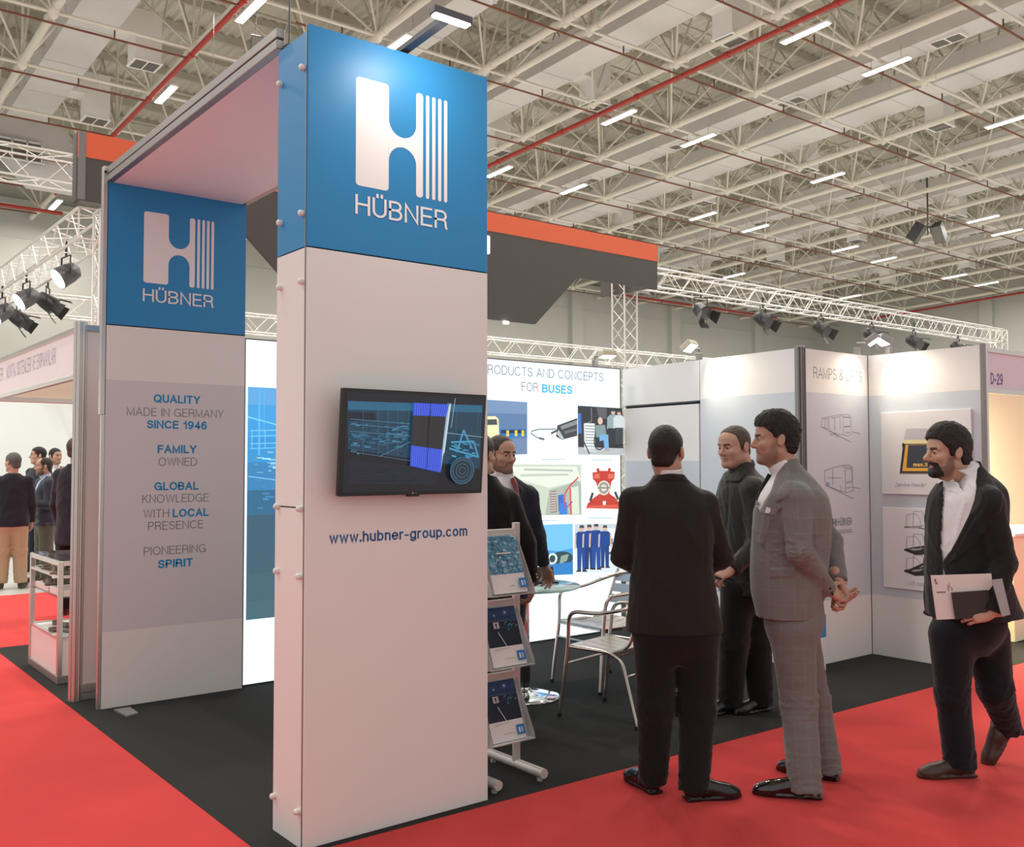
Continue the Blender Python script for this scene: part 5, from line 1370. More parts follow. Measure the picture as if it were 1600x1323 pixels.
mb = MB(); q = on_y(792, 504, SY - 0.05); mb.box((q[0] - 0.06, SY - 0.04, q[2] - 0.02), (q[0] + 0.06, SY - 0.0, q[2] + 0.03), bev=0.01); mb.build('downlight', M_led, sg)


def lattice(mb, a, b, w, axis_up, r=0.021, pitch=None):
    """box lattice truss: four chords and zig-zag lacing"""
    a, b = Vector(a), Vector(b); d = b - a; L = d.length; d.normalize()
    u = Vector(axis_up); s = d.cross(u).normalized() * w / 2; u = s.cross(d).normalized() * w / 2
    cs = [s + u, s - u, -s - u, -s + u]
    for c in cs: mb.tube([a + c, b + c], r, 8)
    n = max(2, int(round(L / (pitch or w * 0.95))))
    for i in range(4):
        c0, c1 = cs[i], cs[(i + 1) % 4]
        for k in range(n):
            p0, p1 = a + d * (L * k / n), a + d * (L * (k + 1) / n)
            if k % 2 == 0: mb.tube([p0 + c0, p1 + c1], r * 0.42, 5)
            else: mb.tube([p0 + c1, p1 + c0], r * 0.42, 5)
    for p in (a, b):
        for i in range(4): mb.tube([p + cs[i], p + cs[(i + 1) % 4]], r * 0.6, 6)


def truss(label, parts, group=None):
    t = thing('lattice_truss', label, 'truss', (0, 0, 0), 0, group)
    for nm, a, b, w, up in parts:
        mb = MB(); lattice(mb, a, b, w, up); mb.build(nm, M_truss, t)
    return t


TZ = 5.12
tc = on_y(976, 500, 10.6); TWX = tc[0]
truss('aluminium lattice mast rising behind the storage wall under the charcoal sign', [('mast', (TWX, 10.6, 0.0), (TWX, 10.6, TZ + 0.35), 0.36, (0, 1, 0))])
q0, q1 = on_y(1030, 438, 10.6), on_y(1556, 520, 10.6)
truss('long aluminium lattice beam with stage lamps running right from the charcoal sign', [('beam', (TWX + 0.4, 10.6, q0[2]), (q1[0], 10.6, q0[2]), 0.40, (0, 0, 1)), ('mast', (q1[0] + 0.2, 10.6, 0.0), (q1[0] + 0.2, 10.6, q0[2] + 0.2), 0.36, (0, 1, 0))])
lm = on_y(163, 420, 9.9)
truss('white lattice corner mast just left of the rear tower with a beam running back', [('mast', (lm[0] + 0.05, 9.9, 0.0), (lm[0] + 0.05, 9.9, zb - 0.05), 0.30, (0, 1, 0)), ('beam', (lm[0] - 0.1, 10.0, zb - 0.22), (lm[0] - 0.1, 21.0, zb - 0.22), 0.42, (0, 0, 1))])
q = on_y(60, 262, 15.5)
truss('lattice beam crossing high up at the top left behind the sign', [('beam', (-4.0, 15.5, q[2]), (6.5, 15.5, q[2]), 0.55, (0, 0, 1))])
for x in (-3, 5.5): tag(MB().tube([(x, 15.5, q[2] + 0.25), (x, 15.5, 10.9)], 0.006, 5).build('suspension_cable', M_frame_d), 'thin cable carrying the top left lattice beam', 'cable', 'cables of the top left beam')
q = on_y(60, 476, 17.5)
truss('flat lattice beam standing low across the pale hall wall at left', [('beam', (-6, 17.5, q[2]), (30, 17.5, q[2]), 0.42, (0, 0, 1)), ('mast', (-6.2, 17.5, 0), (-6.2, 17.5, q[2] + 0.2), 0.36, (0, 1, 0)), ('mast', (30.2, 17.5, 0), (30.2, 17.5, q[2] + 0.2), 0.36, (0, 1, 0))])


def stage_lamp(pos, aim, label, lit, col=(1, 0.97, 0.9), s=1.0, group=None):
    t = thing('stage_lamp', label, 'stage lamp', pos, 0, group)
    d = (Vector(aim) - Vector(pos)).normalized(); side = d.cross(Vector((0, 0, 1))).normalized(); up = side.cross(d); R = Matrix((side, up, d)).transposed()
    def put(mb, off=Vector((0, 0, 0))): mb.v = [tuple(R @ Vector(v) + off) for v in mb.v]; return mb
    o = Vector((0, 0, -0.30 * s))
    mb = MB(); mb.tube([(0, 0, 0.16 * s), (0, 0, -0.05 * s)], 0.016 * s, 6); mb.tube([tuple(side * 0.16 * s + o), tuple(side * 0.16 * s + Vector((0, 0, -0.05 * s))), tuple(side * -0.16 * s + Vector((0, 0, -0.05 * s))), tuple(side * -0.16 * s + o)], 0.012 * s, 6); mb.build('yoke', M_blackmetal, t)
    mb = MB(); mb.lathe([(0.05 * s, -0.20 * s), (0.11 * s, -0.16 * s), (0.135 * s, -0.05 * s), (0.15 * s, 0.12 * s), (0.155 * s, 0.13 * s)], 18); put(mb, o).build('housing', M_blackmetal if not lit else M_frame_d, t)
    mb = MB(); mb.lathe([(0.145 * s, 0.128 * s), (0.13 * s, 0.138 * s), (0.02 * s, 0.142 * s)], 18); put(mb, o).build('lens', (mat('stage_lens_lit_%d' % int(col[2] * 10), (0.9, 0.9, 0.9), rough=0.3, emit=col, estr=14.0, noise=0.01) if lit else mat('stage_lens_dark', (0.08, 0.08, 0.08), rough=0.2, noise=0.05)), t)
    if not lit:
        for k in range(4):
            a = math.pi / 2 * k; c_, s_ = math.cos(a), math.sin(a)
            mb = MB(); mb.prism([(c_ * 0.15 * s - s_ * 0.09 * s, s_ * 0.15 * s + c_ * 0.09 * s, 0.13 * s), (c_ * 0.15 * s + s_ * 0.09 * s, s_ * 0.15 * s - c_ * 0.09 * s, 0.13 * s), (c_ * 0.22 * s + s_ * 0.12 * s, s_ * 0.22 * s - c_ * 0.12 * s, 0.30 * s), (c_ * 0.22 * s - s_ * 0.12 * s, s_ * 0.22 * s + c_ * 0.12 * s, 0.30 * s)], (c_ * 0.005, s_ * 0.005, 0)); put(mb, o).build('barn_door', M_blackmetal, t)
    return t


LXY_ = np.array([AR[0], AR[1]])
def on_beam(px, py, x=lm[0] - 0.1): return on_x(px, py, x)
for i, (px, py, lit, col) in enumerate(((104, 362, 1, (1, 0.96, 0.88)), (42, 408, 1, (0.82, 0.82, 1.0)), (4, 438, 1, (0.85, 0.85, 1.0)), (76, 388, 0, None), (30, 426, 0, None))):
    p = on_beam(px, py, lm[0] - 0.1 - (0.1 if lit else -0.3)); top = zb - 0.45
    nm = ['brightest lit stage lamp, nearest on the white beam at left', 'bluish lit stage lamp, second along the white beam', 'bluish lit stage lamp at the left picture edge', 'unlit stage lamp between the two nearest lit ones', 'unlit stage lamp between the two bluish lit ones'][i]
    stage_lamp((p[0], p[1], top + 0.02), tuple(p + np.array([-LXY_[0] * 2 + LXY_[1] * 2.0, -LXY_[1] * 2 - LXY_[0] * 2.0, -2.2])) if lit else (p[0] + 5, p[1] - 2, 1.0), nm, lit, col or (1, 1, 1), 1.0 if not lit else 1.05, 'stage lamps on the white beam')
for i, (px, py) in enumerate(((1095, 462), (1192, 478), (1283, 492), (1362, 505), (1428, 516), (1497, 524))):
    p = on_y(px, py, 10.45)
    nm = 'black unlit stage lamp, %s from the sign along the right beam' % ['first', 'second', 'third', 'fourth', 'fifth', 'sixth and last'][i]
    stage_lamp((p[0], 10.45, q0[2] - 0.22), (p[0] + (2.0 if i else -1), 4.0, 1.0), nm, 0, s=1.15, group='stage lamps on the right beam')
tag(MB().tube([on_y(1500, 500, 10.6) * 0 + np.array([q1[0] + 0.8, 9.5, 4.9]), np.array([q1[0] + 0.8, 9.5, 12.0])], 0.006, 5).build('suspension_cable', M_frame_d), 'thin cable above the right end of the lattice beam', 'cable')

# loudspeaker cluster and a single hanging loudspeaker
def loudspeaker(pos, rx, rzv, label, sc=1.0):
    mb = MB(); mb.prism([(-0.24 * sc, -0.22 * sc, -0.40 * sc), (0.24 * sc, -0.22 * sc, -0.40 * sc), (0.16 * sc, 0.24 * sc, -0.40 * sc), (-0.16 * sc, 0.24 * sc, -0.40 * sc)], (0, 0, 0.8 * sc))
    o = mb.build('loudspeaker', M_blackmetal); o.location = tuple(pos); o.rotation_euler = (rx, 0, rzv); tag(o, label, 'loudspeaker')
    mb = MB(); mb.box((-0.22 * sc, -0.235 * sc, -0.37 * sc), (0.22 * sc, -0.221 * sc, 0.37 * sc), bev=0.005); mb.build('grille', M_grille, o)
    return o
cs_ = at_depth(1450, 363, 35.5)
va = math.radians(51.75 - 90)
loudspeaker(cs_ + AR * -0.42, math.radians(35), va + 0.9, 'black hanging loudspeaker, left one of the pair above the right beam', 0.85)
loudspeaker(cs_ + AR * 0.42, math.radians(35), va - 0.9 , 'black hanging loudspeaker, right one of the pair above the right beam', 0.85)
tag(MB().tube([cs_ + np.array([0, 0, -0.1]), cs_ + np.array([0, 0, 2.2])], 0.03, 6).tube([cs_ + AR * -0.45 + np.array([0, 0, 0.2]), cs_ + AR * 0.45 + np.array([0, 0, 0.2])], 0.03, 6).build('speaker_bracket', M_frame_d), 'hanging bracket between the two black loudspeakers', 'bracket')
p = at_depth(400, 71, 17.0)
loudspeaker(p, math.radians(25), va + 0.4, 'small black loudspeaker hanging above the canopy edge', 0.42)
tag(MB().tube([p + np.array([0, 0, 0.08]), p + np.array([0, 0, 2.8])], 0.008, 5).build('suspension_cable', M_frame_d), 'thin cable of the loudspeaker above the canopy', 'cable')
# ------------------------------------------------------------------ people: bodies and clothes grown from blended distance fields
class Field:
    def __init__(self, lo, hi, h):
        self.h = h; self.lo = np.array(lo, float)
        n = np.ceil((np.array(hi, float) - self.lo) / h).astype(int) + 1
        self.n = n
        self.ax = [(self.lo[i] + h * np.arange(n[i])).astype(np.float32) for i in range(3)]
        self.D = np.full(tuple(n), 9.0, np.float32)

    def like(self):
        T = Field.__new__(Field); T.h, T.lo, T.n, T.ax = self.h, self.lo, self.n, self.ax; T.D = np.full(tuple(self.n), 9.0, np.float32); return T

    def box(self, lo, hi, m):
        s = []
        for i in range(3):
            a = max(0, int(math.floor((lo[i] - m - self.lo[i]) / self.h))); b = min(self.n[i], int(math.ceil((hi[i] + m - self.lo[i]) / self.h)) + 1)
            if b <= a: return None
            s.append(slice(a, b))
        return tuple(s)

    def grid(self, s):
        return (self.ax[0][s[0]][:, None, None], self.ax[1][s[1]][None, :, None], self.ax[2][s[2]][None, None, :])

    def put(self, s, d, k, sub=False):
        D = self.D[s]
        if sub:
            d = -d
            if k > 0:
                h = np.clip(0.5 - 0.5 * (d - D) / k, 0, 1); self.D[s] = d + (D - d) * h + k * h * (1 - h)
            else: self.D[s] = np.maximum(D, d)
        elif k > 0:
            h = np.clip(0.5 + 0.5 * (d - D) / k, 0, 1); self.D[s] = d + (D - d) * h - k * h * (1 - h)
        else: self.D[s] = np.minimum(D, d)

    def cap(self, a, b, ra, rb=None, k=0.02, sub=False, sq=None):
        """tapered limb from a to b"""
        rb = ra if rb is None else rb
        a, b = np.array(a, float), np.array(b, float); R = max(ra, rb); lo, hi = np.minimum(a, b) - R, np.maximum(a, b) + R
        s = self.box(lo, hi, k + 4 * self.h)
        if s is None: return self
        x, y, z = self.grid(s); d = b - a; L = max(1e-9, d @ d)
        t = np.clip(((x - a[0]) * d[0] + (y - a[1]) * d[1] + (z - a[2]) * d[2]) / L, 0, 1)
        q = np.sqrt((x - a[0] - t * d[0]) ** 2 + (y - a[1] - t * d[1]) ** 2 + (z - a[2] - t * d[2]) ** 2)
        self.put(s, q - (ra + (rb - ra) * t), k, sub); return self

    def ell(self, c, r, k=0.02, sub=False, R=None):
        c = np.array(c, float); r = np.array(r, float); m = r.max()
        s = self.box(c - m, c + m, k + 4 * self.h)
        if s is None: return self
        x, y, z = self.grid(s); x, y, z = x - c[0], y - c[1], z - c[2]
        if R is not None:
            R = np.array(R)  # rows are the axes
            x, y, z = R[0, 0] * x + R[0, 1] * y + R[0, 2] * z, R[1, 0] * x + R[1, 1] * y + R[1, 2] * z, R[2, 0] * x + R[2, 1] * y + R[2, 2] * z
        k0 = np.sqrt((x / r[0]) ** 2 + (y / r[1]) ** 2 + (z / r[2]) ** 2); k1 = np.sqrt((x / r[0] ** 2) ** 2 + (y / r[1] ** 2) ** 2 + (z / r[2] ** 2) ** 2) + 1e-6
        self.put(s, k0 * (k0 - 1) / k1, k, sub); return self

    def loft(self, secs, fwd, k=0.02, sub=False, grow=0.0, pw=2.3):
        """stacked cross sections (z, x, y, half width, half depth), facing fwd"""
        S = np.array(sorted(secs), float)
        zz = self.ax[2]
        zs = np.clip(zz, S[0, 0], S[-1, 0])
        def ip(col):
            out = np.interp(zs, S[:, 0], S[:, col]); ker = max(1, int(0.03 / self.h))
            if ker > 1: p = np.pad(out, ker, mode='edge'); out = np.convolve(p, np.ones(2 * ker + 1) / (2 * ker + 1), 'valid')
            return out.astype(np.float32)
        m = max(S[:, 3].max(), S[:, 4].max()) + grow
        s = self.box((S[:, 1].min() - m, S[:, 2].min() - m, S[0, 0]), (S[:, 1].max() + m, S[:, 2].max() + m, S[-1, 0]), k + 4 * self.h)
        x, y, z = self.grid(s); f = lambda col: ip(col)[s[2]][None, None, :]
        dx, dy = x - f(1), y - f(2); fx, fy = fwd
        w = dx * fy - dy * fx; d = dx * fx + dy * fy; a, b = f(3) + grow, f(4) + grow
        nrm = (np.abs(w / a) ** pw + np.abs(d / b) ** pw) ** (1 / pw)
        q = (nrm - 1) * np.minimum(a, b) * np.clip(0.6 + 0.4 / np.maximum(nrm, 0.5), 0.6, 1.2)
        q = np.maximum(q, np.maximum(z - S[-1, 0], S[0, 0] - z))
        self.put(s, q.astype(np.float32), k, sub); return self

    def cut_z(self, z0, below=True):
        z = self.ax[2][None, None, :]
        self.D = np.maximum(self.D, (z0 - z) if below else (z - z0)); return self

    def cut_plane(self, p, n):
        """remove what lies on the side n points to"""
        x, y, z = self.grid((slice(None),) * 3); self.D = np.maximum(self.D, ((x - p[0]) * n[0] + (y - p[1]) * n[1] + (z - p[2]) * n[2]).astype(np.float32)); return self

    def poly2(self, pts, axes):
        """signed distance to an outline drawn in two of the axes (negative inside)"""
        i, j = axes; X, Y = self.ax[i][:, None], self.ax[j][None, :]
        P = np.array(pts, float); d = np.full((self.n[i], self.n[j]), 1e9); sg = np.ones_like(d)
        for a, b in zip(P, np.roll(P, 1, axis=0)):
            e = b - a; wx, wy = X - a[0], Y - a[1]; t = np.clip((wx * e[0] + wy * e[1]) / max(1e-12, e @ e), 0, 1)
            d = np.minimum(d, (wx - e[0] * t) ** 2 + (wy - e[1] * t) ** 2)
            c1, c2, c3 = Y >= a[1], Y < b[1], e[0] * wy > e[1] * wx
            sg = np.where((c1 & c2 & c3) | (~c1 & ~c2 & ~c3), -sg, sg)
        return (sg * np.sqrt(d)).astype(np.float32)

    def spread(self, q, axes):
        sh = [1, 1, 1]; sh[axes[0]], sh[axes[1]] = q.shape; return q.reshape(sh)

    def raise_poly(self, pts, axes, amt, soft=0.006, keep=None):
        """lift (or sink) the skin of the shape inside an outline: lapels, pockets, seams"""
        q = self.spread(self.poly2(pts, axes), axes); w = np.clip(0.5 - q / soft, 0, 1) * amt
        if keep is not None: w = w * keep
        self.D = self.D - w; return self

    def carve_poly(self, pts, axes, keep):
        q = self.spread(self.poly2(pts, axes), axes); self.D = np.maximum(self.D, np.minimum(-q, keep).astype(np.float32)); return self

    def side(self, p, n):
        n = np.array(n, float) / np.linalg.norm(n); x, y, z = self.grid((slice(None),) * 3); return (x - p[0]) * n[0] + (y - p[1]) * n[1] + (z - p[2]) * n[2]

    def half(self, p, n):
        x, y, z = self.grid((slice(None),) * 3); return ((x - p[0]) * n[0] + (y - p[1]) * n[1] + (z - p[2]) * n[2]) > 0

    def folds(self, amp, freq, seed=0, stretch=(1, 1, 1), where=None):
        """soft cloth creases"""
        r = np.random.RandomState(seed); x, y, z = self.grid((slice(None),) * 3)
        band = np.abs(self.D) < 0.03
        if not band.any(): return self
        I = np.nonzero(band); X, Y, Z = self.ax[0][I[0]] * stretch[0], self.ax[1][I[1]] * stretch[1], self.ax[2][I[2]] * stretch[2]
        w = np.zeros_like(X)
        for i in range(5):
            d = r.normal(size=3); d /= np.linalg.norm(d); e = r.normal(size=3); e /= np.linalg.norm(e); f = freq * r.uniform(0.6, 1.7)
            ph = f * (X * d[0] + Y * d[1] + Z * d[2]) + 1.6 * np.sin(f * 0.45 * (X * e[0] + Y * e[1] + Z * e[2]) + r.uniform(0, 6)) + r.uniform(0, 6)
            w += (1 - np.abs(np.sin(ph))) ** 2 - 0.3
        w *= amp / 2.2
        if where is not None: w = w * where(self.ax[0][I[0]], self.ax[1][I[1]], self.ax[2][I[2]])
        self.D[I] -= w.astype(np.float32); return self

    def mesh(self, relax=1):
        """surface nets: one vertex per crossed cell"""
        D = self.D; h = self.h
        neg = D < 0
        c = np.zeros(tuple(self.n - 1), np.int8)
        for i in (0, 1):
            for j in (0, 1):
                for k in (0, 1): c += neg[i:self.n[0] - 1 + i, j:self.n[1] - 1 + j, k:self.n[2] - 1 + k]
        act = (c > 0) & (c < 8)
        I = np.argwhere(act)
        if len(I) == 0: return np.zeros((0, 3)), np.zeros((0, 4), int)
        idx = np.full(act.shape, -1, np.int64); idx[act] = np.arange(len(I))
        V = {o: D[I[:, 0] + o[0], I[:, 1] + o[1], I[:, 2] + o[2]] for o in [(i, j, k) for i in (0, 1) for j in (0, 1) for k in (0, 1)]}
        acc = np.zeros((len(I), 3)); cnt = np.zeros(len(I))
        for o in V:
            for a in range(3):
                if o[a] == 0:
                    o2 = tuple(1 if q == a else o[q] for q in range(3)); v0, v1 = V[o], V[o2]; m = (v0 < 0) != (v1 < 0)
                    t = np.where(m, v0 / np.where(m, v0 - v1, 1), 0); p = np.zeros((len(I), 3)); p[:] = o; p[:, a] = t
                    acc[m] += p[m]; cnt[m] += 1
        P = (I + acc / cnt[:, None]) * h + self.lo
        Q = []
        for a in range(3):
            b, c_ = (a + 1) % 3, (a + 2) % 3
            sl0 = [slice(None)] * 3; sl1 = [slice(None)] * 3; sl0[a] = slice(0, self.n[a] - 1); sl1[a] = slice(1, self.n[a])
            n0, n1 = neg[tuple(sl0)], neg[tuple(sl1)]; E = np.argwhere(n0 != n1)
            ok = (E[:, b] > 0) & (E[:, c_] > 0) & (E[:, b] < self.n[b] - 1) & (E[:, c_] < self.n[c_] - 1); E = E[ok]
            fl = n0[tuple(E.T)]
            def cell(db, dc):
                q = E.copy(); q[:, b] += db; q[:, c_] += dc; return idx[tuple(q.T)]
            q = np.stack([cell(-1, -1), cell(0, -1), cell(0, 0), cell(-1, 0)], 1)
            q[~fl] = q[~fl][:, ::-1]; Q.append(q)
        Q = np.concatenate(Q)
        for _ in range(relax):
            S = np.zeros_like(P); n = np.zeros(len(P))
            for a in range(4):
                i, j = Q[:, a], Q[:, (a + 1) % 4]
                np.add.at(S, i, P[j]); np.add.at(n, i, 1); np.add.at(S, j, P[i]); np.add.at(n, j, 1)
            P = P * 0.5 + 0.5 * S / np.maximum(n, 1)[:, None]
        return P, Q


def mesh_obj(name, parts, material, parent, cols=None):
    """one mesh object from (points, quads) pieces; cols = pigment per point"""
    vs, fs, o = [], [], 0
    for P, Q in parts:
        vs.append(P); fs.append(Q + o); o += len(P)
    V, F = np.concatenate(vs), np.concatenate(fs)
    me = bpy.data.meshes.new(name)
    me.vertices.add(len(V)); me.vertices.foreach_set('co', V.astype(np.float32).ravel())
    me.loops.add(F.size); me.loops.foreach_set('vertex_index', F.astype(np.int32).ravel())
    me.polygons.add(len(F)); me.polygons.foreach_set('loop_start', np.arange(0, F.size, 4, dtype=np.int32))
    me.update(calc_edges=True)
    me.polygons.foreach_set('use_smooth', np.ones(len(F), bool))
    me.materials.append(material)
    if cols is not None:
        at = me.color_attributes.new('Col', 'FLOAT_COLOR', 'POINT')
        c = np.ones((len(V), 4), np.float32); c[:, :3] = np.concatenate(cols); at.data.foreach_set('color', c.ravel())
    me.update()
    ob = bpy.data.objects.new(name, me); COL.objects.link(ob)
    if parent is not None: ob.parent = parent
    return ob


M_skin = attr_mat('skin', rough=0.5, spec=0.35, noise=0.10, nscale=45)
M_eye = attr_mat('eyeball', rough=0.15, spec=0.6)


def cloth(name, col, rough=0.85, check=None, noise=0.12, sheen=0.15):
    m = mat(name, col, rough=rough, noise=noise, scale=70, bump=0.12, bscale=350, spec=0.2, sheen=sheen)
    if check:
        nt = m.node_tree; b = nt.nodes['Principled BSDF']; src = b.inputs['Base Color'].links[0].from_socket
        tc = nt.nodes.new('ShaderNodeTexCoord'); sep = nt.nodes.new('ShaderNodeSeparateXYZ'); nt.links.new(tc.outputs['Object'], sep.inputs[0])
        outs = []
        for ax, per in (('X', 0.055), ('Y', 0.055), ('Z', 0.07)):
            a = nt.nodes.new('ShaderNodeMath'); a.operation = 'PINGPONG'; a.inputs[1].default_value = per / 2; nt.links.new(sep.outputs[ax], a.inputs[0])
            l = nt.nodes.new('ShaderNodeMath'); l.operation = 'LESS_THAN'; l.inputs[1].default_value = 0.0016; nt.links.new(a.outputs[0], l.inputs[0]); outs.append(l)
        mx = nt.nodes.new('ShaderNodeMath'); mx.operation = 'MAXIMUM'; nt.links.new(outs[0].outputs[0], mx.inputs[0]); nt.links.new(outs[2].outputs[0], mx.inputs[1])
        mix = nt.nodes.new('ShaderNodeMix'); mix.data_type = 'RGBA'; mix.inputs['B'].default_value = (*check, 1)
        sc_ = nt.nodes.new('ShaderNodeMath'); sc_.operation = 'MULTIPLY'; sc_.inputs[1].default_value = 0.22; nt.links.new(mx.outputs[0], sc_.inputs[0])
        nt.links.new(sc_.outputs[0], mix.inputs['Factor']); nt.links.new(src, mix.inputs['A']); nt.links.new(mix.outputs['Result'], b.inputs['Base Color'])
    return m


M_shirt = cloth('white_shirt_cotton', (0.72, 0.71, 0.72), noise=0.03, sheen=0.0)
M_shoe = mat('black_shoe_leather', (0.010, 0.009, 0.009), rough=0.28, noise=0.2, scale=30)
M_patent = mat('black_patent_leather', (0.006, 0.006, 0.006), rough=0.06, noise=0.2, coat=0.6)
M_brownshoe = mat('brown_shoe_leather', (0.05, 0.028, 0.02), rough=0.4, noise=0.2)
LXY = np.array([AR[0], AR[1]]) / math.hypot(AR[0], AR[1]); LYY = np.array([-LXY[1], LXY[0]])      # camera right / away, on the floor
LROT = math.atan2(LXY[1], LXY[0])


class Person:
    """local frame: x to the picture's right, y away from the camera, z up, origin on the floor between the feet"""
    def __init__(self, label, px, dep, name='person', group=None):
        q = at_depth(px, 900, dep); self.O = np.array([q[0], q[1], 0.0]); self.dep = dep
        self.root = thing(name, label, 'person', self.O, LROT, group)
        self.s = FPX / dep

    def J(self, px, py, dy=0.0):
        q = at_depth(px, py, self.dep + dy) - self.O
        return np.array([q[0] * LXY[0] + q[1] * LXY[1], q[0] * LYY[0] + q[1] * LYY[1], q[2]])

    def pt(self, px, py):
        j = self.J(px, py); return (j[0], j[2])


def head_axes(face, tilt=0.0, roll=0.0):
    """axes of a head looking along face (2-D), nodding down by tilt degrees"""
    f2 = np.array([face[0], face[1], 0.0]); f2 /= np.linalg.norm(f2); u = np.array([0, 0, 1.0]); r = np.cross(f2, u)
    t = math.radians(tilt); f = f2 * math.cos(t) - u * math.sin(t); u = u * math.cos(t) + f2 * math.sin(t)
    a = math.radians(roll); r, u = r * math.cos(a) + u * math.sin(a), u * math.cos(a) - r * math.sin(a)
    return np.array([r, f, u])


HAIR_SHORT = [(0.105, 0.092), (0.080, 0.070), (0.058, 0.062), (0.046, 0.030), (0.026, 0.026), (0.020, -0.022), (0.004, -0.024), (0.0, 0.014), (-0.026, 0.022), (-0.034, -0.02), (-0.048, -0.050), (-0.075, -0.072), (-0.13, -0.078), (-0.17, 0.0), (-0.14, 0.17), (0.05, 0.19), (0.13, 0.14)]
HAIR_BALD = [(0.02, 0.150), (0.030, 0.100), (0.050, 0.070), (0.040, 0.030), (0.026, 0.026), (0.020, -0.022), (0.004, -0.024), (0.0, 0.014), (-0.026, 0.022), (-0.034, -0.02), (-0.048, -0.066), (-0.13, -0.085), (-0.17, 0.0), (-0.14, 0.17)]


def make_head(P, centre, face, skin=(0.42, 0.235, 0.165), hair=(0.012, 0.009, 0.007), hair_poly=HAIR_SHORT, thick=0.010, curl=0.0, beard=0.0, bcol=None, tilt=0, roll=0, sc=1.0, h=0.0032, neck=None,
              neck_r=0.054, jaw=1.0, wide=1.0, top=0.0, stub=None, nose=1.0, mouth_open=0.0):
    """returns the skin pieces for the body mesh and builds hair and eyes as children"""
    A = head_axes(face, tilt, roll); c = np.array(centre, float)
    nb = np.array([0, -0.035, -0.19]) if neck is None else A @ (np.array(neck) - c) / sc
    F = Field((-0.12, -0.155, min(-0.22, nb[2] - 0.03)), (0.12, 0.15, 0.15), h)
    F.ell((0, -0.014, 0.034), (0.075 * wide, 0.097, 0.088), 0)
    F.ell((0, 0.030, -0.038), (0.061 * wide * jaw, 0.066, 0.082), 0.03)
    F.ell((0, 0.045, 0.045), (0.062 * wide, 0.048, 0.052), 0.02)
    F.ell((0, 0.072, -0.100), (0.028 * jaw, 0.021, 0.018), 0.025)
    for s in (-1, 1):
        F.cap((s * 0.054 * jaw, 0.0, -0.062), (s * 0.020, 0.072, -0.098), 0.017, 0.016, 0.025)
        F.ell((s * 0.041, 0.060, -0.022), (0.025, 0.026, 0.024), 0.02)
        F.cap((s * 0.046, 0.072, 0.022), (s * 0.012, 0.086, 0.024), 0.010, 0.011, 0.015)
    F.cap((0, 0.088, 0.016), (0, 0.112 * (0.85 + 0.15 * nose), -0.024), 0.008, 0.0125 * nose, 0.010); F.ell((0, 0.103, -0.030), (0.014 * nose, 0.014, 0.009), 0.008)
    for s in (-1, 1):
        F.ell((s * 0.012, 0.097, -0.031), (0.008, 0.011, 0.008), 0.006)
        F.ell((s * 0.031, 0.094, 0.006), (0.016, 0.016, 0.011), 0.012, sub=True)
        F.ell((s * 0.032, 0.077, 0.005), (0.0155, 0.0145, 0.0135), 0.004)
        F.ell((s * 0.032, 0.096, 0.0035), (0.0125, 0.015, 0.0042), 0.002, sub=True)
        # ear: rim, lobe and hollow
        R = np.array([[1, 0, 0], [0, math.cos(0.25), math.sin(0.25)], [0, -math.sin(0.25), math.cos(0.25)]])
        F.ell((s * 0.083 * wide, -0.012, -0.004), (0.0095, 0.0195, 0.032), 0.008, R=R); F.ell((s * 0.093 * wide, -0.008, 0.0), (0.0055, 0.011, 0.019), 0.004, sub=True, R=R)
    F.cap((-0.021, 0.083, -0.0595), (0.021, 0.083, -0.0595), 0.0065, 0.0065, 0.006); F.ell((0, 0.089, -0.058), (0.013, 0.009, 0.006), 0.006)
    F.ell((0, 0.086, -0.071 - 0.006 * mouth_open), (0.019, 0.010, 0.0068), 0.006)
    F.cap((-0.02, 0.099, -0.0645), (0.02, 0.099, -0.0645), 0.0022 + 0.003 * mouth_open, None, 0.002, sub=True)
    F.cap((0, -0.025, -0.05), nb, neck_r * 0.98, neck_r * 1.08, 0.035)
    F.cap((0, 0.02, -0.11), nb * 0.5 + np.array([0, 0.01, -0.055]), 0.030, 0.035, 0.03)
    V, Q = F.mesh(1)
    C = np.tile(np.array(skin), (len(V), 1)); x, y, z = V.T
    def tint(m, col, w=1.0):
        m = np.clip(m, 0, 1)[:, None] * w; C[:] = C * (1 - m) + np.array(col) * m
    def soft(v, a, b): return np.clip((v - a) / (b - a), 0, 1)
    ax_ = np.abs(x)
    tint(soft(y, 0.07, 0.08) * soft(ax_, 0.028, 0.022) * soft(z, -0.080, -0.076) * soft(z, -0.053, -0.057), np.array(skin) * np.array([0.85, 0.55, 0.55]), 0.8)
    tint(soft(y, 0.05, 0.06) * soft(ax_, 0.008, 0.012) * soft(ax_, 0.054, 0.048) * soft(z, 0.017, 0.020) * soft(z, 0.034, 0.029), hair if bcol is None else bcol, 0.85)
    tint(soft(y, 0.09, 0.11) * soft(z, -0.045, -0.03) * soft(z, -0.01, -0.02), np.array(skin) * np.array([1.1, 0.85, 0.8]), 0.4)
    if beard > 0 or stub:
        w = stub if stub else beard
        low = soft(z, -0.032, -0.052) * soft(z, -0.135, -0.118) * soft(y, -0.005, 0.012)
        side = soft(y, 0.05, 0.028) * soft(z, -0.008, -0.03) * soft(y, 0.0, 0.012) * soft(z, -0.135, -0.118)
        cheek = soft(y, 0.055, 0.035) + soft(z, -0.058 + 0.0, -0.072) + soft(ax_, 0.034, 0.026) * soft(z, -0.038, -0.045)
        lips = soft(ax_, 0.026, 0.020) * soft(z, -0.082, -0.077) * soft(z, -0.052, -0.056) * soft(y, 0.07, 0.08)
        tint(np.clip(np.maximum(low * np.clip(cheek, 0, 1), side), 0, 1) * (1 - lips), bcol or hair, w)
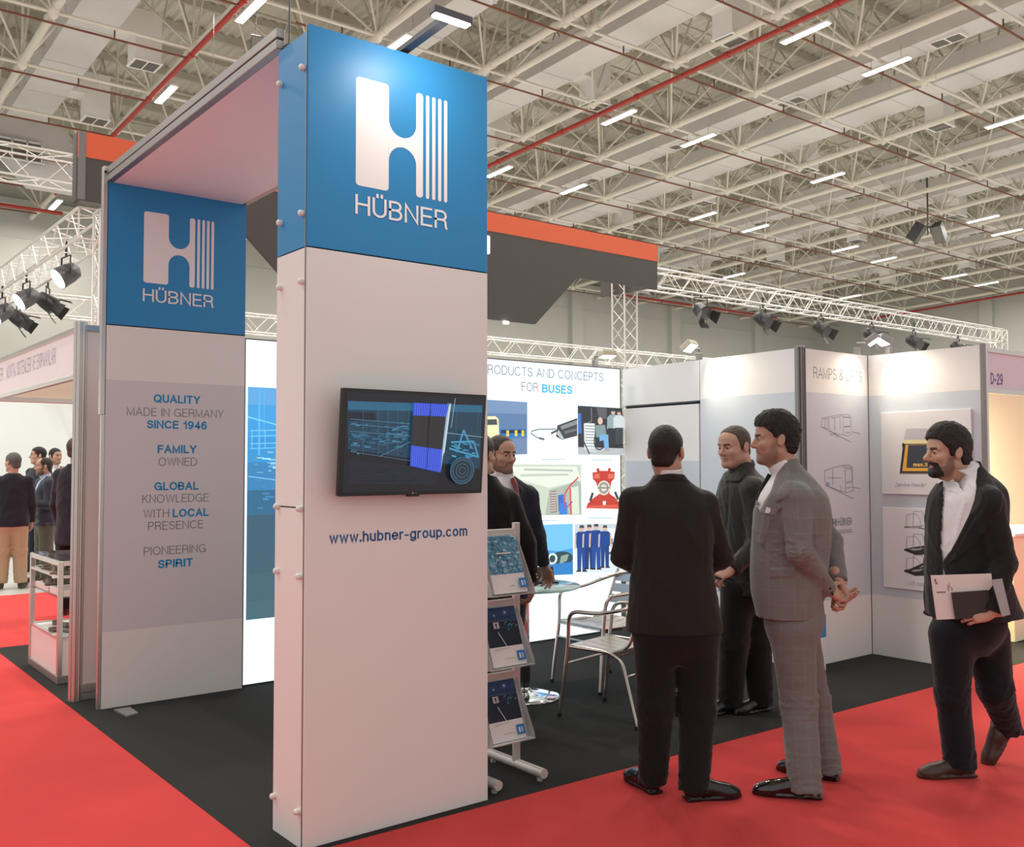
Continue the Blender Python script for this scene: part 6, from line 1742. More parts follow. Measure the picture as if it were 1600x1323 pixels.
    P.skin.append(((V * sc) @ A + c, Q)); P.cols.append(C)
    # hair shell
    if hair_poly is not None:
        H = Field((-0.13, -0.17, -0.12), (0.13, 0.15, 0.21), h if h > 0.003 else 0.003)
        t = thick
        H.ell((0, -0.014, 0.034 + t * 0.3), (0.075 * wide + t * 0.75, 0.097 + t, 0.088 + t + top * 0.4), 0)
        if top > 0: H.ell((0, 0.010, 0.085), (0.066 * wide, 0.085, 0.05 + top), 0.03)
        H.ell((0, 0.034, 0.048), (0.064 * wide + t * 0.4, 0.042 + t * 0.6, 0.052 + t), 0.02)
        H.cap((0.058 * wide, 0.010, 0.01), (0.060 * wide, 0.010, -0.03), 0.012 + t * 0.3, 0.010, 0.015); H.cap((-0.058 * wide, 0.010, 0.01), (-0.060 * wide, 0.010, -0.03), 0.012 + t * 0.3, 0.010, 0.015)
        H.cap((-0.022, -0.068, -0.045), (0.022, -0.068, -0.045), 0.026 + t * 0.5, None, 0.04)
        if curl > 0: H.folds(curl, 95, 3)
        H.folds(max(0.0022, t * 0.14), 170, 5, (1, 0.45, 0.8))
        q = H.poly2(hair_poly, (1, 2)); q = H.spread(q, (1, 2)); H.D = np.maximum(H.D, q)
        V2, Q2 = H.mesh(1)
        if len(V2): mesh_obj('hair', [((V2 * sc) @ A + c, Q2)], P.hair_mat(hair), P.root)
    if beard >= 0.99:
        B = Field((-0.10, -0.03, -0.15), (0.10, 0.12, 0.02), h)
        B.ell((0, 0.030, -0.038), (0.061 * wide * jaw + 0.003, 0.066 + 0.003, 0.082 + 0.003), 0); B.ell((0, 0.072, -0.100), (0.031 * jaw, 0.024, 0.020), 0.025)
        for s in (-1, 1): B.cap((s * 0.056 * jaw, 0.0, -0.062), (s * 0.020, 0.074, -0.098), 0.021, 0.020, 0.025); B.cap((s * 0.024, 0.086, -0.053), (s * 0.028, 0.08, -0.085), 0.006, 0.007, 0.006)
        B.cap((-0.02, 0.0925, -0.050), (0.02, 0.0925, -0.050), 0.0065, None, 0.005)
        B.folds(0.0015, 220, 9)
        q = B.poly2([(0.056, -0.098), (0.066, -0.080), (0.071, -0.062), (0.078, -0.044), (0.13, -0.042), (0.13, -0.16), (0.05, -0.14), (0.046, -0.112)], (1, 2)); B.D = np.maximum(B.D, B.spread(q, (1, 2)))
        B.ell((0, 0.10, -0.0655), (0.021, 0.03, 0.008), 0.002, sub=True)
        V3, Q3 = B.mesh(1)
        if len(V3): mesh_obj('beard', [((V3 * sc) @ A + c, Q3)], P.hair_mat(bcol or hair), P.root)
    # eyes
    for s in (-1, 1):
        mb = MB(); e = np.array([s * 0.032, 0.0775, 0.004])
        rings = 9; seg = 14; vs = []; cl = []
        for i in range(rings + 1):
            th = math.pi * i / rings
            for k in range(seg):
                a = 2 * math.pi * k / seg; vs.append(e + 0.0128 * np.array([math.sin(th) * math.cos(a), math.cos(th), math.sin(th) * math.sin(a)]))
        W = [tuple((v * sc) @ A + c) for v in vs]
        for i in range(rings):
            col = (0.01, 0.008, 0.006) if i == 0 else ((0.05, 0.025, 0.012) if i == 1 else (0.55, 0.50, 0.46))
            o = i * seg; mb.add([W[o + k] for k in range(2 * seg)], [(k, (k + 1) % seg, seg + (k + 1) % seg, seg + k) for k in range(seg)], True, col)
        mb.build('eye', M_eye, P.root)


def make_hand(P, wrist, fwd, palm, side, curls, thumb=(35, 25), skin=(0.42, 0.235, 0.165), sc=1.0, spread=4, h=0.0026, fore=None):
    """wrist point, direction to the knuckles, direction the palm faces, side = +1 if the thumb lies along fwd x palm"""
    f = np.array(fwd, float); f /= np.linalg.norm(f); n = np.array(palm, float); n -= f * (n @ f); n /= np.linalg.norm(n); t = np.cross(f, n) * side
    F = Field((-0.075, -0.13, -0.11), (0.105, 0.20, 0.11), h)      # x = thumb side, y = forward, z = palm
    kn = [(0.030, 0.088, 0.0), (0.010, 0.093, -0.002), (-0.010, 0.089, -0.001), (-0.028, 0.080, 0.002)]
    ln = [(0.042, 0.025, 0.021), (0.046, 0.029, 0.023), (0.043, 0.027, 0.022), (0.034, 0.020, 0.019)]
    F.cap((0.0, -0.055 if fore is None else -fore, 0), (0, 0.0, 0), 0.030, 0.025, 0.01); F.ell((0.002, 0.048, 0.0), (0.038, 0.050, 0.0145), 0.015)
    for (kx, ky, kz) in kn: F.cap((kx * 0.6, 0.005, 0.0), (kx, ky, kz), 0.0135, 0.0105, 0.012)
    F.ell((0.026, 0.032, 0.010), (0.017, 0.030, 0.015), 0.012); F.ell((-0.022, 0.035, 0.008), (0.013, 0.032, 0.011), 0.012)
    for i, (p, L) in enumerate(zip(kn, ln)):
        p = np.array(p); ang = 0.0; sp = math.radians(spread * (1.5 - i)); cu = curls[i] if isinstance(curls[i], (tuple, list)) else (curls[i], curls[i] * 1.1, curls[i] * 0.8)
        r0 = (0.0098, 0.0102, 0.0096, 0.0084)[i]
        for j in range(3):
            ang += math.radians(cu[j]); d = np.array([math.sin(sp) * math.cos(ang), math.cos(sp) * math.cos(ang), math.sin(ang)])
            q = p + d * L[j]; F.cap(p, q, r0 * (1 - 0.09 * j), r0 * (1 - 0.09 * (j + 1)), 0.0035); p = q
    a0 = np.array((0.030, 0.020, 0.008)); e1, e2 = thumb
    d1 = np.array([math.sin(math.radians(e1 + 10)), math.cos(math.radians(e1 + 10)), 0.35 * math.sin(math.radians(e2 + 10))]); d1 /= np.linalg.norm(d1)
    p1 = a0 + d1 * 0.042; d2 = np.array([math.sin(math.radians(e1 * 0.6)), math.cos(math.radians(e1 * 0.6)), math.sin(math.radians(e2))]); d2 /= np.linalg.norm(d2); p2 = p1 + d2 * 0.032
    d3 = np.array([math.sin(math.radians(e1 * 0.2)), math.cos(math.radians(e1 * 0.2)), math.sin(math.radians(e2 * 1.6))]); d3 /= np.linalg.norm(d3); p3 = p2 + d3 * 0.024
    F.cap((0.012, 0.006, 0.004), a0, 0.014, 0.014, 0.012); F.cap(a0, p1, 0.0145, 0.0118, 0.008); F.cap(p1, p2, 0.0115, 0.0105, 0.004); F.cap(p2, p3, 0.0104, 0.0085, 0.003)
    V, Q = F.mesh(1)
    if side * 1 < 0: Q = Q[:, ::-1]
    M = np.array([t, f, n])
    C = np.tile(np.array(skin), (len(V), 1)); C[:, 0] *= 1.05
    P.skin.append(((V * sc) @ M + np.array(wrist), Q)); P.cols.append(C)


_hm = {}
def hair_mat(self, col):
    k = 'hair_%03d_%03d_%03d' % tuple(int(c * 999) for c in col)
    return mat(k, col, rough=0.55, noise=0.4, scale=120, bump=0.5, bscale=260, spec=0.3)
Person.hair_mat = hair_mat


def make_shoe(P, heel, d, material, L=0.285, pitch=0.0, h=0.005, name='shoe'):
    """heel = floor point under the heel; d = direction to the toe (2-D or 3-D with pitch)"""
    d = np.array([d[0], d[1], 0.0]); d /= np.linalg.norm(d); k = L / 0.285
    F = Field((-0.07, -0.05, -0.02), (0.07, 0.30, 0.14), h)
    F.cap((0, 0.035, 0.040), (0, 0.10, 0.050), 0.036, 0.040, 0.0); F.cap((0, 0.10, 0.052), (0.004, 0.200, 0.030), 0.041, 0.041, 0.02); F.ell((0.003, 0.218, 0.024), (0.043, 0.062, 0.034), 0.02); F.cap((0, 0.042, 0.05), (0, 0.045, 0.10), 0.040, 0.040, 0.02)
    F.cap((0, 0.09, 0.075), (0, 0.14, 0.062), 0.022, 0.016, 0.02)
    F.cut_z(0.0); F.cut_z(0.105, False)
    q = F.poly2([(-0.037, 0.0), (0.037, 0.0), (0.036, 0.10), (0.047, 0.18), (0.046, 0.235), (0.020, 0.283), (-0.012, 0.283), (-0.040, 0.235), (-0.043, 0.17), (-0.035, 0.10)], (0, 1)); w = F.spread(q, (0, 1)); z = F.ax[2][None, None, :]
    F.D = np.minimum(F.D, np.maximum(np.maximum(w, z - 0.016), -z)); F.raise_poly([(-0.06, 0.07), (0.06, 0.07), (0.06, 0.115), (-0.06, 0.115)], (0, 1), -0.0015)
    V, Q = F.mesh(1)
    V = V * np.array([1, k, 1]); s = np.cross(d, (0, 0, 1.0)); M = np.array([s, d, (0, 0, 1.0)])
    if pitch:
        a = math.radians(pitch); toe = np.array([0, 0.235 * k, 0.0]); R = np.array([[1, 0, 0], [0, math.cos(a), math.sin(a)], [0, -math.sin(a), math.cos(a)]]); V = (V - toe) @ R + toe
    return mesh_obj(name, [(V @ M + np.array([heel[0], heel[1], heel[2] if len(heel) > 2 else 0.0]), Q)], material, P.root)


def body_done(P, trunk, tcol):
    """join head, hands and the hidden trunk into the one body mesh"""
    F = Field(np.min([np.minimum(a, b) - 0.2 for a, b, _ in trunk], 0), np.max([np.maximum(a, b) + 0.2 for a, b, _ in trunk], 0), 0.016)
    for a, b, r in trunk: F.cap(a, b, r, r, 0.03)
    V, Q = F.mesh(1); P.skin.append((V, Q)); P.cols.append(np.tile(np.array(tcol), (len(V), 1)))
    return mesh_obj('body', P.skin, M_skin, P.root, P.cols)
Person.skin = None


def new_person(*a, **k):
    p = Person(*a, **k); p.skin, p.cols = [], []; return p


def torso_secs(c, zsh, zhem, k=1.0, lean=(0, 0), hem=0.215, waist=0.185, chest=0.205, depth=1.0, belly=0.0, fwd=(0, 1)):
    """suit coat sections: c = centre (x, y) at the hem; zsh = shoulder line"""
    H = zsh - zhem; out = []
    for f, a, b, o in ((0.0, hem, 0.138, 0.0), (0.16, hem * 0.97, 0.136, 0.0), (0.40, waist, 0.120 + belly * 0.6, belly * 0.5), (0.60, (waist + chest) / 2, 0.124 + belly * 0.4, belly * 0.4), (0.80, chest, 0.128, 0.01), (0.92, chest * 0.98, 0.112, 0.0), (1.0, chest * 0.84, 0.088, -0.008), (1.05, chest * 0.56, 0.074, -0.012), (1.095, chest * 0.34, 0.062, -0.014)):
        out.append((zhem + H * f, c[0] + lean[0] * f + fwd[0] * o, c[1] + lean[1] * f + fwd[1] * o, a * k, b * k * depth))
    return out


def collar(F, c, rx, ry, h, t, fwd, tilt, k=0.0):
    """a standing band round the neck"""
    fx, fy = fwd; s = F.box(np.array(c) - 0.16, np.array(c) + 0.16, 0.0); x, y, z = F.grid(s); x, y, z = x - c[0], y - c[1], z - c[2]
    w = x * fy - y * fx; d = x * fx + y * fy; a = math.radians(tilt); d, z = d * math.cos(a) + z * math.sin(a), z * math.cos(a) - d * math.sin(a)
    n = np.sqrt((w / rx) ** 2 + (d / ry) ** 2); q = np.abs(n - 1) * min(rx, ry) - t; q = np.maximum(q, np.abs(z) - h / 2); F.put(s, q.astype(np.float32), k); return F
def ground(P, px, py):
    q = on_z(px, py) - P.O; return np.array([q[0] * LXY[0] + q[1] * LXY[1], q[0] * LYY[0] + q[1] * LYY[1], 0.0])


def px_secs(P, rows, fwd, a_of, dy=0.0):
    """coat sections from measured silhouette rows (py, left px, right px): solves the depth for the facing"""
    out = []
    s_ = abs(fwd[1]); c_ = abs(fwd[0])
    for (py, l, r), (mode, val) in zip(rows, a_of):
        p, q = P.J(l, py, dy), P.J(r, py, dy); hw = (q[0] - p[0]) / 2
        if mode == 'a': a = val; b = math.sqrt(max(0.0004, hw * hw - (a * s_) ** 2)) / max(c_, 0.2)
        else: b = val; a = math.sqrt(max(0.0004, hw * hw - (b * c_) ** 2)) / max(s_, 0.2)
        out.append(((p[2] + q[2]) / 2, (p[0] + q[0]) / 2, (p[1] + q[1]) / 2, a, b))
    return out


def grow_coat(secs, fwd, arms, hem, h, k_arm=0.035, pw=2.3):
    A = [np.array(a[0]) for a in arms] + [np.array(a[-2 if not isinstance(a[-1], tuple) else -1]) for a in arms]
    S = np.array(secs); m = 0.10
    xs = [S[:, 1].min() - S[:, 3:].max(), S[:, 1].max() + S[:, 3:].max()]; ys = [S[:, 2].min() - S[:, 3:].max(), S[:, 2].max() + S[:, 3:].max()]; zs = [hem, S[:, 0].max()]
    for pts, rs in arms:
        for p in pts: xs.append(p[0]); ys.append(p[1]); zs.append(p[2])
    F = Field((min(xs) - m, min(ys) - m, min(zs) - m), (max(xs) + m, max(ys) + m, max(zs) + m), h)
    F.loft(secs, fwd, 0, pw=pw)
    for pts, rs in arms:
        F.ell(pts[0], (rs[0] * 1.02,) * 3, k_arm)
        T = F.like()
        for i in range(len(pts) - 1): T.cap(pts[i], pts[i + 1], rs[i], rs[i + 1], 0.02 if i else 0)
        d = np.array(pts[-1]) - np.array(pts[-2]); d = d / np.linalg.norm(d)
        keep = ~T.half(np.array(pts[-1]) + d * 0.002, d) if len(pts) else None
        T.D = np.where(keep, T.D, np.maximum(T.D, 0.006))
        hh = np.clip(0.5 + 0.5 * (T.D - F.D) / 0.022, 0, 1); F.D = T.D + (F.D - T.D) * hh - 0.022 * hh * (1 - hh)
    return F


def cuff(P, pts, r, material, n=0.012):
    """shirt cuff peeping out of a sleeve"""
    a = np.array(pts[-1]); d = a - np.array(pts[-2]); d /= np.linalg.norm(d)
    MB().tube([a - d * 0.03, a + d * n, a + d * (n + 0.001)], [r, r * 0.97, r * 0.6], 16).build('shirt_cuff', material, P.root)


def grow_trousers(P, hip, legs, material, h=0.0065, folds=0.005, seed=1, name='trousers', waist=0.17):
    """hip = (x, y, z, a, b, fwd); legs = [(hip, knee, ankle), (r, r, r)]"""
    x, y, z, a, b, fwd = hip
    pts = [p for L in legs for p in L[0]]; lo = np.min(pts, 0) - 0.17; hi = np.max(pts, 0) + 0.17; hi[2] = max(hi[2], z + 0.16)
    lo = np.minimum(lo, (x - 0.3, y - 0.3, lo[2])); hi = np.maximum(hi, (x + 0.3, y + 0.3, hi[2]))
    F = Field(lo, hi, h)
    F.loft([(z - 0.15, x, y, a * 0.40, b * 0.45), (z - 0.10, x, y, a * 0.72, b * 0.75), (z - 0.05, x, y, a * 0.92, b * 0.93), (z, x, y, a, b), (z + 0.13, x, y, a * 0.92, b * 0.92)], fwd, 0)
    for (p, r) in legs:
        T = F.like()
        T.cap(p[0], p[1], r[0], r[1], 0); T.cap(p[1], p[2], r[1], r[2], 0.03)
        d = np.array(p[2]) - np.array(p[1]); d /= np.linalg.norm(d); n = d * 0.35 + np.array([0, 0, -1.0]); n /= np.linalg.norm(n)
        q = np.array(p[2]) + n * 0.004; T.cut_plane(q, n)
        kz = p[1][2]; az = p[2][2]
        T.folds(folds, 46, seed, (1, 1, 1.5), lambda X, Y, Z: 0.25 + 0.9 * np.exp(-((Z - kz) / 0.10) ** 2) + 1.3 * np.clip((az + 0.20 - Z) / 0.2, 0, 1))
        hh = np.clip(0.5 + 0.5 * (T.D - F.D) / 0.045, 0, 1); F.D = T.D + (F.D - T.D) * hh - 0.045 * hh * (1 - hh)
    V, Q = F.mesh(1); return mesh_obj(name, [(V, Q)], material, P.root)


def std_trunk(P, hipz, neck, c):
    c = np.array(c); return [(np.array([c[0], c[1], hipz]), np.array([c[0], c[1], neck[2] - 0.18]), 0.055), (np.array([c[0], c[1], neck[2] - 0.18]), np.array(neck), 0.046)]


def lapel_collar(F, P, pts, keep, amt=0.006):
    F.raise_poly(pts, (0, 2), amt, 0.004, keep)


OLIVE = (0.42, 0.25, 0.175); TAN = (0.46, 0.275, 0.195); FAIR = (0.46, 0.27, 0.20)
C_black = cloth('black_suit_wool', (0.016, 0.0145, 0.0125)); C_black2 = cloth('black_jacket_wool', (0.0125, 0.012, 0.0125)); C_grey = cloth('grey_check_suit', (0.165, 0.155, 0.145), check=(0.30, 0.28, 0.26), noise=0.10)
C_dkgreen = cloth('dark_olive_jacket', (0.020, 0.020, 0.0165), rough=0.55); C_trb = cloth('black_trousers', (0.0075, 0.007, 0.0072)); C_jean = cloth('black_blue_jeans', (0.0085, 0.009, 0.013)); C_navy = cloth('navy_suit', (0.016, 0.019, 0.030))
C_khaki = cloth('khaki_cotton', (0.42, 0.30, 0.19), sheen=0); C_blazer = cloth('dark_navy_blazer', (0.018, 0.018, 0.026)); C_slate = cloth('slate_blue_jacket', (0.040, 0.046, 0.066)); C_olive = cloth('olive_trousers', (0.10, 0.10, 0.075)); C_blue = cloth('blue_trousers', (0.03, 0.045, 0.10))
M_btn = mat('dark_horn_button', (0.02, 0.016, 0.013), rough=0.3, noise=0.2)

# ---- man in the black suit, back to the camera
P = new_person('man in a black suit, back to the camera, standing on the red carpet', 1056, 4.68)
fw = (0.12, 0.99); J = P.J
secs = px_secs(P, [(985, 979, 1128), (930, 983, 1119), (880, 988, 1112), (830, 986, 1113), (790, 983, 1110), (770, 990, 1102), (759, 1008, 1086), (750, 1017, 1073), (742, 1022, 1069)], fw, [('b', .150), ('b', .145), ('b', .135), ('b', .135), ('b', .125), ('b', .105), ('b', .095), ('b', .089), ('b', .083)])
armL = ([J(990, 783, 0.0), J(973, 868, 0.05), J(1015, 898, 0.31)], [0.066, 0.057, 0.045]); armR = ([J(1101, 790, 0.0), J(1127, 870, 0.05), J(1082, 898, 0.31)], [0.066, 0.057, 0.045])
F = grow_coat(secs, fw, [armL, armR], secs[0][0], 0.0055)
F.folds(0.004, 30, 2, (1, 1, 0.6)); F.folds(0.004, 60, 7, (1, 1, 2.0), lambda X, Y, Z: np.exp(-((Z - J(973, 868)[2]) / 0.09) ** 2) * (np.abs(X - J(1050, 868)[0]) > 0.17))
back = F.half((0, 0, 0), (0, -1, 0))
ctr_ = [P.pt(1046, 745), P.pt(1053, 988)]
F.raise_poly([(ctr_[0][0] - 0.002, ctr_[0][1]), (ctr_[0][0] + 0.002, ctr_[0][1]), (ctr_[1][0] + 0.002, ctr_[1][1]), (ctr_[1][0] - 0.002, ctr_[1][1])], (0, 2), -0.004, 0.006, back)
for a, b in (((1003, 800), (1012, 988)), ((1094, 800), (1092, 988))):
    a, b = P.pt(*a), P.pt(*b); F.raise_poly([(a[0] - 0.0015, a[1]), (a[0] + 0.0015, a[1]), (b[0] + 0.0015, b[1]), (b[0] - 0.0015, b[1])], (0, 2), -0.003, 0.008, back)
F.raise_poly([P.pt(1018, 750), P.pt(1028, 736), P.pt(1062, 736), P.pt(1076, 753), P.pt(1060, 750), P.pt(1034, 749)], (0, 2), 0.005, 0.004, back)
mesh_obj('suit_jacket', [F.mesh(1)], C_black, P.root)
F = Field(J(1046, 733) - 0.12, J(1046, 733) + 0.12, 0.0035); collar(F, J(1045, 738, -0.004), 0.064, 0.073, 0.050, 0.004, fw, 10); mesh_obj('shirt_collar', [F.mesh(1)], M_shirt, P.root)
hp = J(1056, 985)
gl, gr = ground(P, 1026, 1241), ground(P, 1070, 1250)
kneeL, knR = J(1024, 1105, 0.0), J(1090, 1107, 0.0)
ankL, ankR = gl + np.array([-0.01, 0.055, 0.045]), gr + np.array([0.045, 0.02, 0.045])
grow_trousers(P, (hp[0], 0.0, hp[2] + 0.0, 0.195, 0.135, fw), [((J(1023, 990), kneeL, ankL), (0.104, 0.088, 0.072)), ((J(1090, 990), knR, ankR), (0.104, 0.088, 0.074))], C_trb, seed=4)
make_shoe(P, gl, (-0.42, 0.9), M_shoe); make_shoe(P, gr, (0.97, 0.2), M_shoe)
make_head(P, J(1041, 706), (0.42, 0.90), OLIVE, (0.014, 0.011, 0.009), thick=0.009, neck=J(1046, 770, 0.01), stub=0.35, sc=0.99, neck_r=0.058)
make_hand(P, J(1015, 899, 0.315), (0.6, 0.75, 0.1), (0, 0.2, 1), -1, (35, 40, 45, 50), skin=OLIVE); make_hand(P, J(1082, 899, 0.315), (-0.6, 0.75, 0.1), (0, 0.2, 1), 1, (35, 40, 45, 50), skin=OLIVE)
body_done(P, std_trunk(P, hp[2] - 0.05, J(1046, 765), (hp[0], 0.0)), OLIVE)

# ---- man in the grey checked suit, hands clasped behind
P = new_person('man in a grey checked suit facing left with his hands clasped behind his back', 1240, 4.85)
fw = (-0.955, 0.297); J = P.J
secs = px_secs(P, [(961, 1182, 1282), (925, 1174, 1287), (895, 1173, 1290), (850, 1175, 1296), (800, 1178, 1298), (775, 1182, 1293), (758, 1192, 1281), (742, 1203, 1266), (728, 1211, 1251), (716, 1216, 1245)], fw, [('a', .205), ('a', .20), ('a', .195), ('a', .195), ('a', .205), ('a', .20), ('a', .165), ('a', .11), ('a', .07), ('a', .06)])
armN = ([J(1243, 777, -0.175), J(1250, 862, -0.235), J(1292, 921, -0.085)], [0.072, 0.061, 0.047]); armF = ([J(1246, 777, 0.19), J(1297, 845, 0.20), J(1310, 908, 0.02)], [0.070, 0.060, 0.047])
F = grow_coat(secs, fw, [armN, armF], secs[0][0], 0.005)
near = F.half((0, 0.02, 0), (0, -1, 0))
F.folds(0.0035, 34, 5, (1, 1, 0.6)); e_ = J(1250, 862, -0.235); F.folds(0.007, 62, 8, (1.6, 1, 1.6), lambda X, Y, Z: np.exp(-(((X - e_[0]) / 0.12) ** 2 + ((Z - e_[2]) / 0.09) ** 2)) * (Y < 0))
# shirt opening at the throat, lapel, flap pocket, breast pocket
F.carve_poly([P.pt(1190, 700), P.pt(1196, 738), P.pt(1181, 768), P.pt(1180, 800), P.pt(1187, 786), P.pt(1203, 752), P.pt(1216, 730), P.pt(1228, 716), P.pt(1228, 700)], (0, 2), F.side((0, 0.13, 0), (0, -1, 0)))
F.raise_poly([P.pt(1222, 722), P.pt(1209, 742), P.pt(1196, 766), P.pt(1186, 780), P.pt(1178, 845), P.pt(1182, 850), P.pt(1193, 812), P.pt(1204, 790), P.pt(1198, 783), P.pt(1212, 770), P.pt(1226, 738)], (0, 2), 0.006, 0.004, near)
F.raise_poly([P.pt(1190, 883), P.pt(1226, 880), P.pt(1227, 893), P.pt(1191, 896)], (0, 2), 0.005, 0.003, near)
F.raise_poly([P.pt(1181, 796), P.pt(1196, 799), P.pt(1196, 803), P.pt(1181, 800)], (0, 2), 0.004, 0.003, near)
F.raise_poly([P.pt(1263, 890), P.pt(1266, 890), P.pt(1282, 961), P.pt(1278, 961)], (0, 2), -0.004, 0.005, near)
V, Q = F.mesh(1); mesh_obj('suit_jacket', [(V, Q)], C_grey, P.root)
def surf(px, py, V=V):      # nearest cloth point seen at a pixel
    a = P.pt(px, py); d = (V[:, 0] - a[0]) ** 2 + (V[:, 2] - a[1]) ** 2; m = np.argsort(d)[:60]; return V[m[np.argmin(V[m, 1])]]
q = surf(1188, 794); MB().prism([tuple(q + o) for o in ((-0.022, -0.004, -0.012), (0.024, -0.004, -0.020), (0.022, -0.004, -0.006), (0.0, -0.004, 0.012), (-0.016, -0.004, 0.016))], (0.002, 0.006, 0)).build('pocket_square', M_shirt, P.root)
for px, py in ((1284, 914), (1287, 919), (1290, 924)):
    q = surf(px, py); MB().lathe([(0.0065, 0), (0.0065, 0.003), (0.001, 0.004)], 10, q + np.array([0, 0.001, 0]), axis=(0.3, -1, 0)).build('sleeve_button', M_btn, P.root)
F = Field(J(1215, 760) - np.array([0.24, 0.24, 0.22]), J(1215, 760) + np.array([0.24, 0.24, 0.22]), 0.005)
F.loft([(z, x, y, max(0.03, a - 0.012), max(0.03, b - 0.012)) for z, x, y, a, b in secs], fw, 0); F.cut_z(J(0, 830)[2]); collar(F, J(1222, 727, 0.0), 0.060, 0.064, 0.040, 0.004, fw, -26, 0.004); mesh_obj('shirt', [F.mesh(1)], M_shirt, P.root)
t0 = J(1200, 742, 0.03); MB().tube([J(1203, 741, 0.01), J(1192, 765, 0.01), J(1187, 782, 0.02)], [0.012, 0.018, 0.02], 10).build('tie', C_black2, P.root)
hp = J(1240, 965)
gn, gf = ground(P, 1284, 1247), ground(P, 1311, 1219); dn_ = ground(P, 1184, 1240) - gn; df_ = ground(P, 1222, 1203) - gf
dn_ /= np.linalg.norm(dn_); df_ /= np.linalg.norm(df_)
an, af = gn + dn_ * 0.075 + np.array([0, 0, 0.035]), gf + df_ * 0.06 + np.array([0, 0, 0.035])
grow_trousers(P, (hp[0], 0.0, hp[2] - 0.01, 0.185, 0.150, fw), [((J(1238, 985, -0.085), J(1248, 1098, -0.10), an), (0.112, 0.088, 0.080)), ((J(1244, 985, 0.085), J(1270, 1095, 0.10), af), (0.112, 0.086, 0.078))], C_grey, seed=9, folds=0.006)
make_shoe(P, gn, dn_, M_patent, 0.325); make_shoe(P, gf, df_, M_patent, 0.325)
make_head(P, J(1211, 687), (-0.99, 0.05), OLIVE, (0.012, 0.009, 0.0075), hair_poly=[(0.105, 0.086), (0.088, 0.070), (0.066, 0.068), (0.044, 0.046), (0.028, 0.034), (0.018, 0.010), (0.006, 0.010), (0.0, 0.020), (-0.026, 0.022), (-0.034, -0.02), (-0.048, -0.072), (-0.14, -0.085), (-0.19, 0.0), (-0.17, 0.2), (0.05, 0.22), (0.15, 0.16)], thick=0.020, top=0.014, curl=0.006, neck=J(1235, 745, 0.0), stub=0.45, tilt=2, nose=1.0, mouth_open=0.8, neck_r=0.057)
make_hand(P, J(1311, 910, 0.01), (0.25, -0.35, -0.9), (-0.75, -0.3, -0.1), 1, (38, 45, 50, 55), thumb=(25, 30), skin=TAN)
make_hand(P, J(1294, 922, -0.075), (0.86, 0.35, -0.42), (0.25, -0.5, 0.5), -1, (30, 34, 40, 46), thumb=(30, 20), skin=TAN)
body_done(P, std_trunk(P, hp[2] - 0.05, J(1234, 748), (hp[0], 0.0)), OLIVE)

# ---- man in the dark jacket looking left
P = new_person('older man in dark olive jacket holding a phone, between the two suits', 1158, 6.2)
fw = (-0.90, -0.436); J = P.J
secs = px_secs(P, [(925, 1130, 1206), (890, 1126, 1203), (850, 1122, 1200), (800, 1121, 1204), (775, 1122, 1205), (755, 1127, 1200), (743, 1131, 1188), (733, 1140, 1178), (724, 1146, 1174)], fw, [('a', .205), ('a', .205), ('a', .205), ('a', .215), ('a', .205), ('a', .175), ('a', .125), ('a', .08), ('a', .066)])
armN = ([J(1178, 765, -0.17), J(1186, 850, -0.22), J(1143, 889, -0.32)], [0.076, 0.066, 0.05]); armF = ([J(1146, 765, 0.15), J(1135, 850, 0.15), J(1110, 890, -0.05)], [0.072, 0.062, 0.05])
F = grow_coat(secs, fw, [armN, armF], secs[0][0], 0.006)
F.folds(0.006, 36, 12, (1, 1, 0.5)); near = F.half((0, 0, 0), (0, -1, 0))
F.raise_poly([P.pt(1128, 733), P.pt(1142, 738), P.pt(1166, 716), P.pt(1170, 704), P.pt(1178, 716), P.pt(1168, 730), P.pt(1146, 752), P.pt(1131, 752)], (0, 2), 0.010, 0.005, near)
F.raise_poly([P.pt(1133, 752), P.pt(1135, 752), P.pt(1129, 900), P.pt(1127, 900)], (0, 2), -0.005, 0.005, near); F.raise_poly([P.pt(1126, 905), P.pt(1205, 907), P.pt(1206, 928), P.pt(1128, 928)], (0, 2), 0.004, 0.004)
mesh_obj('jacket', [F.mesh(1)], C_dkgreen, P.root)
F = Field(J(1156, 722) - 0.14, J(1156, 722) + 0.14, 0.0045); collar(F, J(1160, 729, 0.0), 0.072, 0.078, 0.036, 0.005, fw, -24); mesh_obj('jacket_collar', [F.mesh(1)], C_dkgreen, P.root)
hp = J(1166, 915); g1, g2 = ground(P, 1150, 1110), ground(P, 1199, 1108)
d1 = np.array([-0.85, -0.5, 0]); d1 /= np.linalg.norm(d1)
grow_trousers(P, (hp[0], 0.0, hp[2], 0.18, 0.14, fw), [((J(1152, 925, -0.04), J(1146, 1005, -0.05), g1 + d1 * 0.055 + np.array([0, 0, 0.04])), (0.106, 0.092, 0.082)), ((J(1182, 925, 0.04), J(1183, 1005, 0.03), g2 + d1 * 0.055 + np.array([0, 0, 0.04])), (0.106, 0.092, 0.082))], C_trb, seed=14, h=0.009)
make_shoe(P, g1, d1, M_shoe, 0.29, h=0.006); make_shoe(P, g2, d1, M_shoe, 0.29, h=0.006)
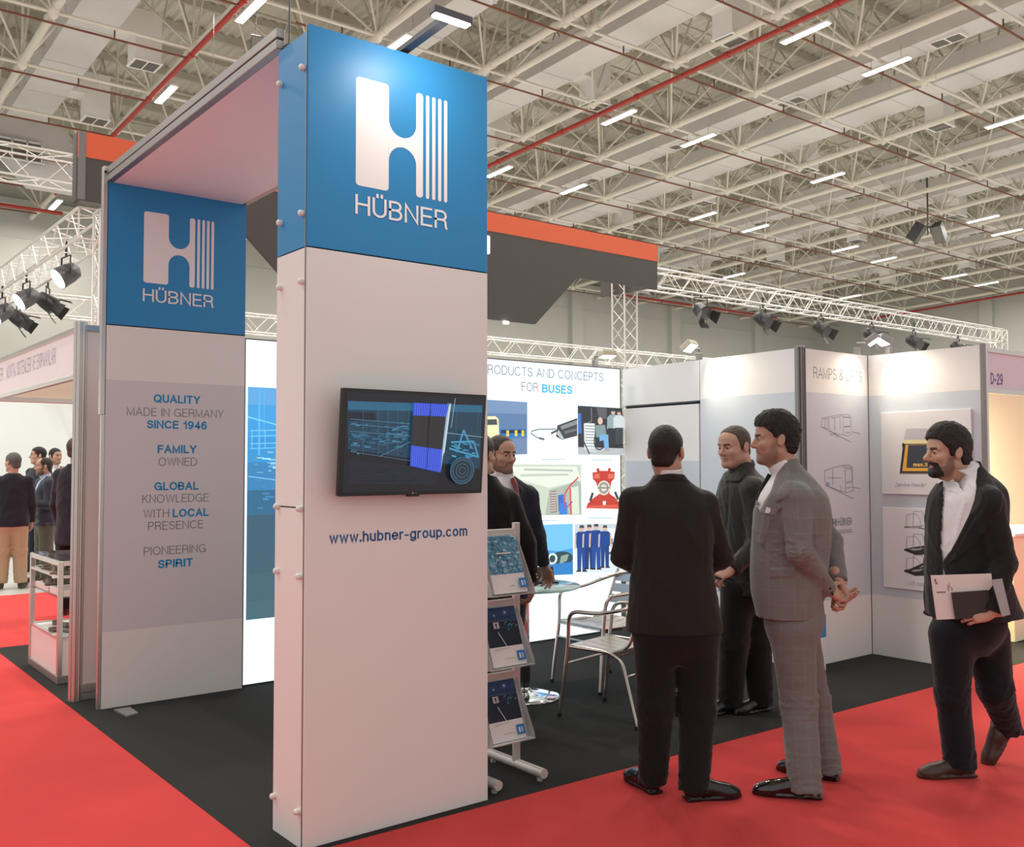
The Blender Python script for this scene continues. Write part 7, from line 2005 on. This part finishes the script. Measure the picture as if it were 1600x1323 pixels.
make_head(P, J(1147, 698), (-0.84, -0.54), FAIR, (0.075, 0.056, 0.042), hair_poly=[(0.082, 0.130), (0.066, 0.100), (0.040, 0.078), (0.030, 0.040), (0.026, 0.026), (0.020, -0.020), (0.004, -0.024), (0.0, 0.014), (-0.026, 0.022), (-0.034, -0.02), (-0.048, -0.062), (-0.13, -0.07), (-0.17, 0.0), (-0.14, 0.17), (0.05, 0.19)], thick=0.006, sc=1.06, tilt=8, wide=1.06, jaw=1.1, neck=J(1166, 745, 0.02), neck_r=0.064, stub=0.12, bcol=(0.06, 0.04, 0.03))
make_hand(P, J(1143, 889, -0.32), (-0.86, -0.2, -0.42), (0.1, 0.5, -0.8), -1, (30, 38, 42, 46), skin=FAIR, h=0.003)
body_done(P, std_trunk(P, hp[2] - 0.05, J(1160, 735), (hp[0], 0.0)), FAIR)
pc = J(1117, 899, -0.33); wpos = P.O + np.array([LXY[0] * pc[0] + LYY[0] * pc[1], LXY[1] * pc[0] + LYY[1] * pc[1], pc[2]])
mb = MB(); mb.box((-0.012, -0.036, -0.006), (0.012 + 0.09, 0.036, 0.005), bev=0.003); ph = mb.build('phone', mat('phone_black', (0.01, 0.01, 0.011), rough=0.15, noise=0.1)); ph.location = tuple(wpos); ph.rotation_euler = (0.2, 0.35, LROT + 0.1); tag(ph, 'black phone held low in the hand of the man in the dark jacket', 'phone')

# ---- walking man with papers
P = new_person('bearded man in black jacket and open white shirt walking left with papers', 1512, 5.0)
fw = (-0.90, -0.436); J = P.J
secs = px_secs(P, [(962, 1456, 1592), (930, 1453, 1580), (895, 1453, 1566), (850, 1454, 1562), (805, 1457, 1563), (778, 1461, 1564), (760, 1470, 1558), (745, 1482, 1545), (732, 1492, 1532), (720, 1497, 1526)], fw, [('a', .215), ('a', .205), ('a', .195), ('a', .195), ('a', .205), ('a', .205), ('a', .18), ('a', .12), ('a', .08), ('a', .066)])
armN = ([J(1543, 788, -0.185), J(1567, 880, -0.20), J(1547, 955, -0.27)], [0.077, 0.066, 0.052]); armF = ([J(1482, 785, 0.19), J(1462, 880, 0.22), J(1458, 960, 0.12)], [0.070, 0.060, 0.048])
F = grow_coat(secs, fw, [armN, armF], secs[0][0], 0.004)
near = F.half((0, 0.0, 0), (0, -1, 0)); front = F.side((J(1505, 800)[0], 0, 0), (-0.80, -0.60, 0))
F.folds(0.0045, 32, 21, (1, 1, 0.6)); e_ = J(1567, 885, -0.2); F.folds(0.006, 55, 22, (1, 1, 1.8), lambda X, Y, Z: np.exp(-(((X - e_[0]) / 0.11) ** 2 + ((Z - e_[2]) / 0.10) ** 2)) * (Y < 0))
vopen = [P.pt(1525, 724), P.pt(1516, 733), P.pt(1506, 752), P.pt(1493, 795), P.pt(1478, 835), P.pt(1464, 872), P.pt(1463, 885), P.pt(1470, 935), P.pt(1466, 960), P.pt(1458, 960), P.pt(1462, 900), P.pt(1461, 850), P.pt(1464, 800), P.pt(1470, 765), P.pt(1478, 748), P.pt(1490, 730), P.pt(1500, 715)]
F.raise_poly([P.pt(1530, 732), P.pt(1518, 745), P.pt(1507, 765), P.pt(1497, 800), P.pt(1480, 842), P.pt(1466, 876), P.pt(1476, 868), P.pt(1500, 838), P.pt(1512, 812), P.pt(1506, 806), P.pt(1522, 796), P.pt(1532, 762)], (0, 2), 0.007, 0.004, near)
F.carve_poly(vopen, (0, 2), front)
mesh_obj('jacket', [F.mesh(4)], C_black2, P.root)
F = Field(J(1500, 850) - np.array([0.26, 0.26, 0.42]), J(1500, 850) + np.array([0.26, 0.26, 0.46]), 0.0055)
ss = [(z, x, y, max(0.03, a - 0.010), max(0.03, b - 0.010)) for z, x, y, a, b in secs]; F.loft(ss, fw, 0); F.folds(0.004, 50, 23, (1, 1, 0.5)); F.cut_z(J(0, 958)[2])
collar(F, J(1508, 733, 0.0), 0.064, 0.072, 0.046, 0.004, fw, -20, 0.003)
F.raise_poly([P.pt(1489, 734), P.pt(1493, 752), P.pt(1502, 766), P.pt(1508, 750), P.pt(1516, 735), P.pt(1505, 738)], (0, 2), 0.005, 0.003); F.raise_poly([P.pt(1477, 748), P.pt(1474, 765), P.pt(1482, 770), P.pt(1492, 745)], (0, 2), 0.005, 0.003)
F.carve_poly([P.pt(1482, 730), P.pt(1489, 768), P.pt(1500, 742)], (0, 2), F.side((J(1503, 745)[0], 0, 0), (-0.7, -0.7, 0)))
F.raise_poly([P.pt(1487, 770), P.pt(1491, 770), P.pt(1472, 860), P.pt(1468, 860)], (0, 2), 0.003, 0.002)
mesh_obj('shirt', [F.mesh(1)], M_shirt, P.root)
hp = J(1515, 975); gfr = ground(P, 1522, 1212)
dfr = np.array([-1.0, -0.08, 0]); dfr /= np.linalg.norm(dfr)
toe = ground(P, 1556, 1192)
dr_ = np.array([-0.95, 0.05, 0]); heel_r = toe - dr_ * 0.235 * (0.29 / 0.285)
grow_trousers(P, (hp[0] - 0.005, 0.0, hp[2], 0.185, 0.150, fw), [((J(1488, 992, -0.06), J(1488, 1085, -0.07), gfr + dfr * 0.07 + np.array([0, 0, 0.05])), (0.115, 0.082, 0.080)), ((J(1540, 992, 0.06), J(1556, 1078, 0.04), J(1579, 1145, 0.16)), (0.118, 0.086, 0.064))], C_jean, seed=25, folds=0.006)
make_shoe(P, gfr, dfr, M_brownshoe, 0.30); make_shoe(P, heel_r, dr_, M_brownshoe, 0.30, pitch=-58)
make_head(P, J(1480, 707), (-0.985, -0.12), TAN, (0.016, 0.011, 0.008), hair_poly=[(0.120, 0.094), (0.094, 0.080), (0.066, 0.066), (0.050, 0.040), (0.032, 0.022), (0.024, -0.014), (0.008, -0.018), (0.002, 0.014), (-0.020, 0.026), (-0.030, 0.0), (-0.042, -0.078), (-0.07, -0.115), (-0.15, -0.10), (-0.21, 0.0), (-0.18, 0.2), (0.05, 0.23), (0.16, 0.18)], thick=0.022, top=0.018, curl=0.005, beard=1.0, stub=0.6, jaw=0.95, bcol=(0.018, 0.012, 0.009), neck=J(1514, 745, 0.01), tilt=3, nose=1.2, neck_r=0.056, sc=1.02)
make_hand(P, J(1548, 957, -0.275), (-0.97, -0.05, -0.16), (-0.1, 0.9, -0.35), -1, ((18, 45, 35), (25, 50, 40), (32, 55, 40), (40, 55, 40)), thumb=(28, 30), skin=TAN)
body_done(P, std_trunk(P, hp[2] - 0.05, J(1512, 750), (hp[0], 0.0)), TAN)
def to_world(P, l): return P.O + np.array([LXY[0] * l[0] + LYY[0] * l[1], LXY[1] * l[0] + LYY[1] * l[1], l[2]])
M_wpaper = mat('white_cover_paper', (0.72, 0.66, 0.63), rough=0.5, noise=0.02); M_note = mat('dark_notebook_cover', (0.022, 0.019, 0.016), rough=0.5, noise=0.15)
def held(name, label, cat, corner_px, dy, t, material, art=None):
    """flat stack held upright: four corners seen in the picture, thickness t away from the viewer"""
    c = [P.J(px, py, dy) for px, py in corner_px]
    o = to_world(P, sum(c) / 4); mb = MB()
    W = [to_world(P, q) - o for q in c]; n = np.array([LYY[0], LYY[1], 0]) * t
    mb.prism(W, n); ob = mb.build(name, material); ob.location = tuple(o); tag(ob, label, cat)
    return ob, W, n
ob, W, n = held('folder', 'white printed folder held at the hip by the walking man', 'folder', ((1455, 899), (1549, 896), (1556, 964), (1464, 968)), -0.275, 0.008, M_wpaper)
def on_folder(u, v): return W[0] + (W[1] - W[0]) * u + (W[3] - W[0]) * v - n * 0.12
mb = MB()
for (u0, v0, u1, v1, c_) in ((0.04, 0.08, 0.07, 0.14, (0.16, 0.13, 0.12)), (0.05, 0.15, 0.09, 0.20, (0.25, 0.2, 0.18)), (0.24, 0.22, 0.27, 0.36, (0.42, 0.33, 0.26)), (0.28, 0.17, 0.295, 0.30, (0.5, 0.40, 0.32)), (0.30, 0.28, 0.325, 0.36, (0.4, 0.34, 0.30)), (0.055, 0.365, 0.085, 0.40, (0.15, 0.13, 0.12)), (0.095, 0.365, 0.125, 0.40, (0.15, 0.13, 0.12)), (0.135, 0.365, 0.165, 0.40, (0.15, 0.13, 0.12)), (0.175, 0.365, 0.20, 0.40, (0.15, 0.13, 0.12))):
    mb.add([on_folder(u0, v0), on_folder(u1, v0), on_folder(u1, v1), on_folder(u0, v1)], [(0, 1, 2, 3)], False, c_)
mb.build('print', M_print, ob)
held('notebook', 'dark notebook held in front of the white folder by the walking man', 'notebook', ((1488, 926), (1545, 922), (1551, 963), (1494, 967)), -0.292, 0.012, M_note)
held('magazine', 'pale magazine edge sticking out behind the wrist of the walking man', 'magazine', ((1550, 906), (1566, 904), (1579, 960), (1566, 963)), -0.335, 0.008, mat('pale_glossy_paper', (0.36, 0.37, 0.37), rough=0.3, noise=0.15, scale=15))

# ---- man with a shaved head facing right, at the glass table
P = new_person('man with shaved head, navy suit and red tie, facing the camera behind the rack', 788, 6.2)
fw = (0.42, -0.907); J = P.J
secs = px_secs(P, [(915, 745, 840), (880, 748, 838), (840, 750, 836), (800, 745, 836), (772, 744, 834), (758, 752, 824), (748, 765, 810), (741, 773, 800), (733, 776, 796)], fw, [('b', .135), ('b', .13), ('b', .125), ('b', .13), ('b', .12), ('b', .10), ('b', .085), ('b', .072), ('b', .065)])
armN = ([J(824, 776, 0.03), J(838, 836, 0.0), J(848, 879, 0.12)], [0.068, 0.058, 0.047]); armF = ([J(758, 776, -0.06), J(748, 840, -0.1), J(765, 880, -0.25)], [0.066, 0.056, 0.046])
F = grow_coat(secs, fw, [armN, armF], secs[0][0], 0.006); F.folds(0.005, 34, 31, (1, 1, 0.6))
front = F.half((J(786, 0)[0], 0, 0), (0.42, -0.907, 0)); frs = F.side((J(786, 0)[0], 0, 0), (0.42, -0.907, 0))
F.raise_poly([P.pt(800, 742), P.pt(806, 756), P.pt(803, 775), P.pt(796, 815), P.pt(794, 840), P.pt(812, 790), P.pt(816, 765)], (0, 2), 0.008, 0.004, front); F.raise_poly([P.pt(768, 744), P.pt(766, 770), P.pt(780, 820), P.pt(792, 840), P.pt(782, 800), P.pt(776, 765)], (0, 2), 0.008, 0.004, front)
F.carve_poly([P.pt(772, 738), P.pt(776, 765), P.pt(784, 805), P.pt(793, 838), P.pt(797, 810), P.pt(803, 772), P.pt(803, 742), P.pt(796, 730), P.pt(776, 730)], (0, 2), frs)
mesh_obj('suit_jacket', [F.mesh(1)], C_navy, P.root)
F = Field(J(788, 790) - np.array([0.24, 0.24, 0.3]), J(788, 790) + np.array([0.24, 0.24, 0.32]), 0.006); F.loft([(z, x, y, max(0.03, a - 0.012), max(0.03, b - 0.012)) for z, x, y, a, b in secs], fw, 0); F.cut_z(J(0, 850)[2]); collar(F, J(786, 740, 0.0), 0.062, 0.068, 0.045, 0.004, fw, -16, 0.004); mesh_obj('shirt', [F.mesh(1)], M_shirt, P.root)
Ft = np.array([0.42, -0.907, 0]); tk = J(793, 747) + Ft * 0.075
MB().tube([tk, tk + np.array([0.005, 0, -0.02]) + Ft * 0.008, tk + np.array([0.01, 0, -0.06]) + Ft * 0.035, tk + np.array([0.012, 0, -0.25]) + Ft * 0.055], [0.013, 0.017, 0.014, 0.03], 10).build('tie', mat('red_tie_silk', (0.22, 0.02, 0.03), rough=0.4, noise=0.1), P.root)
hp = J(785, 915); g1, g2 = ground(P, 766, 1111), ground(P, 794, 1109); d1 = np.array([0.42, -0.907, 0])
grow_trousers(P, (hp[0], 0.0, hp[2], 0.175, 0.125, fw), [((J(768, 925), J(767, 1010), g1 + np.array([0, 0, 0.05])), (0.10, 0.08, 0.07)), ((J(800, 925), J(796, 1010), g2 + np.array([0, 0, 0.05])), (0.10, 0.08, 0.07))], C_navy, seed=33, h=0.01)
make_shoe(P, g1 - d1 * 0.05, d1, M_shoe, 0.29, h=0.007); make_shoe(P, g2 - d1 * 0.05, d1, M_shoe, 0.29, h=0.007)
make_head(P, J(783, 710), (0.66, -0.75), (0.47, 0.285, 0.205), (0.055, 0.040, 0.032), hair_poly=[(0.090, 0.085), (0.074, 0.072), (0.056, 0.062), (0.046, 0.030), (0.026, 0.026), (0.020, -0.020), (0.004, -0.022), (0.0, 0.014), (-0.026, 0.022), (-0.034, -0.02), (-0.048, -0.060), (-0.13, -0.07), (-0.17, 0.0), (-0.14, 0.17), (0.05, 0.19), (0.12, 0.14)], thick=0.0035, neck=J(786, 750, 0.0), stub=0.6, bcol=(0.035, 0.025, 0.02), tilt=6)
make_hand(P, J(849, 880, 0.125), (0.25, 0.35, -0.75), (-0.2, -0.2, -0.55), -1, (24, 30, 34, 38), skin=(0.47, 0.285, 0.205), h=0.003)
body_done(P, std_trunk(P, hp[2] - 0.05, J(786, 760), (hp[0], 0.0)), (0.47, 0.285, 0.205))
q = on_z(848, 909, 0.757); mb = MB(); mb.box((-0.115, -0.085, 0.0), (0.115, 0.085, 0.012), bev=0.004)
tbl = mb.build('tablet', mat('black_tablet_case', (0.02, 0.02, 0.02), rough=0.4, noise=0.15)); q = np.array([tb[0] + (q[0] - tb[0]) * 0.85, tb[1] + (q[1] - tb[1]) * 0.85, 0])
mb = MB(); mb.prism([(-0.115, 0.02, 0.012), (-0.115, 0.07, 0.10), (-0.115, 0.076, 0.097), (-0.115, 0.028, 0.012)], (0.23, 0, 0)); mb.build('cover_flap', MATS['black_tablet_case'], tbl)
tbl.location = (q[0], q[1], 0.7572); tbl.rotation_euler = (0, 0, LROT + 0.25); tag(tbl, 'black tablet in a folding case standing on the glass table', 'tablet')

# ---- man in black seen from behind, mostly hidden by the near tower
P = new_person('man in black, back to camera, mostly hidden behind the near tower', 757, 5.5)
fw = (0.3, 0.954); J = P.J
secs = px_secs(P, [(945, 706, 808), (900, 708, 806), (850, 711, 803), (800, 708, 806), (778, 712, 803), (762, 726, 790), (750, 737, 778), (740, 742, 773)], fw, [('b', .14), ('b', .135), ('b', .125), ('b', .13), ('b', .115), ('b', .095), ('b', .08), ('b', .07)])
armR = ([J(795, 785, 0.0), J(822, 850, 0.02), J(829, 906, 0.10)], [0.068, 0.060, 0.047]); armL = ([J(720, 785, 0.0), J(700, 850, 0.05), J(708, 906, 0.2)], [0.066, 0.057, 0.046])
F = grow_coat(secs, fw, [armR, armL], secs[0][0], 0.008); F.folds(0.005, 32, 41, (1, 1, 0.6)); mesh_obj('suit_jacket', [F.mesh(1)], C_trb, P.root)
for px, py in ((838, 892), (839, 897), (840, 902)): MB().lathe([(0.006, 0), (0.006, 0.003), (0.001, 0.004)], 10, J(px - 1, py, 0.05), axis=(0.8, -0.6, 0)).build('sleeve_button', M_brass, P.root)
F = Field(J(757, 742) - 0.12, J(757, 742) + 0.12, 0.005); collar(F, J(757, 743, 0.0), 0.062, 0.067, 0.04, 0.004, fw, 14); mesh_obj('shirt_collar', [F.mesh(1)], M_shirt, P.root)
hp = J(757, 945); g1, g2 = ground(P, 737, 1158), ground(P, 780, 1160); d1 = np.array([0.3, 0.95, 0])
grow_trousers(P, (hp[0], 0.0, hp[2], 0.18, 0.13, fw), [((J(738, 955), J(737, 1050), g1 + np.array([0, 0.04, 0.05])), (0.10, 0.08, 0.07)), ((J(778, 955), J(780, 1050), g2 + np.array([0, 0.04, 0.05])), (0.10, 0.08, 0.07))], C_trb, seed=43, h=0.01)
make_shoe(P, g1, d1, M_shoe, h=0.007); make_shoe(P, g2, d1, M_shoe, h=0.007)
make_head(P, J(749, 712), (0.5, 0.86), OLIVE, (0.014, 0.011, 0.009), neck=J(757, 772, 0.0))
make_hand(P, J(829, 907, 0.10), (0.1, 0.3, -0.95), (-0.9, 0.1, 0.1), 1, (25, 30, 34, 38), skin=OLIVE, h=0.003); make_hand(P, J(708, 907, 0.2), (0.3, 0.8, -0.3), (0.9, 0.0, 0.1), -1, (25, 30, 34, 38), skin=OLIVE, h=0.003)
body_done(P, std_trunk(P, hp[2] - 0.05, J(757, 770), (hp[0], 0.0)), OLIVE)


# ---- the group beyond the display case
def far_man(label, px, dep, top, fw, face, coat, trs, hair, x_off=0, hem=0.80, shirt=None, H=1.75, arm_l=None, arm_r=None, shoe=None, skin=FAIR, seed=50, **hk):
    P = new_person(label, px, dep, group='group of men at far left'); J = P.J
    zt = P.J(px, top)[2]; k = zt / 1.77
    fw = np.array(fw, float); fw /= np.linalg.norm(fw); sd = np.array([fw[1], -fw[0]])
    secs = [(z, x, y, a, b) for z, x, y, a, b in torso_secs((0, 0), 1.44 * k, hem * k, k, fwd=tuple(fw), hem=0.215, waist=0.195, chest=0.205)]
    def arm(s, spec):
        a = np.array([sd[0] * s * 0.185, sd[1] * s * 0.185, 1.40]) * k
        e = a + np.array([sd[0] * s * 0.05, sd[1] * s * 0.05, -0.30]) * k
        w = e + np.array([fw[0] * 0.08, fw[1] * 0.08, -0.24]) * k
        if spec == 'bent': w = e + np.array([fw[0] * 0.22 - sd[0] * s * 0.10, fw[1] * 0.22 - sd[1] * s * 0.10, 0.02]) * k
        if spec == 'face': w = e + np.array([fw[0] * 0.16 - sd[0] * s * 0.08, fw[1] * 0.16 - sd[1] * s * 0.08, 0.26]) * k
        return [a, e, w]
    L, R_ = arm(-1, arm_l), arm(1, arm_r)
    F = grow_coat(secs, tuple(fw), [(L, [0.068, 0.058, 0.045]), (R_, [0.068, 0.058, 0.045])], hem * k, 0.012); F.folds(0.006, 30, seed, (1, 1, 0.6))
    f3 = np.array([fw[0], fw[1], 0])
    if shirt is not None:
        x, y, z = F.grid((slice(None),) * 3); dx = x * sd[0] + y * sd[1]; w = np.clip((z - 1.12 * k) / (0.36 * k), 0, 1) * 0.075
        m = (np.abs(dx) < w) & ((x * fw[0] + y * fw[1]) > 0.02) & (z > 1.12 * k); F.D = np.where(m, np.maximum(F.D, w - np.abs(dx)), F.D)
        S = Field((-0.25, -0.25, 1.05 * k), (0.25, 0.25, 1.60 * k), 0.012); S.loft([(a0, b0, c0, d0 - 0.015, e0 - 0.015) for a0, b0, c0, d0, e0 in secs], tuple(fw), 0); collar(S, (0, 0, 1.505 * k), 0.062, 0.068, 0.05, 0.006, tuple(fw), -14); mesh_obj('shirt', [S.mesh(1)], shirt, P.root)
    mesh_obj('jacket', [F.mesh(1)], coat, P.root)
    leg = lambda s: ((np.array([sd[0] * s * 0.09, sd[1] * s * 0.09, 0.82 * k]), np.array([sd[0] * s * 0.10, sd[1] * s * 0.10, 0.47 * k]), np.array([sd[0] * s * 0.11, sd[1] * s * 0.11, 0.07])), (0.105, 0.088, 0.078))
    grow_trousers(P, (0, 0, 0.86 * k, 0.18, 0.13, tuple(fw)), [leg(-1), leg(1)], trs, h=0.013, folds=0.008, seed=seed + 1)
    for s in (-1, 1): make_shoe(P, np.array([sd[0] * s * 0.11, sd[1] * s * 0.11, 0]) - f3 * 0.06, fw + sd * s * 0.2, shoe or M_brownshoe, 0.28, h=0.009)
    hc = np.array([fw[0] * 0.02, fw[1] * 0.02, zt - 0.128])
    make_head(P, hc, face, skin, hair, neck=np.array([0, 0, 1.45 * k]), h=0.005, **hk)
    for s, w in ((-1, L), (1, R_)):
        d = w[2] - w[1]; make_hand(P, w[2] + d / np.linalg.norm(d) * 0.005, d, tuple(-sd * s) + (0.0,), 1 if s > 0 else -1, (25, 30, 34, 38), skin=skin, h=0.005)
    body_done(P, std_trunk(P, 0.82 * k, np.array([0, 0, 1.47 * k]), (0, 0)), skin)
    return P


far_man('grey haired man in dark blazer and khaki trousers at the left picture edge', 17, 12.4, 707, (-0.45, 0.89), (-0.9, 0.42), C_blazer, C_khaki, (0.10, 0.095, 0.09), arm_l='bent', seed=51, stub=0.2)
far_man('bearded balding man in a slate jacket and pale blue shirt beside the khaki trousers', 68, 13.0, 714, (-0.75, -0.66), (-0.86, -0.5), C_slate, C_olive, (0.035, 0.028, 0.024), hair_poly=HAIR_BALD, thick=0.004, shirt=cloth('pale_blue_shirt', (0.42, 0.50, 0.68), sheen=0), arm_l='bent', arm_r='bent', seed=53, stub=0.7, bcol=(0.05, 0.035, 0.028))
far_man('dark haired man in a navy suit whose head shows behind the bearded man', 58, 14.2, 698, (-0.5, -0.85), (-0.8, -0.6), C_navy, C_navy, (0.016, 0.013, 0.011), seed=55)
far_man('dark haired man in a navy suit touching his chin in the far group', 83, 15.3, 700, (0.6, -0.8), (0.88, -0.45), C_navy, C_blue, (0.016, 0.013, 0.011), shirt=M_shirt, arm_l='face', seed=57, stub=0.3)
far_man('person in a long charcoal coat seen from behind, partly covered by the stand post', 117, 10.2, 684, (0.2, 0.98), (0.5, 0.86), C_blazer, C_trb, (0.075, 0.06, 0.048), hem=0.70, seed=59, thick=0.016, hair_poly=[(0.105, 0.092), (0.080, 0.070), (0.058, 0.062), (0.046, 0.030), (0.030, -0.05), (-0.02, -0.085), (-0.05, -0.115), (-0.15, -0.115), (-0.19, 0.0), (-0.16, 0.18), (0.05, 0.2), (0.13, 0.14)])
